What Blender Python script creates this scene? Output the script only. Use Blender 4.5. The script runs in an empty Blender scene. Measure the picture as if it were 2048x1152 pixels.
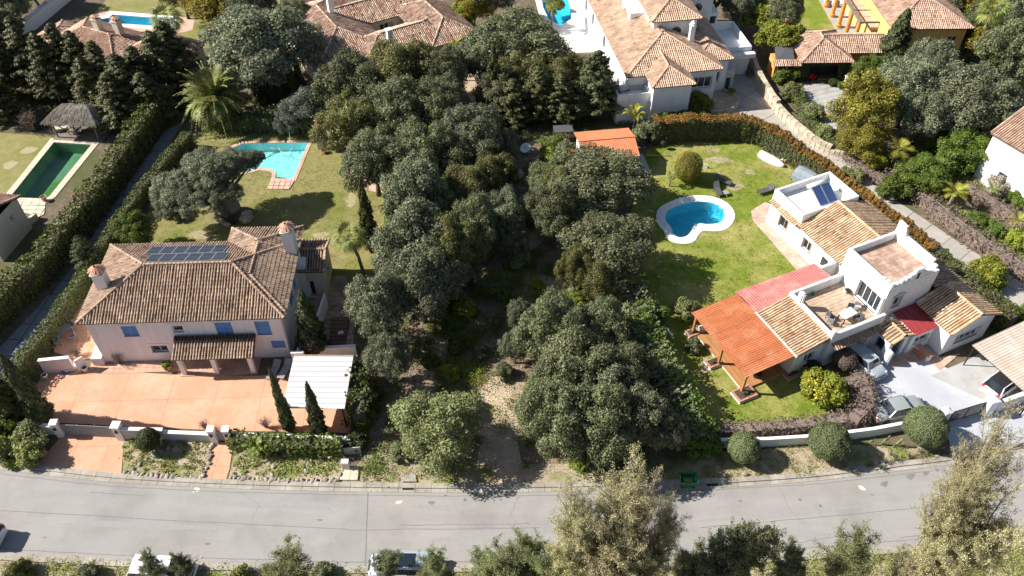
import bpy, bmesh, math, random
import numpy as np
from mathutils import Vector, Matrix
random.seed(7)
sc = bpy.context.scene
COL = sc.collection
R = math.radians

# ------------------------------------------------------------------ camera
CAM_H, PITCH, FPX = 56.0, R(45.5), 1650.0
cd = bpy.data.cameras.new('drone_camera'); cam = bpy.data.objects.new('drone_camera', cd)
COL.objects.link(cam); sc.camera = cam
cam.location = (0, 0, CAM_H); cam.rotation_euler = (R(90) - PITCH, 0, 0)
cd.sensor_width = 36; cd.lens = 36 * FPX / 2048; cd.clip_end = 3000; cd.clip_start = .5
# ------------------------------------------------------------------ sky, sun, exposure
SUN_EL, SUN_AZ = R(38), R(176)          # azimuth measured from +X towards +Y
w = bpy.data.worlds.new('World'); sc.world = w; w.use_nodes = True
nt = w.node_tree; bg = nt.nodes['Background']; sky = nt.nodes.new('ShaderNodeTexSky')
sky.sky_type = 'NISHITA'; sky.sun_disc = False; sky.sun_elevation = SUN_EL; sky.sun_rotation = R(90) - SUN_AZ + 2 * math.pi
sky.air_density = 1.0; sky.dust_density = 1.0; sky.ozone_density = 1.0
nt.links.new(sky.outputs[0], bg.inputs[0]); bg.inputs[1].default_value = 0.06
sl = bpy.data.lights.new('sun', 'SUN'); so = bpy.data.objects.new('sun', sl); COL.objects.link(so)
sl.energy = 5.0; sl.angle = R(0.5); sl.color = (1.0, 0.955, 0.885)
sv = Vector((math.cos(SUN_EL) * math.cos(SUN_AZ), math.cos(SUN_EL) * math.sin(SUN_AZ), math.sin(SUN_EL)))
so.rotation_euler = sv.to_track_quat('Z', 'Y').to_euler(); so.location = (-60, 0, 80)
sc.view_settings.view_transform = 'Standard'; sc.view_settings.look = 'None'
sc.view_settings.exposure = 0.88; sc.view_settings.gamma = 1; sc.view_settings.use_curve_mapping = False
sc.render.engine = 'CYCLES'
sc.cycles.max_bounces = 7; sc.cycles.diffuse_bounces = 3; sc.cycles.glossy_bounces = 2
sc.cycles.transmission_bounces = 4; sc.cycles.transparent_max_bounces = 8
sc.cycles.sample_clamp_indirect = 4.0
try: sc.cycles.use_denoising = True
except Exception: pass

SINP, COSP = math.sin(PITCH), math.cos(PITCH)
def at(px, py, h=0.0):
    """place in the world (metres, at height h) of a survey point read off the aerial photo"""
    x = (px - 1024) / FPX; y = (py - 576) / FPX
    t = (CAM_H - h) / (SINP + y * COSP)
    return Vector((x * t, (COSP - y * SINP) * t, h))
def ats(l, h=0.0): return [at(a, b, h) for a, b in l]
def ppm(px, py, h=0.0):
    p = at(px, py, h); return FPX / (p.y * COSP + (CAM_H - h) * SINP)
def smooth(pts, n=5, closed=True):
    P = [Vector(p) for p in pts]; N = len(P); out = []
    rng = range(N) if closed else range(N - 1)
    for i in rng:
        if closed: a, b, c, d = P[i - 1], P[i], P[(i + 1) % N], P[(i + 2) % N]
        else: a, b, c, d = P[max(i - 1, 0)], P[i], P[i + 1], P[min(i + 2, N - 1)]
        for k in range(n):
            t = k / n
            out.append(.5 * ((2 * b) + (c - a) * t + (2 * a - 5 * b + 4 * c - d) * t * t + (3 * b - a - 3 * c + d) * t ** 3))
    if not closed: out.append(P[-1])
    return out

# ------------------------------------------------------------------ materials
M = {}
def N_(nt, t, **kw):
    n = nt.nodes.new(t)
    for k, v in kw.items(): setattr(n, k, v)
    return n
def mat(name, c1, c2=None, scale=3.0, c3=None, scale3=.25, rough=.85, bump=0.0, bscale=None, metal=0.0,
        objvar=0.0, coat=0.0, world=False, stretch=None, detail=6.0, f3=(.45, .65), f2=(.35, .65), spec=.3, speck=0.0, sscale=22.0, streak=0.0):
    m = bpy.data.materials.new(name); m.use_nodes = True; nt = m.node_tree; L = nt.links
    b = nt.nodes['Principled BSDF']
    b.inputs['Roughness'].default_value = rough; b.inputs['Metallic'].default_value = metal
    b.inputs['Specular IOR Level'].default_value = spec
    if coat: b.inputs['Coat Weight'].default_value = coat; b.inputs['Coat Roughness'].default_value = .08
    if world: vec = N_(nt, 'ShaderNodeNewGeometry').outputs['Position']
    else: vec = N_(nt, 'ShaderNodeTexCoord').outputs['Object']
    if stretch:
        mp = N_(nt, 'ShaderNodeMapping'); mp.inputs['Scale'].default_value = stretch
        L.new(vec, mp.inputs['Vector']); vec2 = mp.outputs[0]
    else: vec2 = vec
    col = None
    def noise(s, v=vec2):
        n = N_(nt, 'ShaderNodeTexNoise'); n.inputs['Scale'].default_value = s; n.inputs['Detail'].default_value = detail
        n.inputs['Roughness'].default_value = .65
        L.new(v, n.inputs['Vector']); return n
    def mixc(a, bb, f, lo, hi):
        r = N_(nt, 'ShaderNodeMapRange'); r.inputs['From Min'].default_value = lo; r.inputs['From Max'].default_value = hi
        L.new(f, r.inputs['Value'])
        x = N_(nt, 'ShaderNodeMix', data_type='RGBA'); L.new(r.outputs[0], x.inputs['Factor'])
        for s, v in ((x.inputs['A'], a), (x.inputs['B'], bb)):
            if isinstance(v, tuple): s.default_value = (*v, 1)
            else: L.new(v, s)
        return x.outputs['Result']
    cur = c1
    if c2: cur = mixc(cur, c2, noise(scale).outputs['Fac'], *f2)
    if c3: cur = mixc(cur, c3, noise(scale3, vec).outputs['Fac'], *f3)
    if objvar:
        oi = N_(nt, 'ShaderNodeObjectInfo')
        r = N_(nt, 'ShaderNodeMapRange'); r.inputs['To Min'].default_value = 1 - objvar; r.inputs['To Max'].default_value = 1 + objvar
        L.new(oi.outputs['Random'], r.inputs['Value'])
        h = N_(nt, 'ShaderNodeHueSaturation')
        if isinstance(cur, tuple): h.inputs['Color'].default_value = (*cur, 1)
        else: L.new(cur, h.inputs['Color'])
        L.new(r.outputs[0], h.inputs['Value']); cur = h.outputs[0]
    for amt, sc_s, st in ((speck, sscale, None), (streak, 1.0, (2.6, 2.6, .22))):
        if not amt: continue
        v_ = vec
        if st: mp2 = N_(nt, 'ShaderNodeMapping'); mp2.inputs['Scale'].default_value = st; L.new(vec, mp2.inputs['Vector']); v_ = mp2.outputs[0]
        ns = noise(sc_s, v_); mr_ = N_(nt, 'ShaderNodeMapRange'); mr_.inputs['From Min'].default_value = .32; mr_.inputs['From Max'].default_value = .68
        mr_.inputs['To Min'].default_value = 1 - amt; mr_.inputs['To Max'].default_value = 1 + (amt if not st else amt * .15); L.new(ns.outputs['Fac'], mr_.inputs['Value'])
        hs = N_(nt, 'ShaderNodeHueSaturation'); L.new(mr_.outputs[0], hs.inputs['Value'])
        if isinstance(cur, tuple): hs.inputs['Color'].default_value = (*cur, 1)
        else: L.new(cur, hs.inputs['Color'])
        cur = hs.outputs[0]
    if isinstance(cur, tuple): b.inputs['Base Color'].default_value = (*cur, 1)
    else: L.new(cur, b.inputs['Base Color'])
    if bump:
        n = noise(bscale or scale * 3); bp = N_(nt, 'ShaderNodeBump'); bp.inputs['Strength'].default_value = 1
        bp.inputs['Distance'].default_value = bump
        L.new(n.outputs['Fac'], bp.inputs['Height']); L.new(bp.outputs[0], b.inputs['Normal'])
    M[name] = m; return m
def leafmat(name, dark, light, accent=None, acc=.12, trans=.22, rough=.55, hue=.012, val=.18):
    m = bpy.data.materials.new(name); m.use_nodes = True; nt = m.node_tree; L = nt.links
    b = nt.nodes['Principled BSDF']; out = nt.nodes['Material Output']
    b.inputs['Roughness'].default_value = rough; b.inputs['Specular IOR Level'].default_value = .35
    a = N_(nt, 'ShaderNodeAttribute', attribute_name='rnd')
    cr = N_(nt, 'ShaderNodeValToRGB'); e = cr.color_ramp.elements
    e[0].position = 0; e[0].color = (*dark, 1); e[1].position = .85; e[1].color = (*light, 1)
    if accent:
        x = e.new(1 - acc * .6); x.color = (*light, 1); e[-1].position = 1.0
        y = e.new(.995); y.color = (*accent, 1); e[len(e) - 1].color = (*accent, 1)
    L.new(a.outputs['Fac'], cr.inputs[0])
    g = N_(nt, 'ShaderNodeNewGeometry'); no = N_(nt, 'ShaderNodeTexNoise'); no.inputs['Scale'].default_value = .55; no.inputs['Detail'].default_value = 3
    L.new(g.outputs['Position'], no.inputs['Vector'])
    mr = N_(nt, 'ShaderNodeMapRange'); mr.inputs['From Min'].default_value = .3; mr.inputs['From Max'].default_value = .7
    mr.inputs['To Min'].default_value = 1 - val; mr.inputs['To Max'].default_value = 1 + val; L.new(no.outputs['Fac'], mr.inputs['Value'])
    oi = N_(nt, 'ShaderNodeObjectInfo')
    hr = N_(nt, 'ShaderNodeMapRange'); hr.inputs['To Min'].default_value = .5 - hue; hr.inputs['To Max'].default_value = .5 + hue
    L.new(oi.outputs['Random'], hr.inputs['Value'])
    h = N_(nt, 'ShaderNodeHueSaturation'); ov = N_(nt, 'ShaderNodeMapRange'); ov.inputs['To Min'].default_value = .8; ov.inputs['To Max'].default_value = 1.22; L.new(oi.outputs['Random'], ov.inputs['Value'])
    mv = N_(nt, 'ShaderNodeMath', operation='MULTIPLY'); L.new(mr.outputs[0], mv.inputs[0]); L.new(ov.outputs[0], mv.inputs[1])
    L.new(cr.outputs[0], h.inputs['Color']); L.new(mv.outputs[0], h.inputs['Value']); L.new(hr.outputs[0], h.inputs['Hue'])
    L.new(h.outputs[0], b.inputs['Base Color'])
    t = N_(nt, 'ShaderNodeBsdfTranslucent'); L.new(h.outputs[0], t.inputs['Color'])
    mx = N_(nt, 'ShaderNodeMixShader'); mx.inputs[0].default_value = trans
    L.new(b.outputs[0], mx.inputs[1]); L.new(t.outputs[0], mx.inputs[2]); L.new(mx.outputs[0], out.inputs[0])
    M[name] = m; return m
def tilemat(name, cols, rough=.9):
    m = bpy.data.materials.new(name); m.use_nodes = True; nt = m.node_tree; L = nt.links
    b = nt.nodes['Principled BSDF']; b.inputs['Roughness'].default_value = rough; b.inputs['Specular IOR Level'].default_value = .2
    a = N_(nt, 'ShaderNodeAttribute', attribute_name='rnd'); cr = N_(nt, 'ShaderNodeValToRGB'); cr.color_ramp.interpolation = 'LINEAR'
    e = cr.color_ramp.elements; e[0].color = (*cols[0], 1); e[1].color = (*cols[-1], 1)
    for i, c in enumerate(cols[1:-1]): x = e.new((i + 1) / (len(cols) - 1)); x.color = (*c, 1)
    L.new(a.outputs['Fac'], cr.inputs[0])
    g = N_(nt, 'ShaderNodeNewGeometry'); no = N_(nt, 'ShaderNodeTexNoise'); no.inputs['Scale'].default_value = .9; no.inputs['Detail'].default_value = 8
    L.new(g.outputs['Position'], no.inputs['Vector'])
    mr = N_(nt, 'ShaderNodeMapRange'); mr.inputs['From Min'].default_value = .35; mr.inputs['From Max'].default_value = .65
    mr.inputs['To Min'].default_value = .78; mr.inputs['To Max'].default_value = 1.15; L.new(no.outputs['Fac'], mr.inputs['Value'])
    n2 = N_(nt, 'ShaderNodeTexNoise'); n2.inputs['Scale'].default_value = 14; n2.inputs['Detail'].default_value = 4; L.new(g.outputs['Position'], n2.inputs['Vector'])
    m2 = N_(nt, 'ShaderNodeMapRange'); m2.inputs['To Min'].default_value = .6; m2.inputs['To Max'].default_value = 1.4; L.new(n2.outputs['Fac'], m2.inputs['Value'])
    mu = N_(nt, 'ShaderNodeMath', operation='MULTIPLY'); L.new(mr.outputs[0], mu.inputs[0]); L.new(m2.outputs[0], mu.inputs[1])
    h = N_(nt, 'ShaderNodeHueSaturation'); L.new(cr.outputs[0], h.inputs['Color']); L.new(mu.outputs[0], h.inputs['Value'])
    L.new(h.outputs[0], b.inputs['Base Color']); M[name] = m; return m
def watermat(name, tint, rough=.02, ripple=.02, rscale=3.0):
    m = bpy.data.materials.new(name); m.use_nodes = True; nt = m.node_tree; L = nt.links
    nt.nodes.remove(nt.nodes['Principled BSDF']); out = nt.nodes['Material Output']
    t = N_(nt, 'ShaderNodeBsdfTransparent'); t.inputs[0].default_value = (*tint, 1)
    g = N_(nt, 'ShaderNodeBsdfGlossy'); g.inputs['Roughness'].default_value = rough
    no = N_(nt, 'ShaderNodeTexNoise'); no.inputs['Scale'].default_value = rscale; no.inputs['Detail'].default_value = 3
    tc = N_(nt, 'ShaderNodeTexCoord'); L.new(tc.outputs['Object'], no.inputs['Vector'])
    bp = N_(nt, 'ShaderNodeBump'); bp.inputs['Distance'].default_value = ripple; L.new(no.outputs['Fac'], bp.inputs['Height'])
    f = N_(nt, 'ShaderNodeFresnel'); f.inputs['IOR'].default_value = 1.33
    L.new(bp.outputs[0], g.inputs['Normal']); L.new(bp.outputs[0], f.inputs['Normal'])
    ge = N_(nt, 'ShaderNodeNewGeometry'); sb = N_(nt, 'ShaderNodeMath', operation='SUBTRACT'); sb.inputs[0].default_value = 1; L.new(ge.outputs['Backfacing'], sb.inputs[1])
    mu = N_(nt, 'ShaderNodeMath', operation='MULTIPLY'); L.new(f.outputs[0], mu.inputs[0]); L.new(sb.outputs[0], mu.inputs[1])
    mx = N_(nt, 'ShaderNodeMixShader'); L.new(mu.outputs[0], mx.inputs[0]); L.new(t.outputs[0], mx.inputs[1]); L.new(g.outputs[0], mx.inputs[2])
    L.new(mx.outputs[0], out.inputs[0]); M[name] = m; return m

mat('dirt', (.19, .145, .10), (.105, .08, .055), 1.6, c3=(.085, .095, .035), scale3=.13, rough=1, bump=.05, bscale=7, world=True, f3=(.5, .62))
mat('leaf_litter', (.36, .265, .18), (.15, .105, .07), 2.2, c3=(.17, .12, .08), scale3=.3, rough=1, bump=.05, bscale=9, world=True)
mat('sandy', (.56, .44, .31), (.46, .35, .24), 1.2, c3=(.29, .22, .15), scale3=.4, rough=1, bump=.04, bscale=6, world=True)
mat('verge_soil', (.44, .36, .25), (.31, .25, .17), 1.8, c3=(.19, .20, .06), scale3=.3, rough=1, bump=.04, bscale=7, world=True, f3=(.5, .6))
mat('lawn_green', (.185, .225, .022), (.125, .175, .016), 1.0, c3=(.34, .30, .10), scale3=.17, speck=.28, sscale=9, rough=.95, bump=.03, bscale=14, world=True, f3=(.44, .64))
mat('lawn_dry', (.275, .235, .10), (.20, .19, .06), 1.1, c3=(.165, .18, .035), scale3=.2, speck=.25, sscale=9, rough=.95, bump=.03, bscale=14, world=True, f3=(.50, .66))
mat('asphalt', (.325, .308, .290), (.288, .273, .256), .8, c3=(.24, .228, .215), scale3=.22, speck=.10, sscale=26, rough=.92, bump=.006, bscale=30, world=True, stretch=(.12, 1.0, 1), f3=(.47, .7), detail=9)
mat('asphalt_patch', (.33, .315, .30), (.285, .27, .26), 2.5, rough=.92, world=True)
mat('asphalt_stain', (.17, .155, .14), (.22, .20, .185), 4, rough=.95, world=True)
mat('kerb', (.36, .325, .27), (.27, .24, .20), 1.8, c3=(.40, .37, .32), scale3=.6, rough=.95, bump=.01, bscale=12, objvar=.10, world=True)
mat('salmon_paving', (.60, .325, .205), (.545, .285, .175), 1.1, c3=(.64, .375, .255), speck=.10, sscale=14, scale3=.35, rough=.9, bump=.006, bscale=9, objvar=.025, world=True)
mat('salmon_tiles', (.60, .37, .26), (.50, .29, .20), 2.5, rough=.85, objvar=.10, world=True)
mat('pink_paving', (.55, .38, .30), (.42, .26, .20), 1.4, c3=(.62, .46, .38), scale3=.7, rough=.9, objvar=.12, world=True)
mat('old_terracotta', (.42, .27, .20), (.30, .20, .155), 2.2, c3=(.52, .38, .29), scale3=.9, rough=.9, objvar=.16, world=True)
mat('terrace_tiles', (.50, .38, .28), (.40, .28, .20), 2.5, c3=(.34, .32, .18), scale3=.5, rough=.9, objvar=.13, world=True, f3=(.55, .7))
mat('grey_court', (.43, .44, .475), (.385, .395, .425), 1.0, speck=.07, sscale=12, c3=(.49, .50, .53), scale3=.25, rough=.9, bump=.003, objvar=.02, world=True)
mat('grey_court_worn', (.40, .385, .37), (.34, .325, .31), 1.4, c3=(.44, .44, .44), scale3=.3, rough=.9, world=True)
mat('drive_slab', (.40, .37, .33), (.34, .31, .275), 1.6, rough=.9, objvar=.06, world=True, bump=.004)
mat('grey_slab', (.22, .23, .25), (.17, .18, .19), 2.0, rough=.9, objvar=.1, world=True, bump=.006)
mat('court_stone', (.40, .385, .365), (.33, .32, .305), 2.0, rough=.9, objvar=.12, world=True, bump=.006)
mat('white_patio', (.78, .75, .71), (.74, .71, .67), 1.0, rough=.8, objvar=.02)
mat('white_wall', (.80, .80, .79), (.765, .765, .75), .9, streak=.12, c3=(.72, .71, .69), scale3=.35, rough=.9, bump=.006, bscale=8, f3=(.55, .75))
mat('pink_wall', (.84, .80, .81), (.81, .77, .78), .8, streak=.13, rough=.9, bump=.006, bscale=9)
mat('pink_trim', (.82, .755, .74), (.78, .71, .70), 2, rough=.85)
mat('cream_wall', (.62, .57, .47), (.57, .52, .43), .9, streak=.12, rough=.9)
mat('yellow_wall', (.72, .50, .19), (.66, .45, .16), .9, streak=.14, rough=.9)
mat('orange_wall', (.72, .33, .10), (.66, .29, .08), .9, rough=.9)
mat('grey_wall', (.52, .51, .48), (.44, .43, .40), .9, rough=.9, bump=.01)
mat('stone_wall', (.52, .44, .32), (.36, .30, .22), 2.4, c3=(.58, .50, .38), scale3=.7, rough=.95, bump=.04, bscale=5, objvar=.14)
mat('rock', (.36, .31, .25), (.24, .21, .17), 3, rough=.95, bump=.03, objvar=.2)
mat('blue_shutter', (.15, .31, .62), (.18, .35, .66), 3, rough=.6)
mat('glass_dark', (.03, .04, .05), rough=.08, spec=.6)
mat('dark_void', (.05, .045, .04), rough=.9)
mat('iron', (.04, .04, .042), rough=.5, metal=.6)
mat('grey_metal', (.32, .33, .34), (.26, .27, .28), 4, rough=.45, metal=.5)
mat('alu', (.70, .71, .72), rough=.35, metal=.8)
mat('white_sheet', (.60, .60, .60), (.555, .555, .55), 1.5, c3=(.45, .43, .40), scale3=3.2, rough=.55, stretch=(.25, 1, 1), f3=(.68, .74), objvar=.015)
mat('solar_cell', (.030, .040, .065), (.038, .050, .078), 9, rough=.3, spec=.3, coat=.12)
mat('collector_blue', (.018, .055, .18), (.025, .075, .23), 6, rough=.25, coat=.5)
mat('orange_sheet', (.48, .155, .058), (.39, .12, .05), 1.2, c3=(.52, .22, .11), scale3=.6, speck=.18, sscale=7, stretch=(.5, 2, 1), rough=.7, objvar=.05)
mat('orange_shed', (.64, .22, .11), (.55, .18, .08), 1.5, speck=.12, sscale=8, rough=.6, objvar=.04)
mat('red_sheet', (.46, .17, .15), (.38, .13, .115), 1.5, speck=.16, sscale=7, c3=(.58, .25, .21), scale3=.6, rough=.6, objvar=.05)
mat('red_panel', (.33, .05, .055), (.28, .04, .045), 2, rough=.45, objvar=.05)
mat('rusty_sheet', (.56, .51, .45), (.43, .355, .29), .9, c3=(.50, .37, .28), scale3=.45, rough=.85, stretch=(1, .3, 1), objvar=.06)
mat('wood', (.44, .22, .09), (.34, .16, .06), 5, rough=.7, stretch=(1, .15, 1), objvar=.1)
mat('old_wood', (.24, .20, .165), (.16, .13, .105), 4, rough=.9)
mat('thatch', (.19, .17, .145), (.11, .098, .082), 6, c3=(.24, .215, .185), scale3=1.5, rough=1, bump=.05, bscale=11, stretch=(1, 1, .4))
mat('bark', (.13, .10, .08), (.07, .055, .045), 5, rough=.95, bump=.03)
mat('pale_bark', (.34, .29, .24), (.20, .165, .135), 5, rough=.95, bump=.02)
mat('dead_twigs', (.25, .19, .16), (.18, .135, .115), 5, rough=.95)
mat('clay', (.56, .31, .21), (.46, .24, .15), 4, rough=.8)
mat('brick_red', (.48, .26, .18), (.40, .20, .14), 4, rough=.85, objvar=.12)
mat('white_plastic', (.78, .78, .77), rough=.4)
mat('dark_fabric', (.07, .07, .075), (.09, .09, .095), 6, rough=.8)
mat('grey_fabric', (.30, .30, .31), (.25, .25, .26), 6, rough=.85)
mat('blue_tarp', (.10, .17, .30), (.14, .22, .36), 5, rough=.6)
mat('tarp_grey', (.20, .23, .26), (.16, .19, .22), 3, rough=.6)
mat('green_plastic', (.035, .20, .10), (.025, .16, .075), 4, rough=.5)
mat('orange_plastic', (.75, .20, .04), rough=.45)
mat('rubber', (.02, .02, .02), rough=.85)
mat('rim', (.45, .46, .47), rough=.3, metal=.9)
mat('lamp_red', (.55, .015, .02), rough=.2, coat=.6)
mat('lamp_clear', (.65, .68, .70), rough=.1, coat=.6)
mat('plate_yellow', (.75, .65, .10), rough=.4)
mat('car_glass', (.015, .022, .03), rough=.04, spec=.8, coat=.5)
for n, c in (('paint_silver_blue', (.46, .51, .56)), ('paint_silver', (.42, .45, .43)), ('paint_white', (.78, .79, .80)), ('paint_pale_blue', (.50, .57, .63)), ('paint_black', (.025, .025, .028))):
    mat(n, c, rough=.32, metal=.35 if 'silver' in n or 'pale' in n else 0, coat=.7)
mat('pool_tile_blue', (.15, .56, .72), (.22, .66, .80), 1.6, c3=(.12, .48, .66), scale3=.5, rough=.5)
mat('pool_tile_aqua', (.40, .72, .76), (.46, .78, .80), 1.0, c3=(.46, .64, .42), scale3=.55, rough=.5, f3=(.58, .72))
mat('pool_tile_cyan', (.22, .62, .72), (.25, .66, .75), 1.0, rough=.5)
mat('pool_tile_algae', (.20, .32, .22), (.26, .40, .27), .9, c3=(.11, .24, .04), scale3=.22, rough=.8, world=True)
mat('coping_white', (.80, .79, .77), (.76, .75, .73), 2, rough=.8)
mat('coping_cream', (.62, .54, .43), (.55, .47, .36), 1.6, rough=.85, objvar=.08, world=True)
mat('coping_pink', (.62, .40, .31), (.54, .34, .26), 1.6, rough=.85, objvar=.1, world=True)
watermat('water_blue', (.40, .90, .95)); watermat('water_aqua', (.72, .95, .93)); watermat('water_cyan', (.35, .84, .94)); watermat('water_green', (.58, .74, .66), ripple=.008)
tilemat('tiles_brown', [(.19, .125, .085), (.27, .18, .125), (.33, .225, .158), (.38, .265, .19), (.41, .30, .22), (.31, .195, .14), (.50, .39, .30)])
tilemat('tiles_beige', [(.30, .20, .12), (.50, .36, .23), (.58, .42, .27), (.62, .48, .33), (.55, .36, .22), (.58, .30, .17), (.66, .54, .40)])
tilemat('tiles_tan', [(.34, .23, .155), (.50, .34, .235), (.56, .39, .275), (.60, .43, .31), (.50, .31, .21), (.62, .47, .35)])
tilemat('tiles_mottled', [(.12, .07, .05), (.40, .26, .18), (.56, .42, .31), (.34, .16, .11), (.62, .50, .38), (.30, .18, .13), (.55, .38, .28)])
tilemat('tiles_rose', [(.25, .15, .105), (.42, .265, .19), (.48, .32, .235), (.53, .37, .28), (.38, .215, .15), (.60, .46, .36)])
mat('under_brown', (.10, .068, .05), (.07, .048, .036), 5, rough=1)
mat('under_beige', (.20, .13, .08), (.14, .09, .055), 5, rough=1)
leafmat('oak_leaf_warm', (.066, .068, .02), (.27, .26, .09), val=.2, trans=.3)
leafmat('oak_leaf', (.062, .072, .030), (.245, .262, .13), val=.2, trans=.28)
leafmat('oak_leaf_grey', (.072, .082, .042), (.275, .295, .175), val=.2, trans=.28)
leafmat('pale_leaf', (.11, .125, .044), (.32, .345, .145), val=.15, trans=.3)
leafmat('bright_leaf', (.06, .095, .014), (.20, .265, .045), val=.2, trans=.35)
leafmat('creeper_leaf', (.06, .11, .014), (.20, .31, .045), val=.25, trans=.35)
leafmat('lime_leaf', (.13, .17, .018), (.36, .38, .05), val=.2, trans=.35)
leafmat('yellow_leaf', (.15, .13, .012), (.40, .34, .03), val=.2, trans=.35)
leafmat('gold_leaf', (.12, .115, .014), (.36, .32, .05), val=.25, trans=.3)
leafmat('conifer_leaf', (.034, .036, .010), (.115, .115, .034), val=.2, trans=.1)
leafmat('cypress_leaf', (.030, .042, .016), (.105, .12, .042), val=.18, trans=.1)
leafmat('hedge_leaf', (.050, .068, .014), (.15, .18, .034), val=.18, trans=.2)
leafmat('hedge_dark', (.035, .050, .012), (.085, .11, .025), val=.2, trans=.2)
leafmat('topiary_leaf', (.075, .10, .038), (.22, .265, .115), val=.12, trans=.2)
leafmat('red_leaf', (.13, .075, .014), (.42, .20, .04), (.16, .20, .035), acc=.5, val=.35, trans=.25, hue=0)
leafmat('euc_leaf', (.21, .19, .09), (.56, .51, .28), (.72, .62, .36), acc=.2, val=.15, trans=.3)
leafmat('olive_leaf', (.085, .10, .075), (.20, .22, .165), val=.12)
leafmat('palm_leaf', (.07, .09, .02), (.25, .265, .075), val=.12, trans=.2)
leafmat('palm_green', (.08, .11, .02), (.30, .33, .09), val=.12, trans=.25)
leafmat('palm_yellow', (.20, .21, .02), (.40, .38, .06), val=.12, trans=.3)
leafmat('twig_leaf', (.085, .060, .045), (.21, .155, .125), (.12, .13, .05), acc=.2, val=.15, trans=.1)
leafmat('weed_leaf', (.11, .12, .03), (.32, .33, .09), (.46, .40, .18), acc=.3, val=.2)
leafmat('fruit', (.62, .42, .02), (.72, .52, .04), val=.05, trans=.05, hue=0)
leafmat('bare_leaf', (.26, .22, .17), (.50, .45, .36), val=.1, trans=.2)

# ------------------------------------------------------------------ objects
def tag(o, label=None, cat=None, group=None, kind=None):
    if label: o['label'] = label
    if cat: o['category'] = cat
    if group: o['group'] = group
    if kind: o['kind'] = kind
    return o
def thing(name, label, cat, loc=(0, 0, 0), rz=0.0, group=None, sc_=1.0):
    o = bpy.data.objects.new(name, None); COL.objects.link(o)
    o.location = loc; o.rotation_euler = (0, 0, rz); o.empty_display_size = .3
    if sc_ != 1.0: o.scale = (sc_,) * 3
    return tag(o, label, cat, group)
def put(name, me, parent=None, loc=(0, 0, 0), rot=(0, 0, 0), scale=(1, 1, 1)):
    o = bpy.data.objects.new(name, me); COL.objects.link(o); o.parent = parent
    o.location = loc; o.rotation_euler = rot; o.scale = scale
    return o
def copy_tree(o, parent=None, label=None):
    c = o.copy(); COL.objects.link(c); c.parent = parent
    if label: c['label'] = label
    for ch in list(o.children): copy_tree(ch, c)
    return c
def npmesh(name, V, F, material, rnd=None, smooth_=False):
    V = np.asarray(V, np.float32); F = np.asarray(F, np.int32)
    me = bpy.data.meshes.new(name); k = F.shape[1]
    me.vertices.add(len(V)); me.vertices.foreach_set('co', V.ravel())
    me.loops.add(F.size); me.loops.foreach_set('vertex_index', F.ravel())
    me.polygons.add(len(F)); me.polygons.foreach_set('loop_start', np.arange(0, F.size, k, dtype=np.int32))
    me.polygons.foreach_set('loop_total', np.full(len(F), k, np.int32))
    if smooth_: me.polygons.foreach_set('use_smooth', np.ones(len(F), bool))
    if rnd is not None:
        a = me.attributes.new('rnd', 'FLOAT', 'FACE'); a.data.foreach_set('value', np.asarray(rnd, np.float32))
    me.materials.append(material if not isinstance(material, str) else M[material]); me.update(); return me
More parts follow.
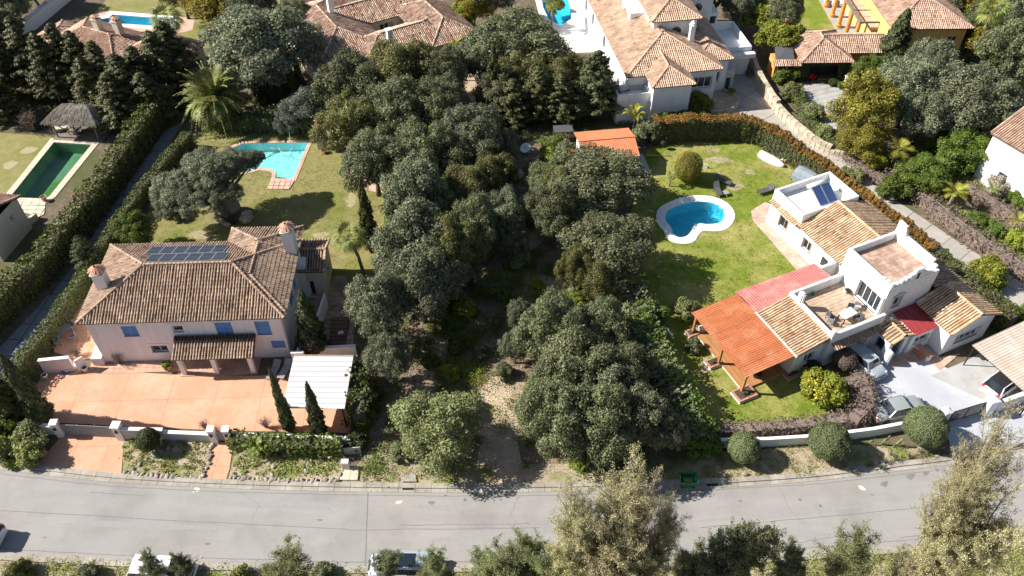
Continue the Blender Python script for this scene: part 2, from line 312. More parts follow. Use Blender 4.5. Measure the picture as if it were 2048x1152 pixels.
class MB:
    def __init__(s): s.v = []; s.f = []; s.tm = None
    def _a(s, pts):
        n = len(s.v)
        for p in pts:
            p = Vector(p)
            if s.tm is not None: p = s.tm @ p
            s.v.append(tuple(p))
        return n
    def poly(s, pts): n = s._a(pts); s.f.append(tuple(range(n, n + len(pts)))); return s
    def box(s, x0, x1, y0, y1, z0, z1):
        n = s._a([(x0, y0, z0), (x1, y0, z0), (x1, y1, z0), (x0, y1, z0), (x0, y0, z1), (x1, y0, z1), (x1, y1, z1), (x0, y1, z1)])
        for q in ((3, 2, 1, 0), (4, 5, 6, 7), (0, 1, 5, 4), (1, 2, 6, 5), (2, 3, 7, 6), (3, 0, 4, 7)): s.f.append(tuple(n + i for i in q))
        return s
    def bar(s, a, b, w, h=None, up=(0, 0, 1)):
        a = Vector(a); b = Vector(b); h = h or w; d = (b - a).normalized(); u = Vector(up)
        if abs(d.dot(u)) > .98: u = Vector((1, 0, 0))
        x = d.cross(u).normalized() * (w / 2); y = x.cross(d).normalized() * (h / 2)
        n = s._a([a - x - y, a + x - y, a + x + y, a - x + y, b - x - y, b + x - y, b + x + y, b - x + y])
        for q in ((3, 2, 1, 0), (4, 5, 6, 7), (0, 1, 5, 4), (1, 2, 6, 5), (2, 3, 7, 6), (3, 0, 4, 7)): s.f.append(tuple(n + i for i in q))
        return s
    def prism(s, pts, z0, z1):
        N = len(pts); ar = sum(pts[i][0] * pts[(i + 1) % N][1] - pts[(i + 1) % N][0] * pts[i][1] for i in range(N))
        if ar < 0: pts = list(pts)[::-1]
        n = s._a([(p[0], p[1], z0) for p in pts] + [(p[0], p[1], z1) for p in pts])
        s.f.append(tuple(n + i for i in range(N))[::-1]); s.f.append(tuple(n + N + i for i in range(N)))
        for i in range(N): j = (i + 1) % N; s.f.append((n + i, n + j, n + N + j, n + N + i))
        return s
    def tube(s, pts, rad, n=6, cap=True):
        P = [Vector(p) for p in pts]; rad = [rad] * len(P) if not hasattr(rad, '__len__') else rad
        up = Vector((0, 0, 1)); rings = []
        for i, p in enumerate(P):
            d = (P[min(i + 1, len(P) - 1)] - P[max(i - 1, 0)]).normalized()
            u = up if abs(d.dot(up)) < .95 else Vector((1, 0, 0))
            x = d.cross(u).normalized(); y = x.cross(d)
            rings.append(s._a([p + (x * math.cos(2 * math.pi * k / n) + y * math.sin(2 * math.pi * k / n)) * rad[i] for k in range(n)]))
        for a, b in zip(rings, rings[1:]):
            for k in range(n): s.f.append((a + k, a + (k + 1) % n, b + (k + 1) % n, b + k))
        if cap: s.f.append(tuple(rings[0] + k for k in range(n))[::-1]); s.f.append(tuple(rings[-1] + k for k in range(n)))
        return s
    def lathe(s, prof, n=16, c=(0, 0)):
        rings = [s._a([(c[0] + r * math.cos(2 * math.pi * k / n), c[1] + r * math.sin(2 * math.pi * k / n), z) for k in range(n)]) for r, z in prof]
        for a, b in zip(rings, rings[1:]):
            for k in range(n): s.f.append((a + k, a + (k + 1) % n, b + (k + 1) % n, b + k))
        s.f.append(tuple(rings[0] + k for k in range(n))[::-1]); s.f.append(tuple(rings[-1] + k for k in range(n)))
        return s
    def mesh(s, name, m, smooth_=False, bevel=0):
        me = bpy.data.meshes.new(name); me.from_pydata(s.v, [], s.f)
        if bevel:
            bm = bmesh.new(); bm.from_mesh(me); bmesh.ops.remove_doubles(bm, verts=bm.verts, dist=1e-4)
            bmesh.ops.bevel(bm, geom=[e for e in bm.edges if e.calc_face_angle(0) > .6], offset=bevel, segments=2, affect='EDGES'); bm.to_mesh(me); bm.free()
        me.materials.append(M[m] if isinstance(m, str) else m)
        if smooth_: me.polygons.foreach_set('use_smooth', [True] * len(me.polygons))
        me.update(); return me
    def build(s, name, m, parent=None, loc=(0, 0, 0), rot=(0, 0, 0), smooth_=False, bevel=0, kind=None):
        o = put(name, s.mesh(name, m, smooth_, bevel), parent, loc, rot)
        if kind: o['kind'] = kind
        return o
def sheet(name, pts, z, m, holes=(), kind='structure', parent=None, label=None):
    bm = bmesh.new(); E = []
    for loop in [pts] + list(holes):
        vs = [bm.verts.new((p[0], p[1], 0)) for p in loop]
        E += [bm.edges.new((vs[i], vs[(i + 1) % len(vs)])) for i in range(len(vs))]
    bmesh.ops.triangle_fill(bm, use_beauty=True, edges=E, normal=(0, 0, 1))
    bmesh.ops.recalc_face_normals(bm, faces=bm.faces)
    for f in bm.faces:
        if f.normal.z < 0: f.normal_flip()
    me = bpy.data.meshes.new(name); bm.to_mesh(me); bm.free(); me.materials.append(M[m])
    o = put(name, me, parent, (0, 0, z)); tag(o, label, None, None, kind); return o
def clip(poly, a, b, c):
    """keep the part of poly where a*x + b*y <= c"""
    out = []; n = len(poly)
    for i in range(n):
        p, q = poly[i], poly[(i + 1) % n]; dp = a * p[0] + b * p[1] - c; dq = a * q[0] + b * q[1] - c
        if dp <= 0: out.append(p)
        if (dp < 0 < dq) or (dq < 0 < dp):
            t = dp / (dp - dq); out.append((p[0] + (q[0] - p[0]) * t, p[1] + (q[1] - p[1]) * t))
    return out
def area(p): return .5 * sum(p[i][0] * p[(i + 1) % len(p)][1] - p[(i + 1) % len(p)][0] * p[i][1] for i in range(len(p)))
def paved(name, pts, cell, m, z=.02, t=.05, gap=.03, ang=0, parent=None, label=None, bond=0, bed='dirt', piece='paving_slab', jit=0, z0=None, mats=None):
    """a paved area: bed sheet plus one slab object per paving slab"""
    if parent is None:
        root = sheet(name, pts, z, bed, label=label)
        base = 0.0
    else: root = parent; base = z
    ca, sa = math.cos(ang), math.sin(ang); cx, cy = (cell, cell) if not hasattr(cell, '__len__') else cell
    loc = [(p[0] * ca + p[1] * sa, -p[0] * sa + p[1] * ca) for p in pts]
    x0 = min(p[0] for p in loc); x1 = max(p[0] for p in loc); y0 = min(p[1] for p in loc); y1 = max(p[1] for p in loc)
    rr = random.Random(len(pts) * 7 + int(cx * 100)); n = 0; extra = MB(); j = 0; y = y0
    while y < y1:
        x = x0 - (cx * bond if j % 2 else 0)
        while x < x1:
            q = clip(clip(clip(clip(loc, 1, 0, x + cx - gap), -1, 0, -x - gap), 0, 1, y + cy - gap), 0, -1, -y - gap)
            x += cx
            if len(q) < 3 or abs(area(q)) < .05 * cx * cy: continue
            if jit: q = [(a + rr.uniform(-jit, jit), b + rr.uniform(-jit, jit)) for a, b in q]
            qq = [(a * ca - b * sa, a * sa + b * ca) for a, b in q]
            if n < 299:
                mm = m if not mats else mats[rr.randrange(len(mats))]
                MB().prism(qq, base + .002, base + t + rr.uniform(-.003, .003)).build(piece, mm, root)
            else: extra.prism(qq, base + .002, base + t)
            n += 1
        y += cy; j += 1
    if extra.f: extra.build(piece + '_rest', m, root, kind='stuff')
    return root
# ------------------------------------------------------------------ roofs
def _h(r, side, x, y):
    d = {'S': y - r['y0'], 'N': r['y1'] - y, 'W': x - r['x0'], 'E': r['x1'] - x}[side]
    return r['ze'] + r['s'] * d
def roof_h(r, x, y):
    if not (r['x0'] <= x <= r['x1'] and r['y0'] <= y <= r['y1']): return -99
    return min(_h(r, s, x, y) for s in r['sides'])
def rect(x0, x1, y0, y1, ze, s=.42, sides='SNWE'): return dict(x0=x0, x1=x1, y0=y0, y1=y1, ze=ze, s=s, sides=sides)
def face_poly(r, side):
    x0, x1, y0, y1 = r['x0'], r['x1'], r['y0'], r['y1']
    p = [(x0, y0), (x1, y0), (x1, y1), (x0, y1)]
    C = {'S': (0, 1, -y0), 'N': (0, -1, y1), 'W': (1, 0, -x0), 'E': (-1, 0, x1)}
    a, b, c = C[side]
    for o in r['sides']:
        if o != side:
            a2, b2, c2 = C[o]; p = clip(p, a - a2, b - b2, c2 - c)
            if len(p) < 3: return []
    return p
def barrel(T, O, U, E, Nn, w0, w1, hh, L, lift, nseg=4):
    """append one barrel tile: O lower-middle point, U up-slope, E across, Nn normal"""
    ang = np.linspace(0, math.pi, nseg + 1)
    for (wd, off, lf) in ((w0, 0, lift), (w1, L, 0)):
        for a in ang: T.append(O + E * (math.cos(a) * wd) + Nn * (math.sin(a) * hh + lf - .01) + U * off)
def roof(parent, rects, tm='tiles_brown', um='under_brown', pitch=.24, row=.36, seed=1, deck_t=.14, caps=True, only=None, verge=True, wob=.012):
    rr = random.Random(seed); TV = []; nT = 0; RND = []
    dk = MB()
    for ri, r in enumerate(rects):
        others = [o for k, o in enumerate(rects) if k != ri]
        polys = {}
        for sd in r['sides']:
            p = face_poly(r, sd); polys[sd] = p
            if len(p) < 3: continue
            top = [Vector((a, b, _h(r, sd, a, b))) for a, b in p]; bot = [v - Vector((0, 0, deck_t)) for v in top]
            dk.poly(top); dk.poly(bot[::-1])
            for i in range(len(p)): j = (i + 1) % len(p); dk.poly([bot[i], bot[j], top[j], top[i]])
            s = r['s']; k = 1 / math.hypot(1, s)
            e, u = {'S': ((1, 0, 0), (0, 1, s)), 'N': ((-1, 0, 0), (0, -1, s)), 'W': ((0, -1, 0), (1, 0, s)), 'E': ((0, 1, 0), (-1, 0, s))}[sd]
            e = np.array(e, float); u = np.array(u, float) * k; n = np.cross(e, u)
            if n[2] < 0: n = -n
            if sd in 'SN': a0, a1, dist = r['x0'], r['x1'], r['y1'] - r['y0']
            else: a0, a1, dist = r['y0'], r['y1'], r['x1'] - r['x0']
            nc = int((a1 - a0) / pitch); dp = row * k
            for c in range(nc):
                ac = a0 + (c + .5) * (a1 - a0) / nc; wv = rr.uniform(-.02, .02); cb = rr.uniform(-.08, .08)
                for q in range(int(dist / dp) + 1):
                    d = q * dp - .07
                    dm = max(d + .1, .02)
                    x, y = {'S': (ac, r['y0'] + dm), 'N': (ac, r['y1'] - dm), 'W': (r['x0'] + dm, ac), 'E': (r['x1'] - dm, ac)}[sd]
                    if not (r['x0'] <= x <= r['x1'] and r['y0'] <= y <= r['y1']): continue
                    hz = _h(r, sd, x, y)
                    if any(_h(r, o, x, y) < hz - .03 for o in r['sides'] if o != sd): continue
                    if any(roof_h(o, x, y) > hz + .05 for o in others): continue
                    if only and not only(x, y): continue
                    x, y = {'S': (ac, r['y0'] + d), 'N': (ac, r['y1'] - d), 'W': (r['x0'] + d, ac), 'E': (r['x1'] - d, ac)}[sd]
                    O = np.array((x, y, _h(r, sd, x, y))) + e * (wv + rr.uniform(-wob, wob)) + n * rr.uniform(0, .012)
                    uu = u + e * rr.uniform(-.03, .03)
                    barrel(TV, O, uu, e, n, .095, .077, .092, row * 1.1, .022)
                    RND.append(min(.999, max(0, rr.gauss(.5, .2) + cb))); nT += 1
        if caps:
            sds = list(r['sides']); segs = []
            for i in range(len(sds)):
                for j in range(i + 1, len(sds)):
                    pts = [p for p in polys.get(sds[i], []) if abs(_h(r, sds[i], *p) - _h(r, sds[j], *p)) < 1e-4]
                    if len(pts) >= 2:
                        a, b = max(((a, b) for a in pts for b in pts), key=lambda t: math.dist(*t))
                        if math.dist(a, b) > .3: segs.append([Vector((*a, _h(r, sds[i], *a))), Vector((*b, _h(r, sds[i], *b)))])
            if verge:
                for gs in 'SNWE':
                    if gs in sds: continue
                    for sd in sds:
                        if {gs, sd} in ({'S', 'N'}, {'W', 'E'}): continue
                        p = polys.get(sd, [])
                        kx = {'S': (1, r['y0'] + .08), 'N': (1, r['y1'] - .08), 'W': (0, r['x0'] + .08), 'E': (0, r['x1'] - .08)}[gs]
                        e0 = [q for q in p if abs(q[kx[0]] - kx[1]) < .1]
                        if len(e0) >= 2:
                            a, b = max(((a, b) for a in e0 for b in e0), key=lambda t: math.dist(*t))
                            if math.dist(a, b) > .3: segs.append([Vector((*a, _h(r, sd, *a))), Vector((*b, _h(r, sd, *b)))])
            for a, b in segs:
                if a.z > b.z: a, b = b, a
                L = (b - a).length; u = np.array((b - a).normalized()); e = np.cross(u, (0, 0, 1)); e /= np.linalg.norm(e); n = np.cross(e, u)
                if n[2] < 0: n = -n
                for q in range(max(1, int(L / .36))):
                    P = np.array(a) + u * q * .36
                    if any(roof_h(o, P[0], P[1]) > P[2] + .08 for o in others): continue
                    if only and not only(P[0], P[1]): continue
                    barrel(TV, P + n * .05, u, e, n, .135, .115, .12, .40, .03); RND.append(min(.999, max(.3, rr.gauss(.68, .12)))); nT += 1
    dk.build('roof_deck', um, parent)
    if nT:
        base = np.array([[i, i + 1, i + 6, i + 5] for i in range(4)]); F = (base[None] + (np.arange(nT) * 10)[:, None, None]).reshape(-1, 4)
        me = npmesh('roof_tiles', np.array(TV), F, tm, np.repeat(RND, 4))
        o = put('roof_tiles', me, parent); o['kind'] = 'stuff'
        return o
# ------------------------------------------------------------------ walls and openings
class Run:
    def __init__(s, A, B):
        s.A = Vector((*A, 0)); B = Vector((*B, 0)); s.L = (B - s.A).length; s.d = (B - s.A).normalized(); s.n = Vector((s.d.y, -s.d.x, 0))
    def P(s, t, z, out=0): p = s.A + s.d * t + s.n * out; return Vector((p.x, p.y, z))
    def box(s, mb, t0, t1, z0, z1, o0, o1):
        n = mb._a([s.P(t0, z0, o0), s.P(t1, z0, o0), s.P(t1, z0, o1), s.P(t0, z0, o1), s.P(t0, z1, o0), s.P(t1, z1, o0), s.P(t1, z1, o1), s.P(t0, z1, o1)])
        for q in ((3, 2, 1, 0), (4, 5, 6, 7), (0, 1, 5, 4), (1, 2, 6, 5), (2, 3, 7, 6), (3, 0, 4, 7)): mb.f.append(tuple(n + i for i in q))
def wall_run(mb, A, B, z0, z1, ops=(), depth=.22):
    r = Run(A, B)
    ts = sorted({0, r.L} | {o[0] for o in ops} | {o[1] for o in ops}); zs = sorted({z0, z1} | {o[2] for o in ops} | {o[3] for o in ops})
    for i in range(len(ts) - 1):
        for j in range(len(zs) - 1):
            tc, zc = (ts[i] + ts[i + 1]) / 2, (zs[j] + zs[j + 1]) / 2
            if any(o[0] < tc < o[1] and o[2] < zc < o[3] for o in ops): continue
            mb.poly([r.P(ts[i], zs[j]), r.P(ts[i + 1], zs[j]), r.P(ts[i + 1], zs[j + 1]), r.P(ts[i], zs[j + 1])])
    for o in ops:
        a, b, c, d = o[:4]
        for q in ([(a, c), (a, d)], [(a, d), (b, d)], [(b, d), (b, c)], [(b, c), (a, c)]):
            mb.poly([r.P(*q[0]), r.P(*q[0], -depth), r.P(*q[1], -depth), r.P(*q[1])])
    return r
def opening(parent, r, o, style='window', depth=.22, frame='white_wall', bars='white_plastic', shut=None):
    a, b, c, d = o[:4]
    if style == 'void':
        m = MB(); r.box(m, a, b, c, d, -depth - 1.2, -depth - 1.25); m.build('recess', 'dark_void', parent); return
    name = 'door' if style == 'door' else 'window'
    f = MB(); t = .07
    for (p, q, u, v) in ((a, b, c, c + t), (a, b, d - t, d), (a, a + t, c + t, d - t), (b - t, b, c + t, d - t)): r.box(f, p, q, u, v, -depth, -depth + .06)
    n = max(1, round((b - a) / .7))
    for i in range(1, n): x = a + (b - a) * i / n; r.box(f, x - .03, x + .03, c + t, d - t, -depth, -depth + .06)
    w = f.build(name, bars, parent)
    g = MB(); r.box(g, a + .02, b - .02, c + .02, d - .02, -depth - .04, -depth + .01); g.build('pane', 'glass_dark', w)
    sb = MB(); r.box(sb, a - .06, b + .06, c - .05, c, -.02, .09); sb.build('sill', frame, w)
    if style == 'grille':
        k = max(3, int((b - a) / .14))
        for i in range(k):
            m = MB(); x = a + (b - a) * (i + .5) / k; m.bar(r.P(x, c, -.04), r.P(x, d, -.04), .025); m.build('bar', 'iron', w)
    if style == 'wood' or shut:
        n = 2
        for i in range(n):
            m = MB(); x0 = a + (b - a) * i / n + .015; x1 = a + (b - a) * (i + 1) / n - .015
            r.box(m, x0, x1, c + .01, d - .01, -.14, -.10)
            for q in range(int((d - c) / .11) - 1): r.box(m, x0 + .07, x1 - .07, c + .1 + q * .11, c + .14 + q * .11, -.10, -.075)
            for (p, q, u, v) in ((x0, x1, c + .01, c + .09), (x0, x1, d - .09, d - .01), (x0, x0 + .07, c + .09, d - .09), (x1 - .07, x1, c + .09, d - .09), (x0, x1, (c + d) / 2 - .03, (c + d) / 2 + .03)): r.box(m, p, q, u, v, -.10, -.05)
            m.build('shutter', shut or 'wood', w)
    return w
def trim(parent, r, o, m, wd=.14, out=.035, name='window_surround'):
    a, b, c, d = o[:4]; f = MB()
    for (p, q, u, v) in ((a - wd, b + wd, c - wd, c), (a - wd, b + wd, d, d + wd), (a - wd, a, c, d), (b, b + wd, c, d)): r.box(f, p, q, u, v, 0, out)
    f.build(name, m, parent)
def block(parent, x0, x1, y0, y1, z0, z1, m, ops=None, name='wall', top=True, styles=None, trimm=None, pts=None):
    """a walled block; ops: {side: [(t0,t1,z0,z1,style)]} with side S,E,N,W walked counter-clockwise"""
    mb = MB(); ops = ops or {}
    C = {'S': ((x0, y0), (x1, y0)), 'E': ((x1, y0), (x1, y1)), 'N': ((x1, y1), (x0, y1)), 'W': ((x0, y1), (x0, y0))}
    todo = []
    for sd, (A, B) in C.items():
        r = wall_run(mb, A, B, z0, z1, ops.get(sd, ())); todo += [(r, o) for o in ops.get(sd, ())]
    if top: mb.poly([(x0, y0, z1), (x1, y0, z1), (x1, y1, z1), (x0, y1, z1)])
    ob = mb.build(name, m, parent)
    for r, o in todo:
        st = o[4] if len(o) > 4 else 'window'; opening(parent, r, o, st, shut='blue_shutter' if st == 'blue' else None)
        if trimm: trim(parent, r, o, trimm)
    return ob
def parapet(parent, x0, x1, y0, y1, z0, z1, m, t=.3, name='parapet', sides='SENW', cap=None):
    for sd in sides:
        mb = MB()
        if sd == 'S': mb.box(x0, x1, y0, y0 + t, z0, z1)
        if sd == 'N': mb.box(x0, x1, y1 - t, y1, z0, z1)
        if sd == 'W': mb.box(x0, x0 + t, y0 + t, y1 - t, z0, z1)
        if sd == 'E': mb.box(x1 - t, x1, y0 + t, y1 - t, z0, z1)
        mb.build(name, m, parent, bevel=.03)
def chimney(parent, x, y, z0, z1, w=.9, d=.75, m='white_wall', cap='fan', tm='clay', name='chimney'):
    b = MB().box(x - w / 2, x + w / 2, y - d / 2, y + d / 2, z0, z1).box(x - w / 2 - .08, x + w / 2 + .08, y - d / 2 - .08, y + d / 2 + .08, z1, z1 + .12)
    c = b.build(name, m, parent)
    if cap == 'fan':
        k = MB()
        for i in range(12):
            a = i * math.pi / 6
            k.bar((x + math.cos(a) * .12, y + math.sin(a) * .12, z1 + .75), (x + math.cos(a) * (w * .75), y + math.sin(a) * (d * .8), z1 + .32), .17, .07)
        k.box(x - .25, x + .25, y - .2, y + .2, z1 + .12, z1 + .6); k.build('chimney_cap', tm, c)
    elif cap == 'pot':
        MB().lathe([(w * .4, z1 + .12), (w * .4, z1 + .35), (w * .62, z1 + .36), (.02, z1 + .7)], 12, (x, y)).build('chimney_cap', m, c)
    elif cap == 'tile':
        k = MB()
        for i in range(8):
            a = i * math.pi / 4; k.bar((x, y, z1 + .62), (x + math.cos(a) * w * .65, y + math.sin(a) * d * .7, z1 + .36), .2, .07)
        k.box(x - .2, x + .2, y - .2, y + .2, z1 + .12, z1 + .5); k.build('chimney_cap', tm, c)
    return c
def corrugated(parent, P00, P10, P11, P01, m, pitch=.2, amp=.03, width=1.0, name='roof_sheet', t=.012):
    """corrugated sheets: waves run from edge P00-P10 (bottom) to P01-P11 (top); one object per sheet"""
    P00, P10, P11, P01 = map(Vector, (P00, P10, P11, P01)); L = (P10 - P00).length
    ns = max(1, round(L / width)); nrm = (P10 - P00).cross(P01 - P00).normalized()
    if nrm.z < 0: nrm = -nrm
    for s in range(ns):
        mb = MB(); k = max(2, int(L / ns / pitch * 4)); row = []
        for i in range(k + 1):
            f = (s + i / k) / ns; ph = f * L / pitch * 2 * math.pi; o = nrm * (math.sin(ph) * amp + (s % 2) * .004)
            a = P00.lerp(P10, f) + o; b = P01.lerp(P11, f) + o; row.append((a, b))
        n = mb._a([p for ab in row for p in ab])
        for i in range(k): q = n + 2 * i; mb.f.append((q, q + 2, q + 3, q + 1))
        mb.build(name, m, parent, smooth_=True)

# ------------------------------------------------------------------ foliage
def leaf_quads(C, Nrm, size, aspect, rng, spin=None):
    n = len(C); Nrm = Nrm / np.linalg.norm(Nrm, axis=1, keepdims=True)
    r = rng.normal(size=(n, 3)) if spin is None else spin + rng.normal(size=(n, 3)) * .35
    a = r - (r * Nrm).sum(1, keepdims=True) * Nrm; a /= np.linalg.norm(a, axis=1, keepdims=True) + 1e-9
    b = np.cross(Nrm, a); s = size * rng.uniform(.6, 1.35, (n, 1))
    V = np.empty((n, 4, 3)); V[:, 0] = C - a * s; V[:, 1] = C + b * s * aspect; V[:, 2] = C + a * s; V[:, 3] = C - b * s * aspect
    return V.reshape(-1, 3), np.arange(n * 4).reshape(-1, 4)
def unit(n, rng, up=-1):
    v = rng.normal(size=(int(n * 2.4) + 20, 3)); v /= np.linalg.norm(v, axis=1, keepdims=True); v = v[v[:, 2] > up]
    while len(v) < n: v = np.concatenate([v, v])
    return v[:n]
def blob_crown(name, seed, m, nleaf, R_=1.0, hz=.8, nb=55, br=(.17, .32), leaf=.14, aspect=.6, loose=.12, flat=.0, shape=None, inner=.12, droop=0):
    """crown of leaf clumps on an uneven ellipsoid; centre at 0,0,0, horizontal radius R_, vertical radius R_*hz"""
    rng = np.random.default_rng(seed)
    d = unit(nb, rng, -.55); wob = 1 + .20 * np.sin(3 * np.arctan2(d[:, 1], d[:, 0]) + seed) + rng.uniform(-.22, .10, nb)
    rad = rng.uniform(*br, nb) * R_
    c = d * (wob * R_)[:, None] * .78; c[:, 2] *= hz
    if shape: c = shape(c, rng)
    ni = int(nb * .35); ci = unit(ni, rng, -.3) * rng.uniform(.1, .55, (ni, 1)) * R_; ci[:, 2] = np.abs(ci[:, 2]) * hz + .1 * R_
    c = np.concatenate([c, ci]); rad = np.concatenate([rad, rng.uniform(*br, ni) * R_])
    wgt = rad ** 2; wgt /= wgt.sum(); k = rng.choice(len(c), int(nleaf * 1.7), p=wgt)
    u = unit(len(k), rng, -.6)
    # second order lumps on each clump
    ph = rng.uniform(0, 6.28, (len(c), 3)); lump = 1 + .16 * np.sin(u[:, 0] * 6 + ph[k, 0]) * np.sin(u[:, 1] * 6 + ph[k, 1]) + .1 * np.sin(u[:, 2] * 9 + ph[k, 2])
    rr = rad[k] * lump * (1 - inner * rng.random(len(k)) ** 1.5 * 3) * (1 + loose * rng.normal(size=len(k)))
    P = c[k] + u * rr[:, None] * np.array([1, 1, .85])
    # drop those deep inside another clump
    keep = np.ones(len(P), bool)
    for i in range(len(c)):
        dd = np.linalg.norm((P - c[i]), axis=1); keep &= ~((dd < rad[i] * .62) & (k != i))
    P = P[keep][:nleaf]; u = u[keep][:nleaf]
    P[:, 2] -= droop * (P[:, 0] ** 2 + P[:, 1] ** 2)
    Nn = u + rng.normal(size=u.shape) * .55 + np.array([0, 0, .25])
    V, F = leaf_quads(P, Nn, leaf, aspect, rng)
    g = np.sin(P * np.array([2.1, 2.7, 2.3]) * 1.7 / max(R_, .01) * 2).sum(1) / 3
    rnd = np.clip(rng.beta(1.1, 1.4, len(P)) * .95 + .03 + g * .12, 0, 1)
    return npmesh(name, V, F, m, rnd)
def cone_crown(name, seed, m, nleaf, H, rmax, leaf=.09, prof=None, lumps=.16, base=.0, lean=0):
    """narrow conifer crown from z=base to z=H"""
    rng = np.random.default_rng(seed); prof = prof or (lambda t: np.minimum(1, (t * 7 + .05)) ** .5 * (1 - t) ** .66 * 1.25)
    t = rng.random(nleaf * 2) ** .9; pr = prof(t); keep = rng.random(len(t)) < pr / pr.max(); t = t[keep][:nleaf]; n = len(t)
    th = rng.uniform(0, 2 * math.pi, n)
    lm = 1 + lumps * (np.sin(th * 3 + t * 17 + seed) + .8 * np.sin(th * 5 - t * 31 + seed * 2) + .7 * np.sin(th * 9 + t * 61))
    r = rmax * prof(t) * lm * (1 - .25 * rng.random(n) ** 2)
    P = np.stack([r * np.cos(th), r * np.sin(th), base + t * (H - base)], 1)
    Nn = np.stack([np.cos(th), np.sin(th), np.full(n, .3)], 1) + rng.normal(size=(n, 3)) * .5
    V, F = leaf_quads(P, Nn, leaf, .42, rng, spin=np.array([[0, 0, 1.0]]) + .25 * Nn)
    return npmesh(name, V, F, m, np.clip(rng.beta(2, 2, n) * .8 + .1 + .1 * (lm - 1) / lumps * .5, 0, 1))
def conifer_crown(name, seed, m, nleaf, H, rmax, leaf=.12):
    """broad conifer: tiers of ragged upswept boughs"""
    rng = np.random.default_rng(seed); nb = 170; V = []; P = []; Nn = []
    for i in range(nb):
        t = (i + rng.random()) / nb; z = H * (.08 + .9 * t); th = rng.uniform(0, 6.28); Lr = rmax * (1 - t) ** .75 * rng.uniform(.75, 1.15) + .15
        k = int(nleaf / nb * (1 - t * .5) * 1.3); f = rng.random(k) ** .6; wd = .22 * Lr * (1.1 - f) + .12
        x = f * Lr; off = rng.normal(size=(k, 3)) * np.stack([wd, wd, wd * .6], 1) * .6
        p = np.stack([x * math.cos(th), x * math.sin(th), z + f * Lr * rng.uniform(.15, .55)], 1) + off
        P.append(p); q = off + np.array([math.cos(th), math.sin(th), .8]) * .25; Nn.append(q)
    P = np.concatenate(P)[:nleaf]; Nn = np.concatenate(Nn)[:nleaf] + rng.normal(size=(len(P), 3)) * .12
    V, F = leaf_quads(P, Nn, leaf, .5, rng)
    return npmesh(name, V, F, m, np.clip(rng.beta(2, 2, len(P)) * .9 + .05, 0, 1))
def sphere_crown(name, seed, m, nleaf, r=1.0, leaf=.05, oz=.95, lump=.055):
    rng = np.random.default_rng(seed); u = unit(nleaf, rng)
    rr = r * (1 + lump * np.sin(u[:, 0] * 9 + seed) * np.sin(u[:, 1] * 8) + .03 * np.sin(u[:, 0] * 3 + seed * 2) + .025 * np.sin(u[:, 2] * 4 + seed) - .05 * np.clip(u @ np.array([.5, -.6, .62]) - .85, 0, 1) * 4 + .12 * (rng.random(nleaf) > .985) * rng.random(nleaf) + .025 * rng.normal(size=nleaf)) * (1 - .08 * rng.random(nleaf) ** 2)
    P = u * rr[:, None]; P[:, 2] *= oz
    V, F = leaf_quads(P, u + rng.normal(size=u.shape) * .45, leaf, .6, rng)
    return npmesh(name, V, F, m, rng.beta(2, 2, nleaf))
def trunk_mesh(name, seed, m, H, r, spread=2.5, limbs=6, fork=.35, twist=.3, sub=2, lean=0.0):
    rr = random.Random(seed); mb = MB()
    lx = lean; top = Vector((rr.uniform(-.3, .3) + lx, rr.uniform(-.3, .3), H * fork))
    mb.tube([(0, 0, -.15), (lx * .2, 0, H * fork * .35), top * .97], [r * 1.25, r, r * .8], 8)
    for i in range(limbs):
        a = 2 * math.pi * i / limbs + rr.uniform(-.4, .4); L = spread * rr.uniform(.6, 1.05)
        e = Vector((math.cos(a) * L + lx, math.sin(a) * L, H * rr.uniform(.62, .85))); mid = top.lerp(e, .45) + Vector((rr.uniform(-twist, twist), rr.uniform(-twist, twist), rr.uniform(-.1, .4)))
        mb.tube([top * .95, mid, e], [r * .55, r * .36, r * .12], 6)
        for j in range(sub):
            b = mid.lerp(e, rr.uniform(.1, .6)); f = b + Vector((rr.uniform(-1, 1), rr.uniform(-1, 1), rr.uniform(.3, 1.1))) * spread * .35
            mb.tube([b, b.lerp(f, .5) + Vector((0, 0, .1)), f], [r * .22, r * .15, r * .05], 5)
    return mb.mesh(name, m, smooth_=True)
def twigs(name, seed, m, H, n=40, spread=.6, r=.02, levels=2, droop=0, base=.0):
    rr = random.Random(seed); mb = MB()
    for i in range(n):
        a = rr.uniform(0, 6.28); s = rr.uniform(.2, 1) * spread * H; e = Vector((math.cos(a) * s, math.sin(a) * s, H * rr.uniform(.6, 1.05) - droop * s)); b = Vector((rr.uniform(-.1, .1), rr.uniform(-.1, .1), base))
        mid = b.lerp(e, .5) + Vector((rr.uniform(-.1, .1), rr.uniform(-.1, .1), .1)) * H
        mb.tube([b, mid, e], [r * 1.6, r, r * .4], 3, cap=False)
        for j in range(levels):
            p = mid.lerp(e, rr.uniform(0, .8)); q = p + Vector((rr.uniform(-1, 1), rr.uniform(-1, 1), rr.uniform(0, 1))) * H * .25
            mb.tube([p, q], [r * .7, r * .3], 3, cap=False)
    return mb.mesh(name, m)
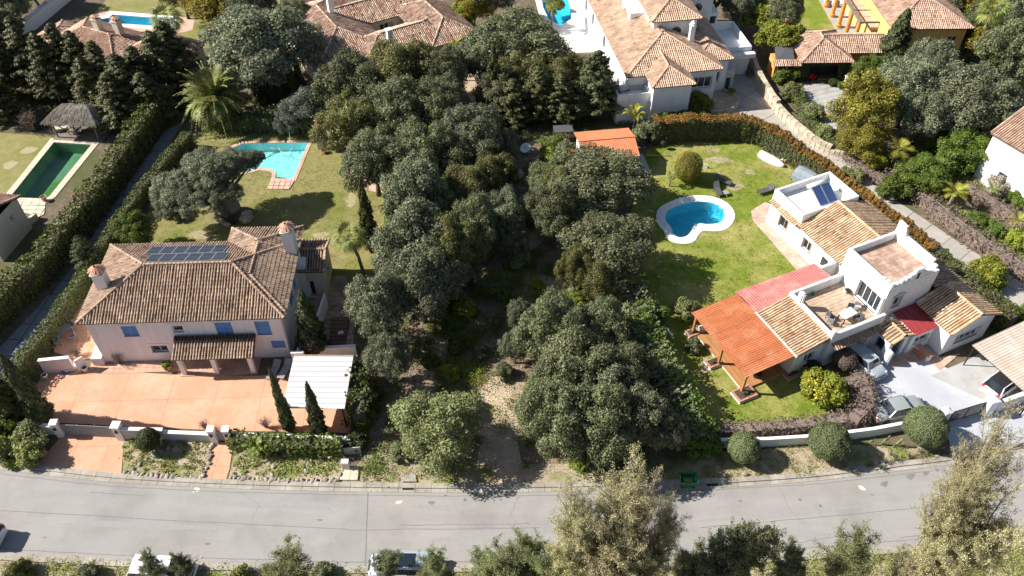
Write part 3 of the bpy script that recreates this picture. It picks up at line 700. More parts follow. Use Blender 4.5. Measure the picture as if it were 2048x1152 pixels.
def hedge(name, label, pts, width, height, m, dens=70, leaf=.10, group=None, lump=.11, seed=3, top=None, cat='hedge', z=0, bare=None):
    """clipped hedge along a path; its leaves are scattered over a lumpy box section"""
    rng = np.random.default_rng(seed); P = np.array([(p[0], p[1]) for p in pts], float)
    seg = P[1:] - P[:-1]; L = np.linalg.norm(seg, axis=1); cum = np.concatenate([[0], np.cumsum(L)]); tot = cum[-1]
    root = thing(name, label, cat, (P[0, 0], P[0, 1], z), 0, group)
    def gen(n, topf):
        s = rng.random(n) * tot; i = np.clip(np.searchsorted(cum, s) - 1, 0, len(L) - 1); f = (s - cum[i]) / L[i]
        c = P[i] + seg[i] * f[:, None]; d = seg[i] / L[i][:, None]; nr = np.stack([-d[:, 1], d[:, 0]], 1)
        hv = height if not callable(height) else height(s / tot)
        hv = hv * (1 + .05 * np.sin(s * 1.1 + seed) + .03 * np.sin(s * 3.3)); wv = width * (1 + .08 * np.sin(s * 1.7 + 2) + .05 * np.sin(s * 4.1))
        ist = rng.random(n) < topf
        lat = np.where(ist, rng.uniform(-1, 1, n), np.sign(rng.normal(size=n)) * (1 - .10 * rng.random(n) ** 2)) * wv / 2
        h = np.where(ist, hv * (1 - .06 * rng.random(n) ** 2), hv * rng.random(n) ** .8)
        l = lump * (np.sin(s * 5 + h * 4) * np.sin(h * 6 + s * 2.3) + .6 * np.sin(s * 11 + lat * 5))
        edge = np.abs(lat) / (wv / 2) * (h / hv); h = h - .12 * np.clip(edge - .85, 0, 1) * 4 * ist
        X = np.stack([c[:, 0] + nr[:, 0] * (lat + np.where(ist, 0, np.sign(lat) * l)), c[:, 1] + nr[:, 1] * (lat + np.where(ist, 0, np.sign(lat) * l)), h + np.where(ist, l, 0)], 1)
        N2 = np.where(ist[:, None], np.array([[0, 0, 1.0]]), np.concatenate([nr * np.sign(lat)[:, None], np.full((n, 1), .25)], 1)) + rng.normal(size=(n, 3)) * .5
        X[:, :2] -= P[0]
        return X, N2
    hmean = height if not callable(height) else 2.5
    X, N2 = gen(int(dens * tot * (2 * hmean + width)), width / (2 * hmean + width)); V, F = leaf_quads(X, N2, leaf, .62, rng)
    put('foliage', npmesh(name, V, F, m, rng.beta(2, 2, len(X))), root)
    if top:
        X, N2 = gen(int(dens * 3.2 * tot * width), .97); X[:, 2] += .10; kp = X[:, 2] > np.percentile(X[:, 2], 3) * 0 + .9; X = X[kp]; N2 = N2[kp]; V, F = leaf_quads(X, N2, leaf * .8, .55, rng)
        put('new_growth', npmesh(name, V, F, top, rng.beta(2, 2, len(X))), root)
    # woody core
    mb = MB()
    for i in range(len(P) - 1):
        a = P[i] - P[0]; b = P[i + 1] - P[0]; hh = hmean * .8 if not callable(height) else min(height(np.array([cum[i] / tot]))[0], height(np.array([cum[i + 1] / tot]))[0]) * .8
        mb.bar((a[0], a[1], hh / 2), (b[0], b[1], hh / 2), width * .55, hh)
    mb.build('stems', bare or 'bark', root); return root
# ================================================================== THE GROUND, ROAD, PAVING, POOLS
def P2(l, h=0): return [(v.x, v.y) for v in ats(l, h)]
def offset(pts, d):
    """offset a closed counter-clockwise or clockwise outline outwards by d"""
    s = 1 if area(pts) > 0 else -1; n = len(pts); out = []
    for i in range(n):
        p, q, r_ = Vector(pts[i - 1]), Vector(pts[i]), Vector(pts[(i + 1) % n])
        a = (q - p).normalized(); b = (r_ - q).normalized(); na = Vector((a.y, -a.x)) * s; nb = Vector((b.y, -b.x)) * s
        m_ = (na + nb); m_ = m_.normalized() if m_.length > 1e-6 else na; k = 1 / max(.5, m_.dot(na))
        out.append((q.x + m_.x * d * k, q.y + m_.y * d * k))
    return out
c2 = lambda l: [(a / 2.88, b / 2.88) for a, b in l]
# pools: inner outlines
pool_green = P2([(108, 285), (183, 290), (100, 392), (91, 398), (20, 395)])
pool_aqua = P2(smooth([Vector((a, b)) for a, b in c2([(1345, 850), (1400, 828)])], 1, False) + c2([(1775, 822), (1688, 1032), (1583, 1030), (1592, 992), (1560, 976), (1500, 968), (1440, 985), (1370, 1000), (1300, 988), (1280, 960), (1300, 900)]))
kid_in = [(v.x, v.y) for v in smooth([Vector(p) for p in P2([(1100 + a / 3.2, 220 + b / 3.2) for a, b in [(738, 690), (752, 650), (800, 622), (870, 600), (950, 588), (1040, 597), (1095, 625), (1117, 665), (1108, 703), (1075, 726), (1010, 733), (950, 728), (917, 745), (898, 785), (870, 810), (825, 817), (790, 797), (775, 755), (748, 722)]])], 4)]
kid_out = [(v.x, v.y) for v in smooth([Vector(p) for p in P2([(1100 + a / 3.2, 220 + b / 3.2) for a, b in [(680, 675), (700, 628), (770, 588), (860, 558), (960, 548), (1060, 562), (1140, 602), (1180, 660), (1175, 712), (1130, 762), (1060, 778), (985, 774), (950, 800), (925, 840), (870, 858), (795, 850), (745, 818), (728, 775), (690, 730)]])], 4)]
pool_tl = P2([(60 + a / 6.777, b / 6.777) for a, b in [(905, 295), (960, 262), (1070, 245), (1120, 200), (1640, 240), (1900, 262), (1900, 395), (1640, 352), (1160, 320)]])
pool_tc = P2([(1080, -25), (1128, -25), (1140, 12), (1143, 38), (1122, 52), (1098, 40), (1086, 15)])
HOLES = [pool_green, pool_aqua, kid_in, pool_tl, pool_tc]
ground_out = [(-900, -60), (900, -60), (900, 1500), (-900, 1500)]
sheet('ground', ground_out, 0, 'dirt', holes=HOLES)

def pool(name, label, inner, tile, water, coping=None, cm='coping_cream', cw=.45, depth=1.5, slabs=True, lvl=-.12, step=.55):
    cx = sum(p[0] for p in inner) / len(inner); cy = sum(p[1] for p in inner) / len(inner)
    root = thing(name, label, 'swimming pool', (cx, cy, 0)); q = [(a - cx, b - cy) for a, b in inner]
    if area(q) < 0: q = q[::-1]
    mb = MB()
    for i in range(len(q)):
        j = (i + 1) % len(q); mb.poly([(*q[j], .05), (*q[i], .05), (*q[i], -depth), (*q[j], -depth)])
    mb.build('basin_wall', tile, root)
    sheet('basin_floor', q, -depth, tile, kind=None, parent=root); sheet('water', q, lvl, water, kind=None, parent=root)
    if coping:
        o = [(a - cx, b - cy) for a, b in coping]; s_ = sheet('coping', o, .06, cm, holes=[q], kind=None, parent=root)
        mb = MB()
        for i in range(len(o)): j = (i + 1) % len(o); mb.poly([(*o[i], -.02), (*o[j], -.02), (*o[j], .06), (*o[i], .06)])
        mb.build('coping_edge', cm, root)
    elif slabs:
        o = offset(q, cw); n = 0
        for i in range(len(q)):
            j = (i + 1) % len(q); L = math.dist(q[i], q[j]); k = max(1, round(L / step))
            for s in range(k):
                f, g = (s + .02) / k, (s + .98) / k; lr = lambda A, B, t: (A[0] + (B[0] - A[0]) * t, A[1] + (B[1] - A[1]) * t)
                MB().prism([lr(q[i], q[j], f), lr(q[i], q[j], g), lr(o[i], o[j], g), lr(o[i], o[j], f)], .004, .06).build('coping_stone', cm, root)
    return root
pool('swimming_pool', 'kidney shaped blue pool with broad white rim on the green lawn', kid_in, 'pool_tile_blue', 'water_blue', coping=kid_out, cm='coping_white', depth=1.25)
pa = pool('swimming_pool', 'turquoise pool with green stains and pink stone edge half under an oak', pool_aqua, 'pool_tile_aqua', 'water_aqua', cm='coping_pink', cw=.4, depth=1.1)
pool('swimming_pool', 'long rectangular pool of murky green water in front of the thatched gazebo', pool_green, 'pool_tile_algae', 'water_green', cm='coping_cream', cw=.7, depth=1.4, step=.7)
pool('swimming_pool', 'bright blue pool with curved corner steps behind the far left tiled house', pool_tl, 'pool_tile_cyan', 'water_cyan', cm='coping_white', cw=.9, depth=1.3, step=1.0)
pool('swimming_pool', 'cyan pool on the white patio at the top centre of the photo', pool_tc, 'pool_tile_cyan', 'water_cyan', cm='coping_white', cw=.5, depth=1.3, step=1.0)
# pink apron slab south of the aqua pool
paved('pool_apron', P2(c2([(1562, 1038), (1700, 1036), (1668, 1092), (1538, 1090)])), (.6, .6), 'coping_pink', z=.055, t=.03)

# ---- lawns
lawnR = P2([(1296, 300), (1330, 282), (1545, 276), (1590, 310), (1640, 360), (1560, 400), (1525, 450), (1660, 560), (1600, 610), (1480, 660), (1480, 720), (1590, 740), (1700, 800), (1640, 835), (1430, 868), (1340, 740), (1240, 620), (1200, 560), (1240, 480), (1270, 400), (1265, 340)])
sheet('lawn', lawnR, .012, 'lawn_green', holes=[kid_in], label='bright green lawn round the kidney pool')
lawnM = P2([(330, 520), (290, 470), (310, 350), (400, 255), (660, 262), (700, 330), (770, 372), (775, 560), (730, 620), (600, 520)])
sheet('lawn', lawnM, .012, 'lawn_dry', holes=[pool_aqua], label='yellowish lawn behind the brown roofed house')
lawnL = P2([(-60, 262), (96, 272), (110, 278), (10, 400), (-60, 420)])
sheet('lawn', lawnL, .012, 'lawn_dry', label='dry lawn beside the murky green pool')
lawnTL = P2([(60, 165), (250, -40), (560, -40), (560, 30), (420, 95), (150, 120)])
sheet('lawn', lawnTL, .012, 'lawn_dry', holes=[pool_tl], label='pale lawn round the far left blue pool')
lawnTR = P2([(1590, 65), (1600, -30), (1690, -30), (1722, 70)])
sheet('lawn', lawnTR, .012, 'lawn_green', label='green lawn behind the low garage roof')
lawnRR = P2([(1985, 165), (2100, 150), (2100, 250), (2020, 240)])
sheet('lawn', lawnRR, .012, 'lawn_green', label='green lawn at the right edge of the photo')
sheet('lawn', P2([(1160, -40), (1195, -40), (1215, 100), (1200, 104)]), .03, 'lawn_dry', label='narrow grass strip between patio and white house')
# ---- wood floor
wood_l = P2([(800, 420), (900, 280), (1040, 230), (1150, 300), (1240, 400), (1190, 560), (1230, 640), (1290, 720), (1400, 900), (1330, 950), (740, 950), (720, 720), (780, 560)])
sheet('forest_floor', wood_l, .008, 'leaf_litter')
sheet('sandy_track', [(v.x, v.y) for v in smooth([Vector(p) for p in P2([(945, 815), (985, 755), (1060, 765), (1062, 830), (1035, 880), (1045, 962), (955, 966), (960, 880)])], 5)], .014, 'sandy')
sheet('sandy_clearing', [(v.x, v.y) for v in smooth([Vector(p) for p in P2([(960, 555), (1040, 545), (1130, 560), (1180, 590), (1100, 615), (1030, 600), (985, 590)])], 5)], .014, 'sandy')
sheet('sandy_clearing', [(v.x, v.y) for v in smooth([Vector(p) for p in P2([(1040, 390), (1075, 400), (1090, 470), (1060, 500), (1035, 470)])], 5)], .014, 'sandy')
sheet('sandy_clearing', [(v.x, v.y) for v in smooth([Vector(p) for p in P2([(850, 665), (905, 670), (890, 720), (870, 750), (840, 735)])], 5)], .014, 'sandy')
sheet('sandy_clearing', [(v.x, v.y) for v in smooth([Vector(p) for p in P2([(930, 150), (985, 150), (1000, 195), (960, 215), (935, 190)])], 5)], .014, 'sandy')
# ---- road with kerbs
up_in = P2([(-320, 905), (-150, 922), (0, 940), (111, 953), (223, 965), (334, 972), (445, 977), (594, 981.5), (760, 984.5), (913, 986), (1090, 984), (1300, 979), (1446, 975), (1629, 962.5), (1811, 940.6), (1899, 930), (1990, 915), (2150, 885), (2350, 845)])
lo_in = P2([(-320, 1068), (-150, 1088), (0, 1105), (148, 1113), (260, 1119), (482, 1127), (718, 1132), (927, 1129), (1090, 1128), (1300, 1125), (1500, 1112), (1680, 1100), (1811, 1090), (1903, 1078), (2050, 1055), (2250, 1015), (2400, 980)])
up = [(v.x, v.y) for v in smooth([Vector(p) for p in up_in], 6, False)]; lo = [(v.x, v.y) for v in smooth([Vector(p) for p in lo_in], 6, False)]
sheet('road', up + lo[::-1], .016, 'asphalt')
def along(pl, a, b):
    """slices of a polyline at arc lengths a..b"""
    out = []; s = 0
    for p, q in zip(pl, pl[1:]):
        L = math.dist(p, q)
        for t in (a, b):
            if s <= t < s + L: out.append((t, (p[0] + (q[0] - p[0]) * (t - s) / L, p[1] + (q[1] - p[1]) * (t - s) / L), ((q[0] - p[0]) / L, (q[1] - p[1]) / L)))
        s += L
    return out
def kerb(pl, side, label, w1=.34, w2=.42):
    root = thing('kerb', label, None, (pl[0][0], pl[0][1], 0)); root['kind'] = 'structure'
    ox, oy = pl[0]; tot = sum(math.dist(a, b) for a, b in zip(pl, pl[1:])); s = 0; rr = random.Random(5)
    while s < tot - 1.4:
        L = 1.25 + rr.uniform(-.02, .02); c = along(pl, s + .012, s + L - .012); s += L
        if len(c) < 2: continue
        c.sort(); (_, A, da), (_, B, db) = c[0], c[-1]; na = (-da[1] * side, da[0] * side); nb = (-db[1] * side, db[0] * side)
        q = lambda P, n, d: (P[0] + n[0] * d - ox, P[1] + n[1] * d - oy)
        MB().prism([q(A, na, 0), q(B, nb, 0), q(B, nb, w1), q(A, na, w1)], .005, .045).build('gutter_slab', 'kerb', root)
        MB().prism([q(A, na, w1), q(B, nb, w1), q(B, nb, w1 + w2), q(A, na, w1 + w2)], .005, .14 + rr.uniform(-.006, .006)).build('kerb_stone', 'kerb', root)
kerb(up, 1, 'pale concrete kerb and gutter on the house side of the road')
kerb(lo, -1, 'pale concrete kerb and gutter on the near side of the road', .25, .35)
sheet('roadside_bank', [(p[0], p[1] - .4) for p in lo] + [(60, 5), (-60, 5)], .006, 'verge_soil')
up_back = [(p[0], p[1] + .6) for p in up]
sheet('verge', [p for p in up_back if 27.0 > p[0] > -13.5] + P2([(1895, 895), (1700, 890), (1430, 905), (1300, 925), (1000, 930), (740, 900)]), .009, 'verge_soil')
# road wear: patch joints and stains
sheet('road_patch', P2([(735, 985), (737, 985), (731.5, 1131), (729.5, 1131)]), .021, 'asphalt_stain')
for q in [[(388, 976), (396, 974), (400, 979), (394, 984)], [(384, 984), (388, 982), (389, 986)], [(792, 1003), (806, 1001), (800, 1008), (792, 1008)], [(1716, 972), (1724, 972), (1732, 980), (1722, 980)]]:
    sheet('paint_splash', [(v.x, v.y) for v in smooth([Vector(p) for p in P2(q)], 3)], .021, 'coping_cream')
for q in [[(1760, 968), (1775, 962), (1772, 974)], [(1812, 952), (1830, 948), (1822, 960)], [(1845, 946), (1860, 942), (1852, 952)], [(1870, 936), (1880, 940), (1872, 944)], [(855, 1004), (870, 1003), (864, 1010)]]:
    sheet('oil_stain', [(v.x, v.y) for v in smooth([Vector(p) for p in P2(q)], 3)], .021, 'asphalt_stain')
def crack(pts, wd=.03):
    v = ats(pts); mb = MB()
    for a, b in zip(v, v[1:]):
        n = (b - a).normalized(); n = Vector((-n.y, n.x, 0)) * wd / 2; mb.poly([a - n, b - n, b + n, a + n])
    return mb
rr = random.Random(4); mb = MB()
for (x0, y0, x1, y1) in [(0, 1022, 700, 1060), (700, 1060, 1080, 1056), (1400, 1056, 1880, 1012), (180, 985, 290, 992), (1800, 1075, 1880, 1068), (800, 1050, 1060, 1048)]:
    n = 14; m_ = crack([(x0 + (x1 - x0) * i / n, y0 + (y1 - y0) * i / n + rr.uniform(-1, 1)) for i in range(n + 1)], .05); k = len(mb.v); mb.v += m_.v; mb.f += [tuple(i + k for i in f) for f in m_.f]
mb.build('road_seams', 'asphalt_stain', None, (0, 0, .022), kind='structure')
# drain grates
def grate(px, py, label, w=.9, d=.45, ang=0):
    p = at(px, py); t = thing('drain_grate', label, 'drain grate', (p.x, p.y, .045), ang)
    MB().box(-w / 2, w / 2, -d / 2, d / 2, -.03, .004).build('pit', 'dark_void', t)
    f = MB(); f.box(-w / 2 - .06, w / 2 + .06, -d / 2 - .06, -d / 2, -.03, .03).box(-w / 2 - .06, w / 2 + .06, d / 2, d / 2 + .06, -.03, .03).box(-w / 2 - .06, -w / 2, -d / 2, d / 2, -.03, .03).box(w / 2, w / 2 + .06, -d / 2, d / 2, -.03, .03); f.build('grate_frame', 'kerb', t)
    for i in range(6): MB().box(-w / 2, w / 2, -d / 2 + .03 + i * d / 6, -d / 2 + .03 + i * d / 6 + .03, 0, .02).build('bar', 'iron', t)
grate(817, 976, 'iron drain grate in the gutter by the pale green tree'); grate(1424, 968, 'iron drain grate beside the green skip')
sheet('drain_apron', P2([(803, 950), (831, 950), (833, 965), (802, 965)]), .15, 'kerb')

# ---- left house: forecourt, paths, beds
fore = P2([(98, 728), (158, 716), (175, 738), (345, 750), (520, 752), (590, 742), (706, 742), (704, 866), (455, 862), (240, 852), (118, 846), (78, 830), (62, 790)])
paved('forecourt', fore, (3.9, 3.9), 'salmon_paving', z=.022, t=.02, gap=.008, ang=R(2), bed='under_beige')
paved('driveway_apron', P2([(128, 868), (249, 874), (243, 948), (150, 942), (72, 930)]), (2.6, 2.6), 'salmon_paving', z=.022, t=.02, gap=.008, ang=R(2), bed='under_beige')
paved('garden_path', P2([(418, 884), (467, 886), (456, 960), (400, 958)]), (1.2, 1.2), 'salmon_paving', z=.022, t=.02, gap=.008, ang=R(-3), bed='under_beige')
paved('side_terrace', P2([(90, 640), (200, 560), (230, 640), (185, 716), (160, 722), (110, 705)]), (.9, .9), 'salmon_paving', z=.022, t=.02, gap=.01, bed='under_beige')
paved('stone_path', P2([(612, 560), (690, 552), (712, 600), (706, 690), (640, 690), (600, 640)]), (.9, .6), 'old_terracotta', z=.022, t=.03, gap=.02, bond=.5)
for q, lb in (([(249, 876), (424, 882), (405, 955), (245, 948)], 'planted bed of small succulents under the front wall'), ([(470, 905), (692, 912), (678, 960), (457, 958)], 'planted bed of small succulents under the ivy hedge')):
    sheet('planting_bed', P2(q), .05, 'verge_soil', label=lb)
# concrete slabs and meter box by the road
paved('concrete_pad', P2([(686, 934), (719, 935), (715, 962), (679, 961)]), (.78, 1.2), 'coping_cream', z=.02, t=.12, gap=.012)
# ---- long driveway between the two left hedges
paved('slab_driveway', P2([(-60, 760), (62, 630), (130, 556), (188, 470), (240, 390), (330, 262), (372, 240), (318, 330), (262, 420), (205, 515), (132, 625), (58, 705), (-30, 820)]), (2.1, 1.9), 'grey_slab', z=.02, t=.05, gap=.05, ang=R(-5))
# ---- right: diagonal driveway
paved('winding_driveway', [(v.x, v.y) for v in smooth([Vector(p) for p in P2([(1440, 150), (1500, 150), (1545, 195), (1575, 235), (1660, 292), (1745, 368), (1850, 440), (1960, 512), (2080, 590), (2160, 650), (2070, 640), (1945, 560), (1815, 472), (1700, 388), (1620, 315), (1560, 262), (1520, 240), (1440, 246), (1380, 210)])], 4)], (2.3, 2.3), 'drive_slab', z=.02, t=.04, gap=.035, ang=R(40), bed='verge_soil')
# ---- grey courtyard of the right house
court = P2([(1716, 700), (1800, 690), (1880, 730), (1900, 740), (1990, 690), (2120, 650), (2140, 900), (1990, 830), (1890, 838), (1760, 850), (1700, 790)])
paved('courtyard', court, (6.2, 6.2), 'grey_court', z=.02, t=.02, gap=.004, ang=R(25), bed='grey_court')
sheet('courtyard_worn_strip', P2([(1860, 752), (1985, 700), (2040, 765), (1965, 800)]), .0435, 'grey_court_worn')
sheet('gate_apron', P2([(1886, 842), (2000, 826), (2120, 830), (2120, 900), (2030, 915), (1912, 930)]), .026, 'grey_court')
# ---- courtyard of the far right garage, and white patio, terrace strips
paved('garage_forecourt', P2([(1602, 168), (1700, 172), (1690, 210), (1672, 262), (1640, 262), (1602, 222)]), (.9, .9), 'court_stone', z=.02, t=.03, gap=.02, ang=R(20), bond=.5)
paved('pool_patio', P2([(1060, -40), (1168, -40), (1208, 104), (1120, 106), (1086, 60)]), (2.4, 2.4), 'white_patio', z=.02, t=.03, gap=.008) if False else sheet('pool_patio', P2([(1060, -40), (1168, -40), (1208, 104), (1120, 106), (1086, 60)]), .02, 'white_patio', holes=[pool_tc])
sheet('pool_patio', P2([(176, 45), (200, 22), (390, 36), (385, 60), (360, 66), (150, 60)]), .02, 'coping_pink', holes=[offset(pool_tl, .05)])
sheet('gravel_yard', P2([(560, -40), (680, -40), (660, 30), (610, 60), (560, 40)]), .02, 'under_brown')
paved('house_footpath', P2([(1502, 422), (1530, 405), (1548, 412), (1546, 430), (1632, 520), (1664, 548), (1610, 560), (1505, 440)]), (.5, .5), 'pink_paving', z=.02, t=.04, gap=.008, ang=R(25))
paved('entrance_paving', P2([(1770, 722), (1850, 690), (1880, 715), (1920, 708), (1878, 742), (1855, 718), (1785, 735)]), (.6, .6), 'pink_paving', z=.045, t=.02, gap=.008, ang=R(25))
paved('pool_terrace', P2([(30, 405), (92, 405), (88, 430), (70, 438), (25, 425)]), (.9, .7), 'coping_cream', z=.02, t=.05, gap=.03, jit=.05)
paved('yellow_house_terrace', [(44.4, 98.5), (48.0, 98.5), (48.0, 116), (44.4, 116)], (.9, .9), 'court_stone', z=.02, t=.03, gap=.015)
# semicircular pink step by the middle lawn
sheet('curved_terrace', [(v.x, v.y) for v in smooth([Vector(p) for p in P2([(696, 330), (705, 362), (735, 380), (770, 384), (775, 360), (740, 330)])], 4)], .03, 'coping_pink')

# thin dirt along the gutter, cracks and repair patches in the asphalt
rr = random.Random(14)
def blotch(px, py, a, b, m, z=.0195, name='road_stain', n=11, ang=0):
    c = at(px, py); q = []
    for i in range(n):
        t = 2 * math.pi * i / n; k = rr.uniform(.6, 1.15); x, y = math.cos(t) * a * k, math.sin(t) * b * k
        q.append(Vector((c.x + x * math.cos(ang) - y * math.sin(ang), c.y + x * math.sin(ang) + y * math.cos(ang), 0)))
    sheet(name, [(v.x, v.y) for v in smooth(q, 3)], z, m)
mat('asphalt_dark', (.275, .267, .255), (.30, .292, .28), 3, rough=.92, world=True, speck=.12, sscale=20)
for px, py, a, b in ((560, 1010, 6.5, .35), (300, 1052, 8, .3), (1000, 1068, 5, .4), (1560, 1030, 7, .35), (1500, 1080, 6, .25), (120, 985, 4, .3), (880, 1015, 3, .25)): blotch(px, py, a, b, 'asphalt_dark', .0185, 'worn_strip', 13, R(-2 if px < 900 else 5))
for px, py in ((640, 1040), (415, 1088), (930, 1000), (1480, 1002), (1640, 1012), (1180, 1000), (90, 1075), (1745, 990), (1600, 1000)): blotch(px, py, rr.uniform(.1, .3), rr.uniform(.06, .16), 'asphalt_stain', .021)
def jag(pts, n=10, amp=1.6, wd=.035, name='road_crack'):
    out = []
    for (x0, y0), (x1, y1) in zip(pts, pts[1:]):
        for i in range(n): out.append((x0 + (x1 - x0) * i / n + rr.uniform(-amp, amp), y0 + (y1 - y0) * i / n + rr.uniform(-amp, amp) * .7))
    crack(out, wd).build(name, 'asphalt_stain', None, (0, 0, .0225), kind='structure')
jag([(1480, 1090), (1600, 1085), (1700, 1068)]); jag([(1560, 975), (1580, 1020), (1610, 1050)], wd=.025); jag([(480, 984), (520, 1010), (500, 1045)], wd=.02); jag([(1040, 990), (1020, 1030), (1060, 1070)], wd=.02)
jag([(0, 948), (220, 973), (450, 984), (740, 991), (1000, 993), (1300, 986), (1640, 968), (1880, 940)], 18, .8, .05, 'gutter_dirt'); jag([(0, 1098), (260, 1112), (720, 1125), (1100, 1122), (1500, 1106), (1880, 1075)], 18, .8, .05, 'gutter_dirt')
jag([(200, 930), (206, 948), (214, 962)], 5, 1, .02, 'kerb_crack')
# bare and mossy patches on the lawns
mat('bare_soil', (.40, .33, .22), (.30, .26, .13), 3, rough=1, world=True, speck=.2, sscale=12)
for px, py, a, b in ((1440, 320, 1.6, .7), (1470, 372, 1.1, .8), (1428, 300, .9, .5), (1500, 345, .7, .5), (1395, 470, .8, .5), (1430, 690, .8, 1.3), (1412, 730, .6, 1.0), (700, 400, .7, 1.2), (640, 470, 1.0, .5), (400, 470, 1.4, .6), (60, 300, 1.2, .8), (20, 330, .9, .9)): blotch(px, py, a, b, 'bare_soil', .0165, 'bare_patch')
# ================================================================== HOUSES
def solar_panel(parent, P0, U, V, name='solar_panel'):
    """one framed panel: P0 corner, U width vector, V slope vector"""
    P0, U, V = map(Vector, (P0, U, V)); n = U.cross(V).normalized(); n = n if n.z > 0 else -n
    f = MB(); t = .045
    for a, b in ((P0, P0 + U), (P0 + U, P0 + U + V), (P0 + U + V, P0 + V), (P0 + V, P0)): f.bar(a, b, .04, t, up=n)
    w = f.build('panel_frame' if False else name, 'alu', parent)
    c = MB(); c.poly([P0, P0 + U, P0 + U + V, P0 + V]); k = c.build('cell_sheet', 'solar_cell', w)
    g = MB(); u_, v_ = U.normalized(), V.normalized()
    for i in range(1, 6): a = P0 + U * i / 6 + n * .004; g.bar(a, a + V, .010, .003, up=n)
    g.bar(P0 + V * .5 + n * .005, P0 + V * .5 + U + n * .005, .03, .004, up=n); g.build('cell_lines', 'grey_metal', w)
    return w
# ---------------------------------------------------------------- 1. brown roofed house with blue shutters
H1 = thing('villa', 'pink villa with brown tiled roof, blue shutters and solar panels', 'house', (-35.5, 45.75, 0), R(2.3))
B = 'blue'
opsS = [(2.75, 4.05, 3.35, 4.65, B), (6.95, 7.85, 3.7, 4.5, 'window'), (10.55, 11.95, 2.95, 4.75, B), (13.85, 15.1, 3.05, 4.75, B), (14.75, 15.95, 1.35, 2.25, B), (4.45, 5.85, 1.2, 2.05, 'grille'), (7.6, 8.6, .1, 2.2, 'door'), (11.2, 12.6, .1, 2.2, 'door')]
block(H1, 0, 16.2, .15, 9.2, 0, 5.35, 'pink_wall', {'S': opsS, 'E': [(3.2, 4.5, 2.9, 4.7, B), (5.2, 6.2, 2.9, 4.7, B)], 'N': [(4, 5.4, 3, 4.6, 'window')]}, top=False)
rS = Run((0, .15), (16.2, .15))
for o in opsS[:6]: trim(H1, rS, o, 'pink_trim', .17 if o[4] == B else .25)
block(H1, 10.4, 16.2, 9.2, 11.0, 0, 5.35, 'pink_wall', top=False)
h1r = [rect(-.45, 16.6, -.15, 9.45, 5.4, .41), rect(10.1, 16.6, .5, 11.3, 5.4, .41)]
roof(H1, h1r, 'tiles_brown', seed=11)
# chimneys
chimney(H1, .95, 3.55, 5.0, 7.6, .95, .85, 'pink_trim', 'fan')
chimney(H1, 16.1, 7.9, 4.2, 8.0, .95, 1.0, 'white_wall', 'fan')
MB().box(15.75, 17.05, 7.3, 8.6, 0, 4.2).build('chimney_breast', 'white_wall', H1, bevel=.1)
# solar panels lie on the north slope in two rows
for row_, (x0, yy, n) in enumerate(((4.35, 4.95, 6), (3.75, 6.75, 6))):
    for i in range(n):
        z = 5.4 + .41 * (9.45 - yy) + .16
        solar_panel(H1, (x0 + i * 1.13, yy, z), (1.09, 0, 0), (-.02, 1.66, -1.66 * .41))
# east annex
block(H1, 16.2, 18.5, 7.4, 11.2, 0, 3.6, 'cream_wall', {'E': [(1.6, 2.9, .9, 2.0, 'window')], 'S': [(.4, 1.3, .1, 2.1, 'door')]}, top=False)
roof(H1, [rect(16.25, 18.75, 7.1, 11.4, 3.6, .36, 'SN')], 'tiles_brown', seed=12)
# porch: lean-to tiled roof on four pink pillars
PR = rect(6.85, 13.7, -1.85, .1, 2.45, .38, 'S')
roof(H1, [PR], 'tiles_brown', seed=13, verge=False)
k = MB()
for i in range(29): pass
TVp = MB()
for i in range(24): TVp.tube([(7.0 + i * .285, .0, 3.30), (7.0 + i * .285, -.34, 3.20)], .12, 8)
TVp.build('flashing_tiles', 'under_brown', H1)
for x in (7.25, 10.05, 13.15): MB().box(x - .2, x + .2, -1.6, -1.2, 0, 2.45).build('porch_pillar', 'pink_wall', H1, bevel=.02)
MB().box(7.0, 13.5, -1.68, -1.5, 2.25, 2.48).build('porch_beam', 'old_wood', H1)
paved('porch_floor', [(6.9, -1.75), (13.5, -1.75), (13.5, .1), (6.9, .1)], (.45, .45), 'salmon_tiles', z=.06, t=.05, gap=.008, parent=H1)
paved('front_paving', [(-1.2, -1.15), (6.9, -1.15), (6.9, .1), (-1.2, .1)], (.55, .55), 'salmon_tiles', z=.04, t=.03, gap=.01, parent=H1)
MB().box(-.9, 0.05, -.2, 3.0, 0, .95).build('side_parapet', 'pink_trim', H1, bevel=.02)
for x in (13.4, 15.6): MB().tube([(x, .1, 5.2), (x, .08, .3)], .04, 6) and None
MB().tube([(16.1, .08, 5.3), (16.1, .08, .2)], .05, 6).build('downpipe', 'pink_trim', H1)
MB().box(16.5, 17.6, -.9, -.6, 0, 1.7).build('side_wall', 'pink_wall', H1, bevel=.02)

# garden walls of this villa
def wall(name, label, pts, z1, m='white_wall', t=.25, cap=None, cat='wall', group=None, closed=False, z0=0):
    o = Vector((*pts[0], 0)); root = thing(name, label, cat, (o.x, o.y, 0), 0, group); w_ = MB(); c_ = MB()
    for i in range(len(pts) - 1):
        a = Vector((*pts[i], 0)) - o; b = Vector((*pts[i + 1], 0)) - o; z = z1[i] if hasattr(z1, '__len__') else z1
        w_.bar(a + Vector((0, 0, z / 2 + z0 / 2)), b + Vector((0, 0, z / 2 + z0 / 2)), t, z - z0)
        if cap: c_.bar(a + Vector((0, 0, z + .03)), b + Vector((0, 0, z + .03)), t + .08, .06)
    w_.build('wall_body', m, root)
    if cap: c_.build('coping', cap, root)
    return root
G2 = lambda *p: [(v.x, v.y) for v in ats(p)]
wall('garden_wall', 'pinkish screen wall with open side gate left of the pink villa', G2((92, 746), (152, 740)), 1.7, 'pink_trim', cap='pink_trim')
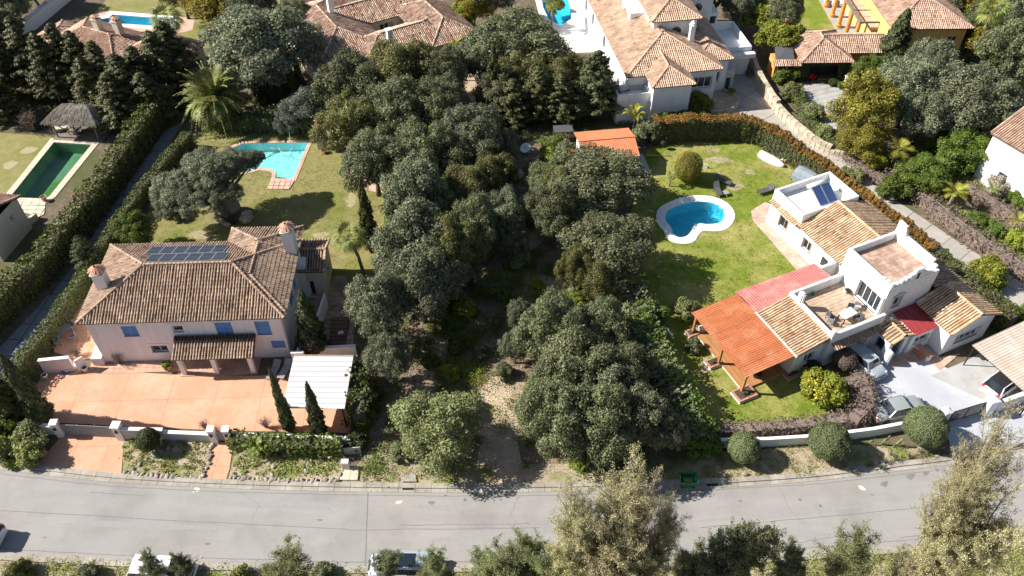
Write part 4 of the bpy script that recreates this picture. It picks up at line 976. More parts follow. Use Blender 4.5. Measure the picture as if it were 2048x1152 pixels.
wall('garden_wall', 'leaning gate panel of white boards beside the pinkish screen wall', G2((160, 745), (176, 735)), 1.5, 'pink_wall', t=.1)
wall('garden_wall', 'pinkish retaining wall between cypress and oak right of the villa', G2((600, 718), (715, 712)), 1.35, 'pink_wall', cap='pink_trim')
wall('garden_wall', 'low slanting white wall beside the dark stone steps', G2((640, 660), (655, 612)), 1.7, 'white_wall', t=.2)
# street front: gate, pillars, low walls
fy = lambda px, py: at(px, py)
def pillar(px, py, label, h=1.75, w_=.5, m='pink_trim', rz=0, lamp=True):
    p = fy(px, py); t = thing('gate_pillar', label, 'pillar', (p.x, p.y, 0), rz, 'gate pillars')
    MB().box(-w_ / 2, w_ / 2, -w_ / 2, w_ / 2, 0, h).build('shaft', m, t, bevel=.02); MB().box(-w_ / 2 - .06, w_ / 2 + .06, -w_ / 2 - .06, w_ / 2 + .06, h, h + .12).build('cap', m, t, bevel=.02)
    if lamp: MB().box(-.1, .1, -w_ / 2 - .1, -w_ / 2, h - .6, h - .3).build('wall_lamp', 'iron', t)
    return t
pillar(124, 871, 'pinkish gate pillar at the left end of the slatted driveway gate', rz=R(4))
pillar(246, 876, 'white capped pillar between slatted gate and stepped front wall', w_=.6, rz=R(-2))
pillar(432, 884, 'white capped pillar left of the narrow garden path gate', w_=.5)
pillar(462, 884, 'white capped pillar right of the narrow garden path gate', w_=.5)
g = thing('driveway_gate', 'grey slatted sliding gate across the salmon driveway', 'gate', tuple(at(132, 870)))
gv = at(238, 875) - at(132, 870)
for i in range(13): z = .1 + i * .11; MB().bar((0, 0, z), (gv.x, gv.y, z), .04, .085).build('slat', 'grey_fabric', g)
for f in (.0, .33, .66, 1): MB().box(gv.x * f - .03, gv.x * f + .03, gv.y * f + .02, gv.y * f + .07, .04, 1.55).build('post', 'grey_metal', g)
g = thing('garden_gate', 'small grey solid gate between two white capped pillars', 'gate', tuple(at(437, 882)))
MB().box(0, 1.05, -.03, .03, .1, 1.35).build('door_leaf', 'grey_fabric', g); MB().box(.9, 1.0, -.06, -.03, .7, .8).build('handle', 'iron', g)
wall('garden_wall', 'stepped low front wall with grey face, higher left half', G2((250, 877), (335, 879)), 1.35, 'grey_wall', cap='pink_trim')
wall('garden_wall', 'lower right half of the stepped front wall behind the bed', G2((335, 879), (425, 883)), 1.05, 'grey_wall', cap='pink_trim')
wall('garden_wall', 'low white wall behind the ivy hedge along the forecourt', G2((470, 884), (705, 893)), 1.1, 'white_wall', cap='pink_trim')
wall('garden_wall', 'short white wall at the far left behind leafy bushes', G2((-60, 856), (20, 861), (118, 868)), 1.1, 'white_wall', cap='pink_trim')
# metre box
t = thing('meter_box', 'small white meter cabinet standing by two concrete slabs', 'cabinet', tuple(at(693, 936)))
MB().box(-.3, .3, -.2, .2, 0, 1.0).build('body', 'white_plastic', t, bevel=.02); MB().box(-.25, .25, -.225, -.2, .1, .9).build('door', 'coping_cream', t)
t = thing('broken_fence_panel', 'pale panel leaning under trees at the end of the ivy hedge', 'panel', tuple(at(705, 908)), R(5))
MB().box(-.7, .7, -.03, .03, 0, .9).build('panel', 'grey_wall', t); MB().box(-.75, -.7, -.04, .04, 0, 1.0).box(.7, .75, -.04, .04, 0, 1.0).build('stake', 'old_wood', t)
# white carport
t = thing('carport', 'white sheet metal carport roof on posts over the salmon forecourt', 'carport', (-18.2, 38.95, 0), R(-.5))
for i in range(10):
    y = .02 + i * .515; z = 2.75 + i * .03
    mb = MB(); mb.box(0, 4.95, y, y + .513, z, z + .03); mb.box(0, 4.95, y + .44, y + .48, z + .03, z + .065); mb.build('roof_panel', 'white_sheet', t)
MB().box(-.02, 4.97, 5.17, 5.24, 2.95, 3.12).build('fascia', 'clay', t)
for x in (.2, 4.7):
    for y in (.2, 4.9): MB().tube([(x, y, 0), (x, y, 2.72)], .06, 8).build('post', 'iron', t)
MB().box(.1, 4.85, .15, .25, 2.62, 2.74).box(.1, 4.85, 4.85, 4.95, 2.78, 2.86).build('beam', 'iron', t)

# ---------------------------------------------------------------- 2. white courtyard house on the right
H2 = thing('villa', 'white villa with roof terrace, tower room and pale tiled roofs', 'house', (25, 50, 0), R(25))
W = 'white_wall'
block(H2, 7.25, 15.2, -3.9, 8.3, 0, 3.15, W, {'W': [(.9, 2.0, 1.0, 2.2, 'grille')]}, top=False)
block(H2, 7.2, 14.1, 8.3, 12.7, 0, 3.5, W, {'W': [(1.7, 2.9, 1.05, 2.35, 'grille')]})
MB()
parapet(H2, 7.2, 14.1, 8.3, 12.7, 3.5, 4.35, W, .28)
# second and third windows on the lawn side
r = Run((7.25, 8.3), (7.25, -3.9))
# roofs
roof(H2, [rect(6.95, 15.5, 1.0, 8.4, 3.15, .36, 'WE')], 'tiles_beige', 'under_beige', seed=21, only=lambda x, y: y > 1.05, verge=False)
roof(H2, [rect(11.1, 15.5, -4.5, 1.0, 3.2, .34, 'E')], 'tiles_brown', 'under_beige', seed=22, verge=False)
roof(H2, [rect(9.75, 15.5, -8.55, -4.4, 3.1, .42, 'WE')], 'tiles_beige', 'under_beige', seed=23, verge=True)
roof(H2, [rect(6.8, 7.25, 8.4, 12.6, 3.05, .5, 'W')], 'tiles_beige', 'under_beige', seed=24, verge=False)
block(H2, 9.95, 15.2, -8.3, -4.3, 0, 3.1, W, {'S': [(1.3, 4.0, .95, 1.95, 'window')]}, top=False)
mb = MB()
for y in (-8.3,): mb.poly([(9.95, y, 3.1), (15.2, y, 3.1), (12.6, y, 4.2)])
mb.poly([(7.25, 1.1, 3.1), (15.2, 1.1, 3.1), (11.2, 1.1, 4.6)]); mb.build('gable', W, H2)
r_ = Run((9.95, -8.3), (15.2, -8.3)); trim(H2, r_, (1.3, 4.0, .95, 1.95), 'grey_wall', .12)
# tower room
block(H2, 5.55, 11.1, -4.2, 1.1, 0, 6.0, W, {'W': [(2.4, 5.0, 3.08, 5.1, 'door')], 'S': [(1.2, 2.1, 3.6, 4.9, 'window')]}, top=True)
parapet(H2, 5.55, 11.1, -4.2, 1.1, 6.0, 6.75, W, .28, sides='ENW')
mb = MB(); mb.box(5.55, 11.1, -4.2, -3.92, 6.0, 6.45)
mb.build('parapet', W, H2, bevel=.03)
# stepped crest on the front parapet and small merlons
crest = MB()
for x0, x1, z in ((5.6, 5.95, 6.95), (6.2, 6.5, 6.8), (6.65, 7.0, 6.95), (7.15, 7.45, 7.05), (7.55, 8.0, 7.2), (8.0, 8.9, 7.6), (8.9, 9.3, 7.2), (9.4, 9.75, 7.0), (9.85, 10.2, 6.85)):
    MB().box(x0, x1, -4.22, -3.9, 6.45, z).build('merlon', W, H2, bevel=.05)
for y0, y1, z in ((-3.85, -3.5, 7.0), (-3.35, -3.05, 6.9)): MB().box(5.53, 5.85, y0, y1, 6.6, z).build('merlon', W, H2, bevel=.05)
# eastern raking gable with belfry slot
MB().prism([(10.82, -3.5), (11.12, -3.5), (11.12, -.2), (10.82, -.2)], 6.7, 7.1).build('raised_parapet', W, H2, bevel=.03)
mb = MB(); mb.poly([(10.9, -.2, 6.7), (10.9, 1.1, 6.7), (10.9, 1.1, 8.0), (10.9, .2, 7.9)]); mb.poly([(11.15, 1.1, 6.7), (11.15, -.2, 6.7), (11.15, .2, 7.9), (11.15, 1.1, 8.0)]); mb.poly([(10.9, .2, 7.9), (10.9, 1.1, 8.0), (11.15, 1.1, 8.0), (11.15, .2, 7.9)]); mb.poly([(10.9, -.2, 6.7), (10.9, .2, 7.9), (11.15, .2, 7.9), (11.15, -.2, 6.7)]); mb.poly([(11.15, 1.1, 6.7), (11.15, 1.1, 8.0), (10.9, 1.1, 8.0), (10.9, 1.1, 6.7)])
mb.build('belfry_gable', W, H2)
paved('tower_roof', [(5.85, -3.9), (10.8, -3.9), (10.8, .8), (5.85, .8)], (.42, .42), 'old_terracotta', z=6.005, t=.03, gap=.008, parent=H2, piece='roof_paver')
rt = Run((5.55, -4.2), (11.1, -4.2)); trim(H2, rt, (1.2, 2.1, 3.6, 4.9), 'grey_wall', .12, .06)
MB().prism([(0, 0), (1.5, 0), (.75, .35)], 0, .12).build('window_pediment', 'grey_wall', H2, (6.45, -4.2, 5.05), (R(90), 0, 0))
MB().box(8.3, 8.6, -4.24, -4.18, 6.5, 7.2).build('slit_window', 'dark_void', H2)
rw = Run((5.55, 1.1), (5.55, -4.2)); trim(H2, rw, (2.4, 5.0, 3.08, 5.1), W, .22, .12)
# terrace block
block(H2, -.3, 5.55, -4.9, .8, 0, 3.0, W, {'S': [(3.5, 4.7, 1.0, 2.3, 'window')], 'W': []}, top=True)
paved('terrace_floor', [(-.02, -4.6), (5.5, -4.6), (5.5, .5), (-.02, .5)], (.5, .36), 'terrace_tiles', z=3.005, t=.03, gap=.012, parent=H2, bond=.5, piece='floor_tile')
parapet(H2, -.3, 5.55, -4.9, .8, 3.0, 4.0, W, .28, sides='SNW')
MB().box(-.35, .15, -.75, -.15, 3.0, 5.0).build('chimney', W, H2, bevel=.12); MB().box(-.38, .05, -4.98, -4.6, 4.0, 4.55).build('finial', W, H2, bevel=.06)
roof(H2, [rect(.0, 5.2, -5.5, -4.9, 2.75, .35, 'S')], 'tiles_brown', 'under_beige', seed=25, verge=False, pitch=.26)
# south wing with tiled lean-to
block(H2, -3.5, -.3, -4.55, .6, 0, 2.85, W, {'S': [(1.2, 2.3, 1.0, 2.2, 'window')]}, top=False)
roof(H2, [rect(-3.65, -.3, -4.8, .75, 2.85, .24, 'W')], 'tiles_beige', 'under_beige', seed=26, verge=False)
MB().box(-3.72, -3.6, -4.85, .8, 2.86, 2.98).build('ridge_flashing', W, H2)
# orange corrugated verandah
corrugated(H2, (-8.6, -4.65, 2.62), (-8.6, 3.35, 2.62), (-3.7, 3.35, 2.9), (-3.7, -4.65, 2.9), 'orange_sheet', pitch=.21, amp=.035, width=1.0, name='verandah_sheet')
for y in (-4.35, -1.0, 2.95):
    MB().box(-8.35, -8.15, y - .1, y + .1, .2, 2.5).build('verandah_post', 'wood', H2)
for y in (-4.3, -1.9, .5, 2.9): MB().bar((-8.5, y, 2.52), (-3.7, y, 2.80), .1, .14).build('rafter', 'wood', H2)
MB().box(-8.4, -8.2, -4.6, 3.2, 2.38, 2.52).build('beam', 'wood', H2)
MB().box(-8.05, -3.5, -4.2, 3.0, 0, .18).build('deck_base', 'white_plastic', H2)
for i in range(24):
    x = -8.08 + i * .19
    MB().box(x, x + .175, -4.25, 3.05, .18, .215).build('deck_board', 'wood', H2)
# red sheet roof over the side passage
corrugated(H2, (-3.6, 3.9, 2.55), (5.0, 3.5, 3.0), (5.0, .95, 3.3), (-3.6, .8, 2.9), 'red_sheet', pitch=.26, amp=.03, width=1.1, name='passage_sheet')
MB().box(-3.4, -3.3, 3.5, 3.6, 0, 2.5).build('post', W, H2); MB().box(4.7, 7.3, 2.75, 3.05, 0, 2.9).build('passage_wall', W, H2, bevel=.03)
MB().box(4.8, 4.95, 3.3, 3.45, 0, 2.9).build('post', W, H2)
# entrance porch and red panel roof
block(H2, 7.35, 9.95, -6.9, -4.2, 0, 2.6, W, {'S': [(.5, 2.2, .95, 1.9, 'window')]}, top=True)
for i in range(4):
    x = 7.3 + i * .66; mb = MB(); n = mb._a([(x, -7.15, 2.68), (x + .64, -7.15, 2.68), (x + .64, -4.25, 2.9), (x, -4.25, 2.9)]); mb.f.append((n, n + 1, n + 2, n + 3)); mb.bar((x, -7.15, 2.70), (x, -4.25, 2.92), .05, .05); mb.build('roof_panel', 'red_panel', H2)
block(H2, 5.05, 7.2, -6.7, -4.9, 0, 2.55, W, {'S': [(.45, 1.7, .05, 2.2, 'void')], 'W': [(.4, 1.3, .7, 2.0, 'grille')]}, top=False)
roof(H2, [rect(4.9, 7.35, -6.95, -4.85, 2.55, .42, 'WE')], 'tiles_beige', 'under_beige', seed=27, pitch=.27)
mb = MB(); mb.poly([(5.05, -6.7, 2.5), (7.2, -6.7, 2.5), (6.12, -6.7, 3.0)]); mb.build('gable', W, H2)
MB().box(4.8, 5.2, -7.3, -6.7, 0, 1.7).build('buttress', W, H2, bevel=.08)
# solar water heater on the flat roof
for i in range(2):
    x = 10.2 + i * 1.12
    f = MB(); P0, U_, V_ = Vector((x, 9.2, 3.75)), Vector((1.04, 0, 0)), Vector((0, 1.75, 1.0))
    n_ = U_.cross(V_).normalized()
    for a, b in ((P0, P0 + U_), (P0 + U_, P0 + U_ + V_), (P0 + U_ + V_, P0 + V_), (P0 + V_, P0)): f.bar(a, b, .05, .09, up=n_)
    pw = f.build('solar_collector', 'alu', H2); MB().poly([P0 + n_ * .02, P0 + U_ + n_ * .02, P0 + U_ + V_ + n_ * .02, P0 + V_ + n_ * .02]).build('glass_sheet', 'collector_blue', pw)
    g_ = MB()
    for q in range(1, 7): a = P0 + U_ * q / 7 + n_ * .03; g_.bar(a, a + V_, .012, .006, up=n_)
    g_.build('pipes', 'grey_metal', pw)
MB().tube([(10.0, 11.2, 4.75), (12.5, 11.2, 4.75)], .26, 12).build('water_tank', 'white_plastic', H2, smooth_=True)
fr = MB()
for x in (10.3, 12.3): fr.bar((x, 11.2, 3.5), (x, 11.2, 4.6), .05).bar((x, 9.3, 3.55), (x, 11.2, 4.6), .05).bar((x, 9.3, 3.6), (x, 9.3, 3.8), .05)
fr.build('tank_frame', 'alu', H2)
# lawn side small windows with trims
for (a, b, c, d) in ((.9, 2.0, 1.0, 2.2),): trim(H2, Run((7.25, 8.3), (7.25, -3.9)), (a, b, c, d), 'terrace_tiles', .12)
trim(H2, Run((7.2, 12.7), (7.2, 8.3)), (1.7, 2.9, 1.05, 2.35), 'terrace_tiles', .12)
w3 = Run((7.25, 8.3), (7.25, -3.9)); f = MB(); w3.box(f, 3.6, 4.6, 1.0, 2.2, 0, .05); wo = f.build('window', 'grey_wall', H2); f = MB(); w3.box(f, 3.7, 4.5, 1.1, 2.1, .05, .06); f.build('pane', 'glass_dark', wo)

# ---- its street wall, gate and pillars
wall('street_wall', 'white street wall curving behind three round topiary balls', G2((1428, 893), (1530, 891), (1640, 884), (1740, 871), (1850, 850), (1885, 842)), 1.0, 'white_wall', t=.28)
def wpillar(px, py, label, w_=.6, h=1.6, rz=R(15)):
    p = at(px, py); t = thing('gate_pillar', label, 'pillar', (p.x, p.y, 0), rz, 'gate pillars')
    MB().box(-w_ / 2, w_ / 2, -w_ / 2, w_ / 2, 0, h).build('shaft', 'white_wall', t, bevel=.02)
    c = MB(); c.lathe([(w_ * .8, h), (w_ * .8, h + .08), (.02, h + .35)], 4); c.build('cap', 'white_wall', t, (0, 0, 0), (0, 0, R(45))); return t
wpillar(1880, 845, 'small white pyramid capped pillar left of the black mesh gate'); wpillar(1968, 826, 'white slab pillar right of the black mesh gate', .75, 1.9)
a = at(1893, 846); b = at(1958, 826); g = thing('mesh_gate', 'black mesh sliding gate between two white pillars', 'gate', tuple(a)); d = b - a; d = d * 1.0
for f in (0, .5, 1): MB().box(d.x * f - .03, d.x * f + .03, d.y * f - .03, d.y * f + .03, 0, 1.5).build('post', 'iron', g)
MB().bar((0, 0, 1.5), (d.x, d.y, 1.5), .05).build('rail', 'iron', g); MB().bar((0, 0, .1), (d.x, d.y, .1), .05).build('rail', 'iron', g)
mb = MB(); n = 26
for i in range(n + 1):
    f = i / n; mb.bar((d.x * f, d.y * f, .1), (d.x * f, d.y * f, 1.48), .05, .02, up=(d.x, d.y, 0))
for i in range(10): mb.bar((0, 0, .15 + i * .14), (d.x, d.y, .15 + i * .14), .02, .05)
mb.build('mesh_infill', 'dark_fabric', g)
wall('street_wall', 'short rounded white wall right of the mesh gate', G2((1990, 822), (2048, 800), (2110, 776)), 1.3, 'white_wall', t=.35)
# ---- corrugated carport at the right edge
t = thing('carport', 'rusty white corrugated carport roof covering the white off-roader', 'carport', (39.1, 45.7, 0), R(25))
corrugated(t, (0, -6.3, 2.55), (0, 0, 2.55), (7.5, 0, 2.9), (7.5, -6.3, 2.9), 'rusty_sheet', pitch=.25, amp=.035, width=1.0)
for x, y in ((.15, -.2), (7.2, -.2), (7.2, -6.0), (.3, -6.1)): MB().tube([(x, y, 0), (x, y, 2.5)], .06, 6).build('post', 'iron', t)
MB().bar((.1, -.15, 2.45), (7.4, -.15, 2.8), .08, .1).bar((.1, -6.15, 2.45), (7.4, -6.15, 2.8), .08, .1).bar((.15, -6.2, 2.42), (.15, -.1, 2.42), .08, .1).build('beam', 'iron', t)

# ---------------------------------------------------------------- 3. white villa, top centre
H3 = thing('villa', 'tall white villa with tan hipped roofs and two round windows', 'house', (13.2, 83.96, 0), R(9.5))
block(H3, .35, 11.2, .4, 25, 0, 5.15, W, {'W': [(3, 4.2, 2.4, 4.2, 'window'), (7, 8, 2.4, 4.2, 'window'), (13, 14, 2.4, 4.2, 'window'), (20.5, 21.6, 1.0, 2.6, 'window')], 'S': [(7.9, 10.3, 2.6, 4.0, 'window')]}, top=False)
trim(H3, Run((.35, .4), (11.2, .4)), (7.9, 10.3, 2.6, 4.0), 'grey_wall', .14)
block(H3, 2.6, 7.1, -2.4, .4, 0, 5.15, W, top=False)
block(H3, -1.3, 2.6, -1.6, .6, 0, 3.1, W, top=True); parapet(H3, -1.3, 2.6, -1.6, .6, 3.1, 3.9, W, .2)
block(H3, 9.2, 13.4, 2.6, 12, 0, 4.9, W, {'S': [(2.6, 3.4, 1.9, 3.2, 'window')]}, top=False)
roof(H3, [rect(0, 11.6, 0, 25.5, 5.2, .36, 'SWE'), rect(2.3, 7.4, -2.7, 4, 5.2, .42, 'SWE')], 'tiles_tan', 'under_beige', seed=31, only=lambda x, y: not (5.0 < x < 10.4 and 7.0 < y < 18))
roof(H3, [rect(9, 13.8, 2.3, 12, 4.95, .42, 'SWE')], 'tiles_tan', 'under_beige', seed=32)
block(H3, 5.0, 10.4, 7.0, 18, 5.0, 8.15, W, {'W': [(9.2, 9.8, 6.4, 7.6, 'window'), (2.0, 2.6, 6.4, 7.6, 'window')]}, top=False, name='upper_wall')
roof(H3, [rect(4.6, 10.8, 6.6, 18.4, 8.2, .42)], 'tiles_tan', 'under_beige', seed=33)
block(H3, 10.4, 14.2, 12, 21, 3.5, 8.2, W, top=False, name='upper_wall'); roof(H3, [rect(10.2, 14.6, 11.7, 21.4, 8.2, .42)], 'tiles_tan', 'under_beige', seed=34)
def round_window(parent, x, y, z, r_):
    MB().lathe([(r_ + .12, 0), (r_ + .12, .08)], 20).build('window', 'white_wall', parent, (x, y, z), (R(90), 0, 0)); MB().lathe([(r_, .07), (r_, .1)], 20).build('round_pane', 'glass_dark', parent, (x, y, z), (R(90), 0, 0))
round_window(H3, 7.9, 7.0, 6.6, .62); round_window(H3, 12.3, 12.0, 6.8, .55)
chimney(H3, 9.3, 5.4, 5.2, 8.0, .55, .55, W, 'pot'); 
# dormer on the west slope
block(H3, 3.2, 4.9, 10.8, 14.6, 5.4, 7.3, W, {'W': [(1.0, 2.6, 6.0, 6.9, 'window')]}, name='dormer', top=True)
# east terrace
block(H3, 14, 18, 6.5, 13, 0, 2.9, W, top=True, name='terrace_wall'); parapet(H3, 14, 18, 6.5, 13, 2.9, 3.9, W, .22)
MB().box(13.9, 18.3, 5.7, 6.4, 2.7, 3.3).build('lintel_wall', W, H3, bevel=.03)
block(H3, 13.4, 14.6, 2.8, 6.6, 0, 3.2, 'grey_wall', {'S': [(.25, .95, .1, 2.1, 'door')]}, name='porch_wall')
block(H3, 14.4, 15.6, 12.9, 15, 2.9, 5.4, W, {'S': [(.2, 1.0, 2.95, 4.9, 'void')]}, name='roof_stair')
# stone planter and stone retaining wall
pl = [(v.x, v.y) for v in smooth([Vector(p) for p in P2([(1378, 225), (1400, 180), (1440, 184), (1470, 200), (1474, 216), (1445, 232)])], 5)]
t = thing('stone_planter', 'curved stone planter with yellowing shrub beside the white villa', 'planter', (*pl[0], 0))
q = [(a - pl[0][0], b - pl[0][1]) for a, b in pl]
sheet('planter_soil', offset(q, -.25), .62, 'sandy', kind=None, parent=t)
oq = q; iq = offset(q, -.3); 
for i in range(len(oq)):
    j = (i + 1) % len(oq)
    if math.dist(oq[i], oq[j]) > .1:
        for z in range(2): MB().prism([oq[i], oq[j], iq[j], iq[i]], z * .38, z * .38 + .36).build('stone', 'stone_wall', t)
rw_ = [(v.x, v.y) for v in smooth([Vector(p) for p in P2([(1502, 128), (1512, 160), (1545, 215), (1590, 262), (1640, 300), (1690, 318)])], 6, False)]
t = thing('stone_wall', 'honey coloured stone retaining wall along the winding driveway', 'wall', (*rw_[0], 0)); rr = random.Random(8)
for i in range(len(rw_) - 1):
    a = Vector((*rw_[i], 0)) - Vector((*rw_[0], 0)); b = Vector((*rw_[i + 1], 0)) - Vector((*rw_[0], 0)); k = max(1, int((b - a).length / .7)); top = 1.6 * (1 - i / len(rw_) * .6)
    for s in range(k):
        for l in range(int(top / .4) + 1):
            p, q_ = a.lerp(b, (s + .03) / k), a.lerp(b, (s + .97) / k); z = l * .4 + .2
            MB().bar(p + Vector((rr.uniform(-.03, .03), rr.uniform(-.03, .03), z)), q_ + Vector((rr.uniform(-.03, .03), 0, z)), .55, .37 + rr.uniform(-.04, .02)).build('stone', 'stone_wall', t)
sheet('planted_bank', [(p[0] + .3, p[1] + .2) for p in rw_] + P2([(1720, 300), (1640, 250), (1590, 190), (1560, 130), (1530, 110)]), 1.0, 'verge_soil') if False else None

# ---------------------------------------------------------------- 4. courtyard villa behind the wood
H4 = thing('villa', 'cream villa with mottled tiled roofs round an open courtyard', 'house', (-22.7, 88.9, 0), R(31))
for x0, x1, y0, y1, op in ((-.6, 8.6, .3, 16.5, {'S': [(1, 2.2, 1, 2.4, 'window')]}), (4.9, 17.1, -1.6, 4.6, {'S': [(7.0, 8.4, .3, 2.4, 'door'), (9.4, 10.8, .3, 2.4, 'door')]}), (13.9, 20, -1.8, 9.6, {}), (.5, 20, 7.9, 13.6, {'S': [(10.3, 12.3, .3, 2.6, 'door')]})):
    block(H4, x0, x1, y0, y1, 0, 3.35, 'cream_wall', op, top=False)
H4R = [rect(-1, 9, 0, 17, 3.4, .40), rect(4.5, 17.5, -2, 5, 3.4, .46), rect(13.5, 20.4, -2.2, 10, 3.4, .46), rect(0, 20.4, 7.5, 14, 3.4, .46)]
roof(H4, H4R, 'tiles_mottled', 'under_brown', seed=41)
chimney(H4, 8.6, -.6, 3.4, 6.4, .6, .6, W, None); chimney(H4, 5.2, 9.9, 3.6, 9.2, .65, .65, W, None)
# ---------------------------------------------------------------- 5. far left tiled house
H5 = thing('house', 'low tiled house with two white chimneys behind the cypresses', 'house', (-59.7, 94, 0), R(-25))
block(H5, .4, 12.6, .4, 8.2, 0, 3.25, 'cream_wall', top=False); block(H5, 10.4, 18.2, 1.9, 9.6, 0, 3.25, 'cream_wall', {'S': [(6, 7.2, 1, 2.2, 'window')]}, top=False)
roof(H5, [rect(0, 13, 0, 8.6, 3.3, .40), rect(10, 18.6, 1.5, 10, 3.3, .40), rect(-3.2, 1.5, 1.0, 7.2, 2.9, .34)], 'tiles_rose', 'under_brown', seed=51)
chimney(H5, 6.7, 4.7, 4.4, 6.4, .9, .8, 'cream_wall', 'tile'); chimney(H5, 9.3, 5.4, 4.4, 6.4, .9, .8, 'cream_wall', 'tile')
# ---------------------------------------------------------------- 6. yellow house and its garage wing
H6 = thing('villa', 'yellow villa with rose tiled roof and creeper covered garage', 'house', (35.8, 91.3, 0), R(1))
Y = 'yellow_wall'
block(H6, .4, 6.1, .6, 7.4, 0, 2.75, 'orange_wall', {'S': [(.9, 4.9, .02, 2.3, 'void')]}, top=False); block(H6, 6.1, 11.2, 2.4, 6.4, 0, 2.95, 'orange_wall', {'S': [(1.0, 1.7, .8, 1.7, 'window'), (3.6, 4.3, .8, 1.7, 'window')]}, top=False)
roof(H6, [rect(0, 6.5, .0, 8.0, 2.8, .45), rect(3.2, 11.4, 2.0, 6.9, 2.95, .45, 'SN')], 'tiles_rose', 'under_brown', seed=61, verge=False)
block(H6, -3.0, .4, .6, 3.2, 0, 2.3, 'orange_wall', {'S': [(.6, 2.2, .1, 2.0, 'void')]}, top=True); roof(H6, [rect(-3.2, .2, .1, 1.0, 2.3, .3, 'S')], 'tiles_rose', 'under_brown', seed=62, verge=False)
MB().poly([(-2.9, 1.1, 2.45), (-.5, 1.2, 2.5), (-.2, 4.4, 3.3), (-2.4, 4.2, 2.9)]).poly([(-2.4, 4.2, 2.9), (-.2, 4.4, 3.3), (-.5, 1.2, 2.5), (-2.9, 1.1, 2.45)]).build('black_awning', 'dark_fabric', H6)
block(H6, 11.8, 21.0, 3.4, 20, 0, 5.55, Y, {'S': [(7.2, 8.4, 2.9, 4.3, 'window')]}, top=False)
roof(H6, [rect(11.4, 21.5, 3.0, 21, 5.6, .40)], 'tiles_rose', 'under_brown', seed=63)
chimney(H6, -.2, 7.7, 0, 4.5, .55, .5, 'orange_wall', None)
MB().lathe([(.32, 4.62), (.32, 4.8), (.05, 5.1)], 4, (-.2, 7.7)).build('chimney_cap', 'coping_cream', H6)
for i, y in enumerate((8, 11, 14, 17, 20)): MB().lathe([(.42, 0), (.42, .5), (.3, .6), (.27, 3.9), (.36, 4.0)], 12, (9.4, y)).build('column', 'orange_wall', H6)
for y in (7.6, 20.4): MB().box(9.2, 11.8, y - .1, y + .1, 4.0, 4.2).build('pergola_beam', 'old_wood', H6)
MB().box(9.15, 9.65, 7.4, 20.6, 4.0, 4.25).build('pergola_beam', 'old_wood', H6)
for y in (10.6, 13.6, 16.6): MB().box(9.3, 11.6, y - .05, y + .05, 4.2, 4.3).build('pergola_beam', 'iron', H6)
MB().box(10.9, 11.8, 7.4, 20, 3.2, 3.4).build('balcony', 'coping_pink', H6)
# ---------------------------------------------------------------- 7. white gable house at the right edge
H7 = thing('house', 'white house with plain tall wall cut by the right photo edge', 'house', (50.45, 72.0, 0), R(-60))
block(H7, 0, 9, 0, 7, 0, 5.8, W, {'S': [(2.3, 3.3, 1.2, 2.4, 'window')], 'W': [(3, 4, 3.6, 4.6, 'window')]}, top=False)
roof(H7, [rect(-.25, 9.2, -.25, 9, 5.8, .40, 'SN')], 'tiles_rose', 'under_beige', seed=71)
# ---------------------------------------------------------------- 8. house corner at the left edge
H8 = thing('house', 'olive cream house corner with rose tiles at left photo edge', 'house', (-49.9, 58.6, 0), R(82))
block(H8, 0, 5.2, 0, 7, 0, 4.0, 'cream_wall', {'S': [(3.3, 3.7, 2.4, 3.0, 'window')]}, top=False)
roof(H8, [rect(-.2, 5.4, -.4, 7, 4.0, .40, 'NWE')], 'tiles_rose', 'under_brown', seed=81)
wall('garden_wall', 'white low wall with flower bed below the green pool', P2([(30, 432), (76, 438), (58, 452)]), .8, 'coping_cream', t=.3)
wall('boundary_wall', 'long plain pale wall crossing the top left corner', P2([(-40, 128), (15, 100), (150, -12), (200, -50)]), 1.7, 'pink_trim', t=1.0)
# ---------------------------------------------------------------- 9. garden shed with orange roof
t = thing('garden_shed', 'white garden shed with bright orange corrugated gable roof', 'shed', (7.9, 72.2, 0), R(8))
block(t, 0, 5.6, 0, 4.6, 0, 2.45, W, {'W': [(1.6, 2.4, .1, 2.0, 'door')]}, top=False)
mb = MB(); mb.poly([(0, 4.6, 2.45), (0, 0, 2.45), (0, 2.3, 3.0)]); mb.poly([(5.6, 0, 2.45), (5.6, 4.6, 2.45), (5.6, 2.3, 3.0)]); mb.build('gable', W, t)
corrugated(t, (-.35, -.35, 2.42), (5.95, -.35, 2.42), (5.95, 2.35, 3.08), (-.35, 2.35, 3.08), 'orange_shed', pitch=.2, amp=.03, width=1.05)
corrugated(t, (-.35, 4.95, 2.42), (5.95, 4.95, 2.42), (5.95, 2.35, 3.08), (-.35, 2.35, 3.08), 'orange_shed', pitch=.2, amp=.03, width=1.05)
MB().bar((-.4, 2.35, 3.12), (6.0, 2.35, 3.12), .3, .04).build('ridge_cap', 'orange_shed', t)
MB().box(5.7, 7.4, -1.2, 3.0, 0, .1).build('plinth', 'grey_wall', t)
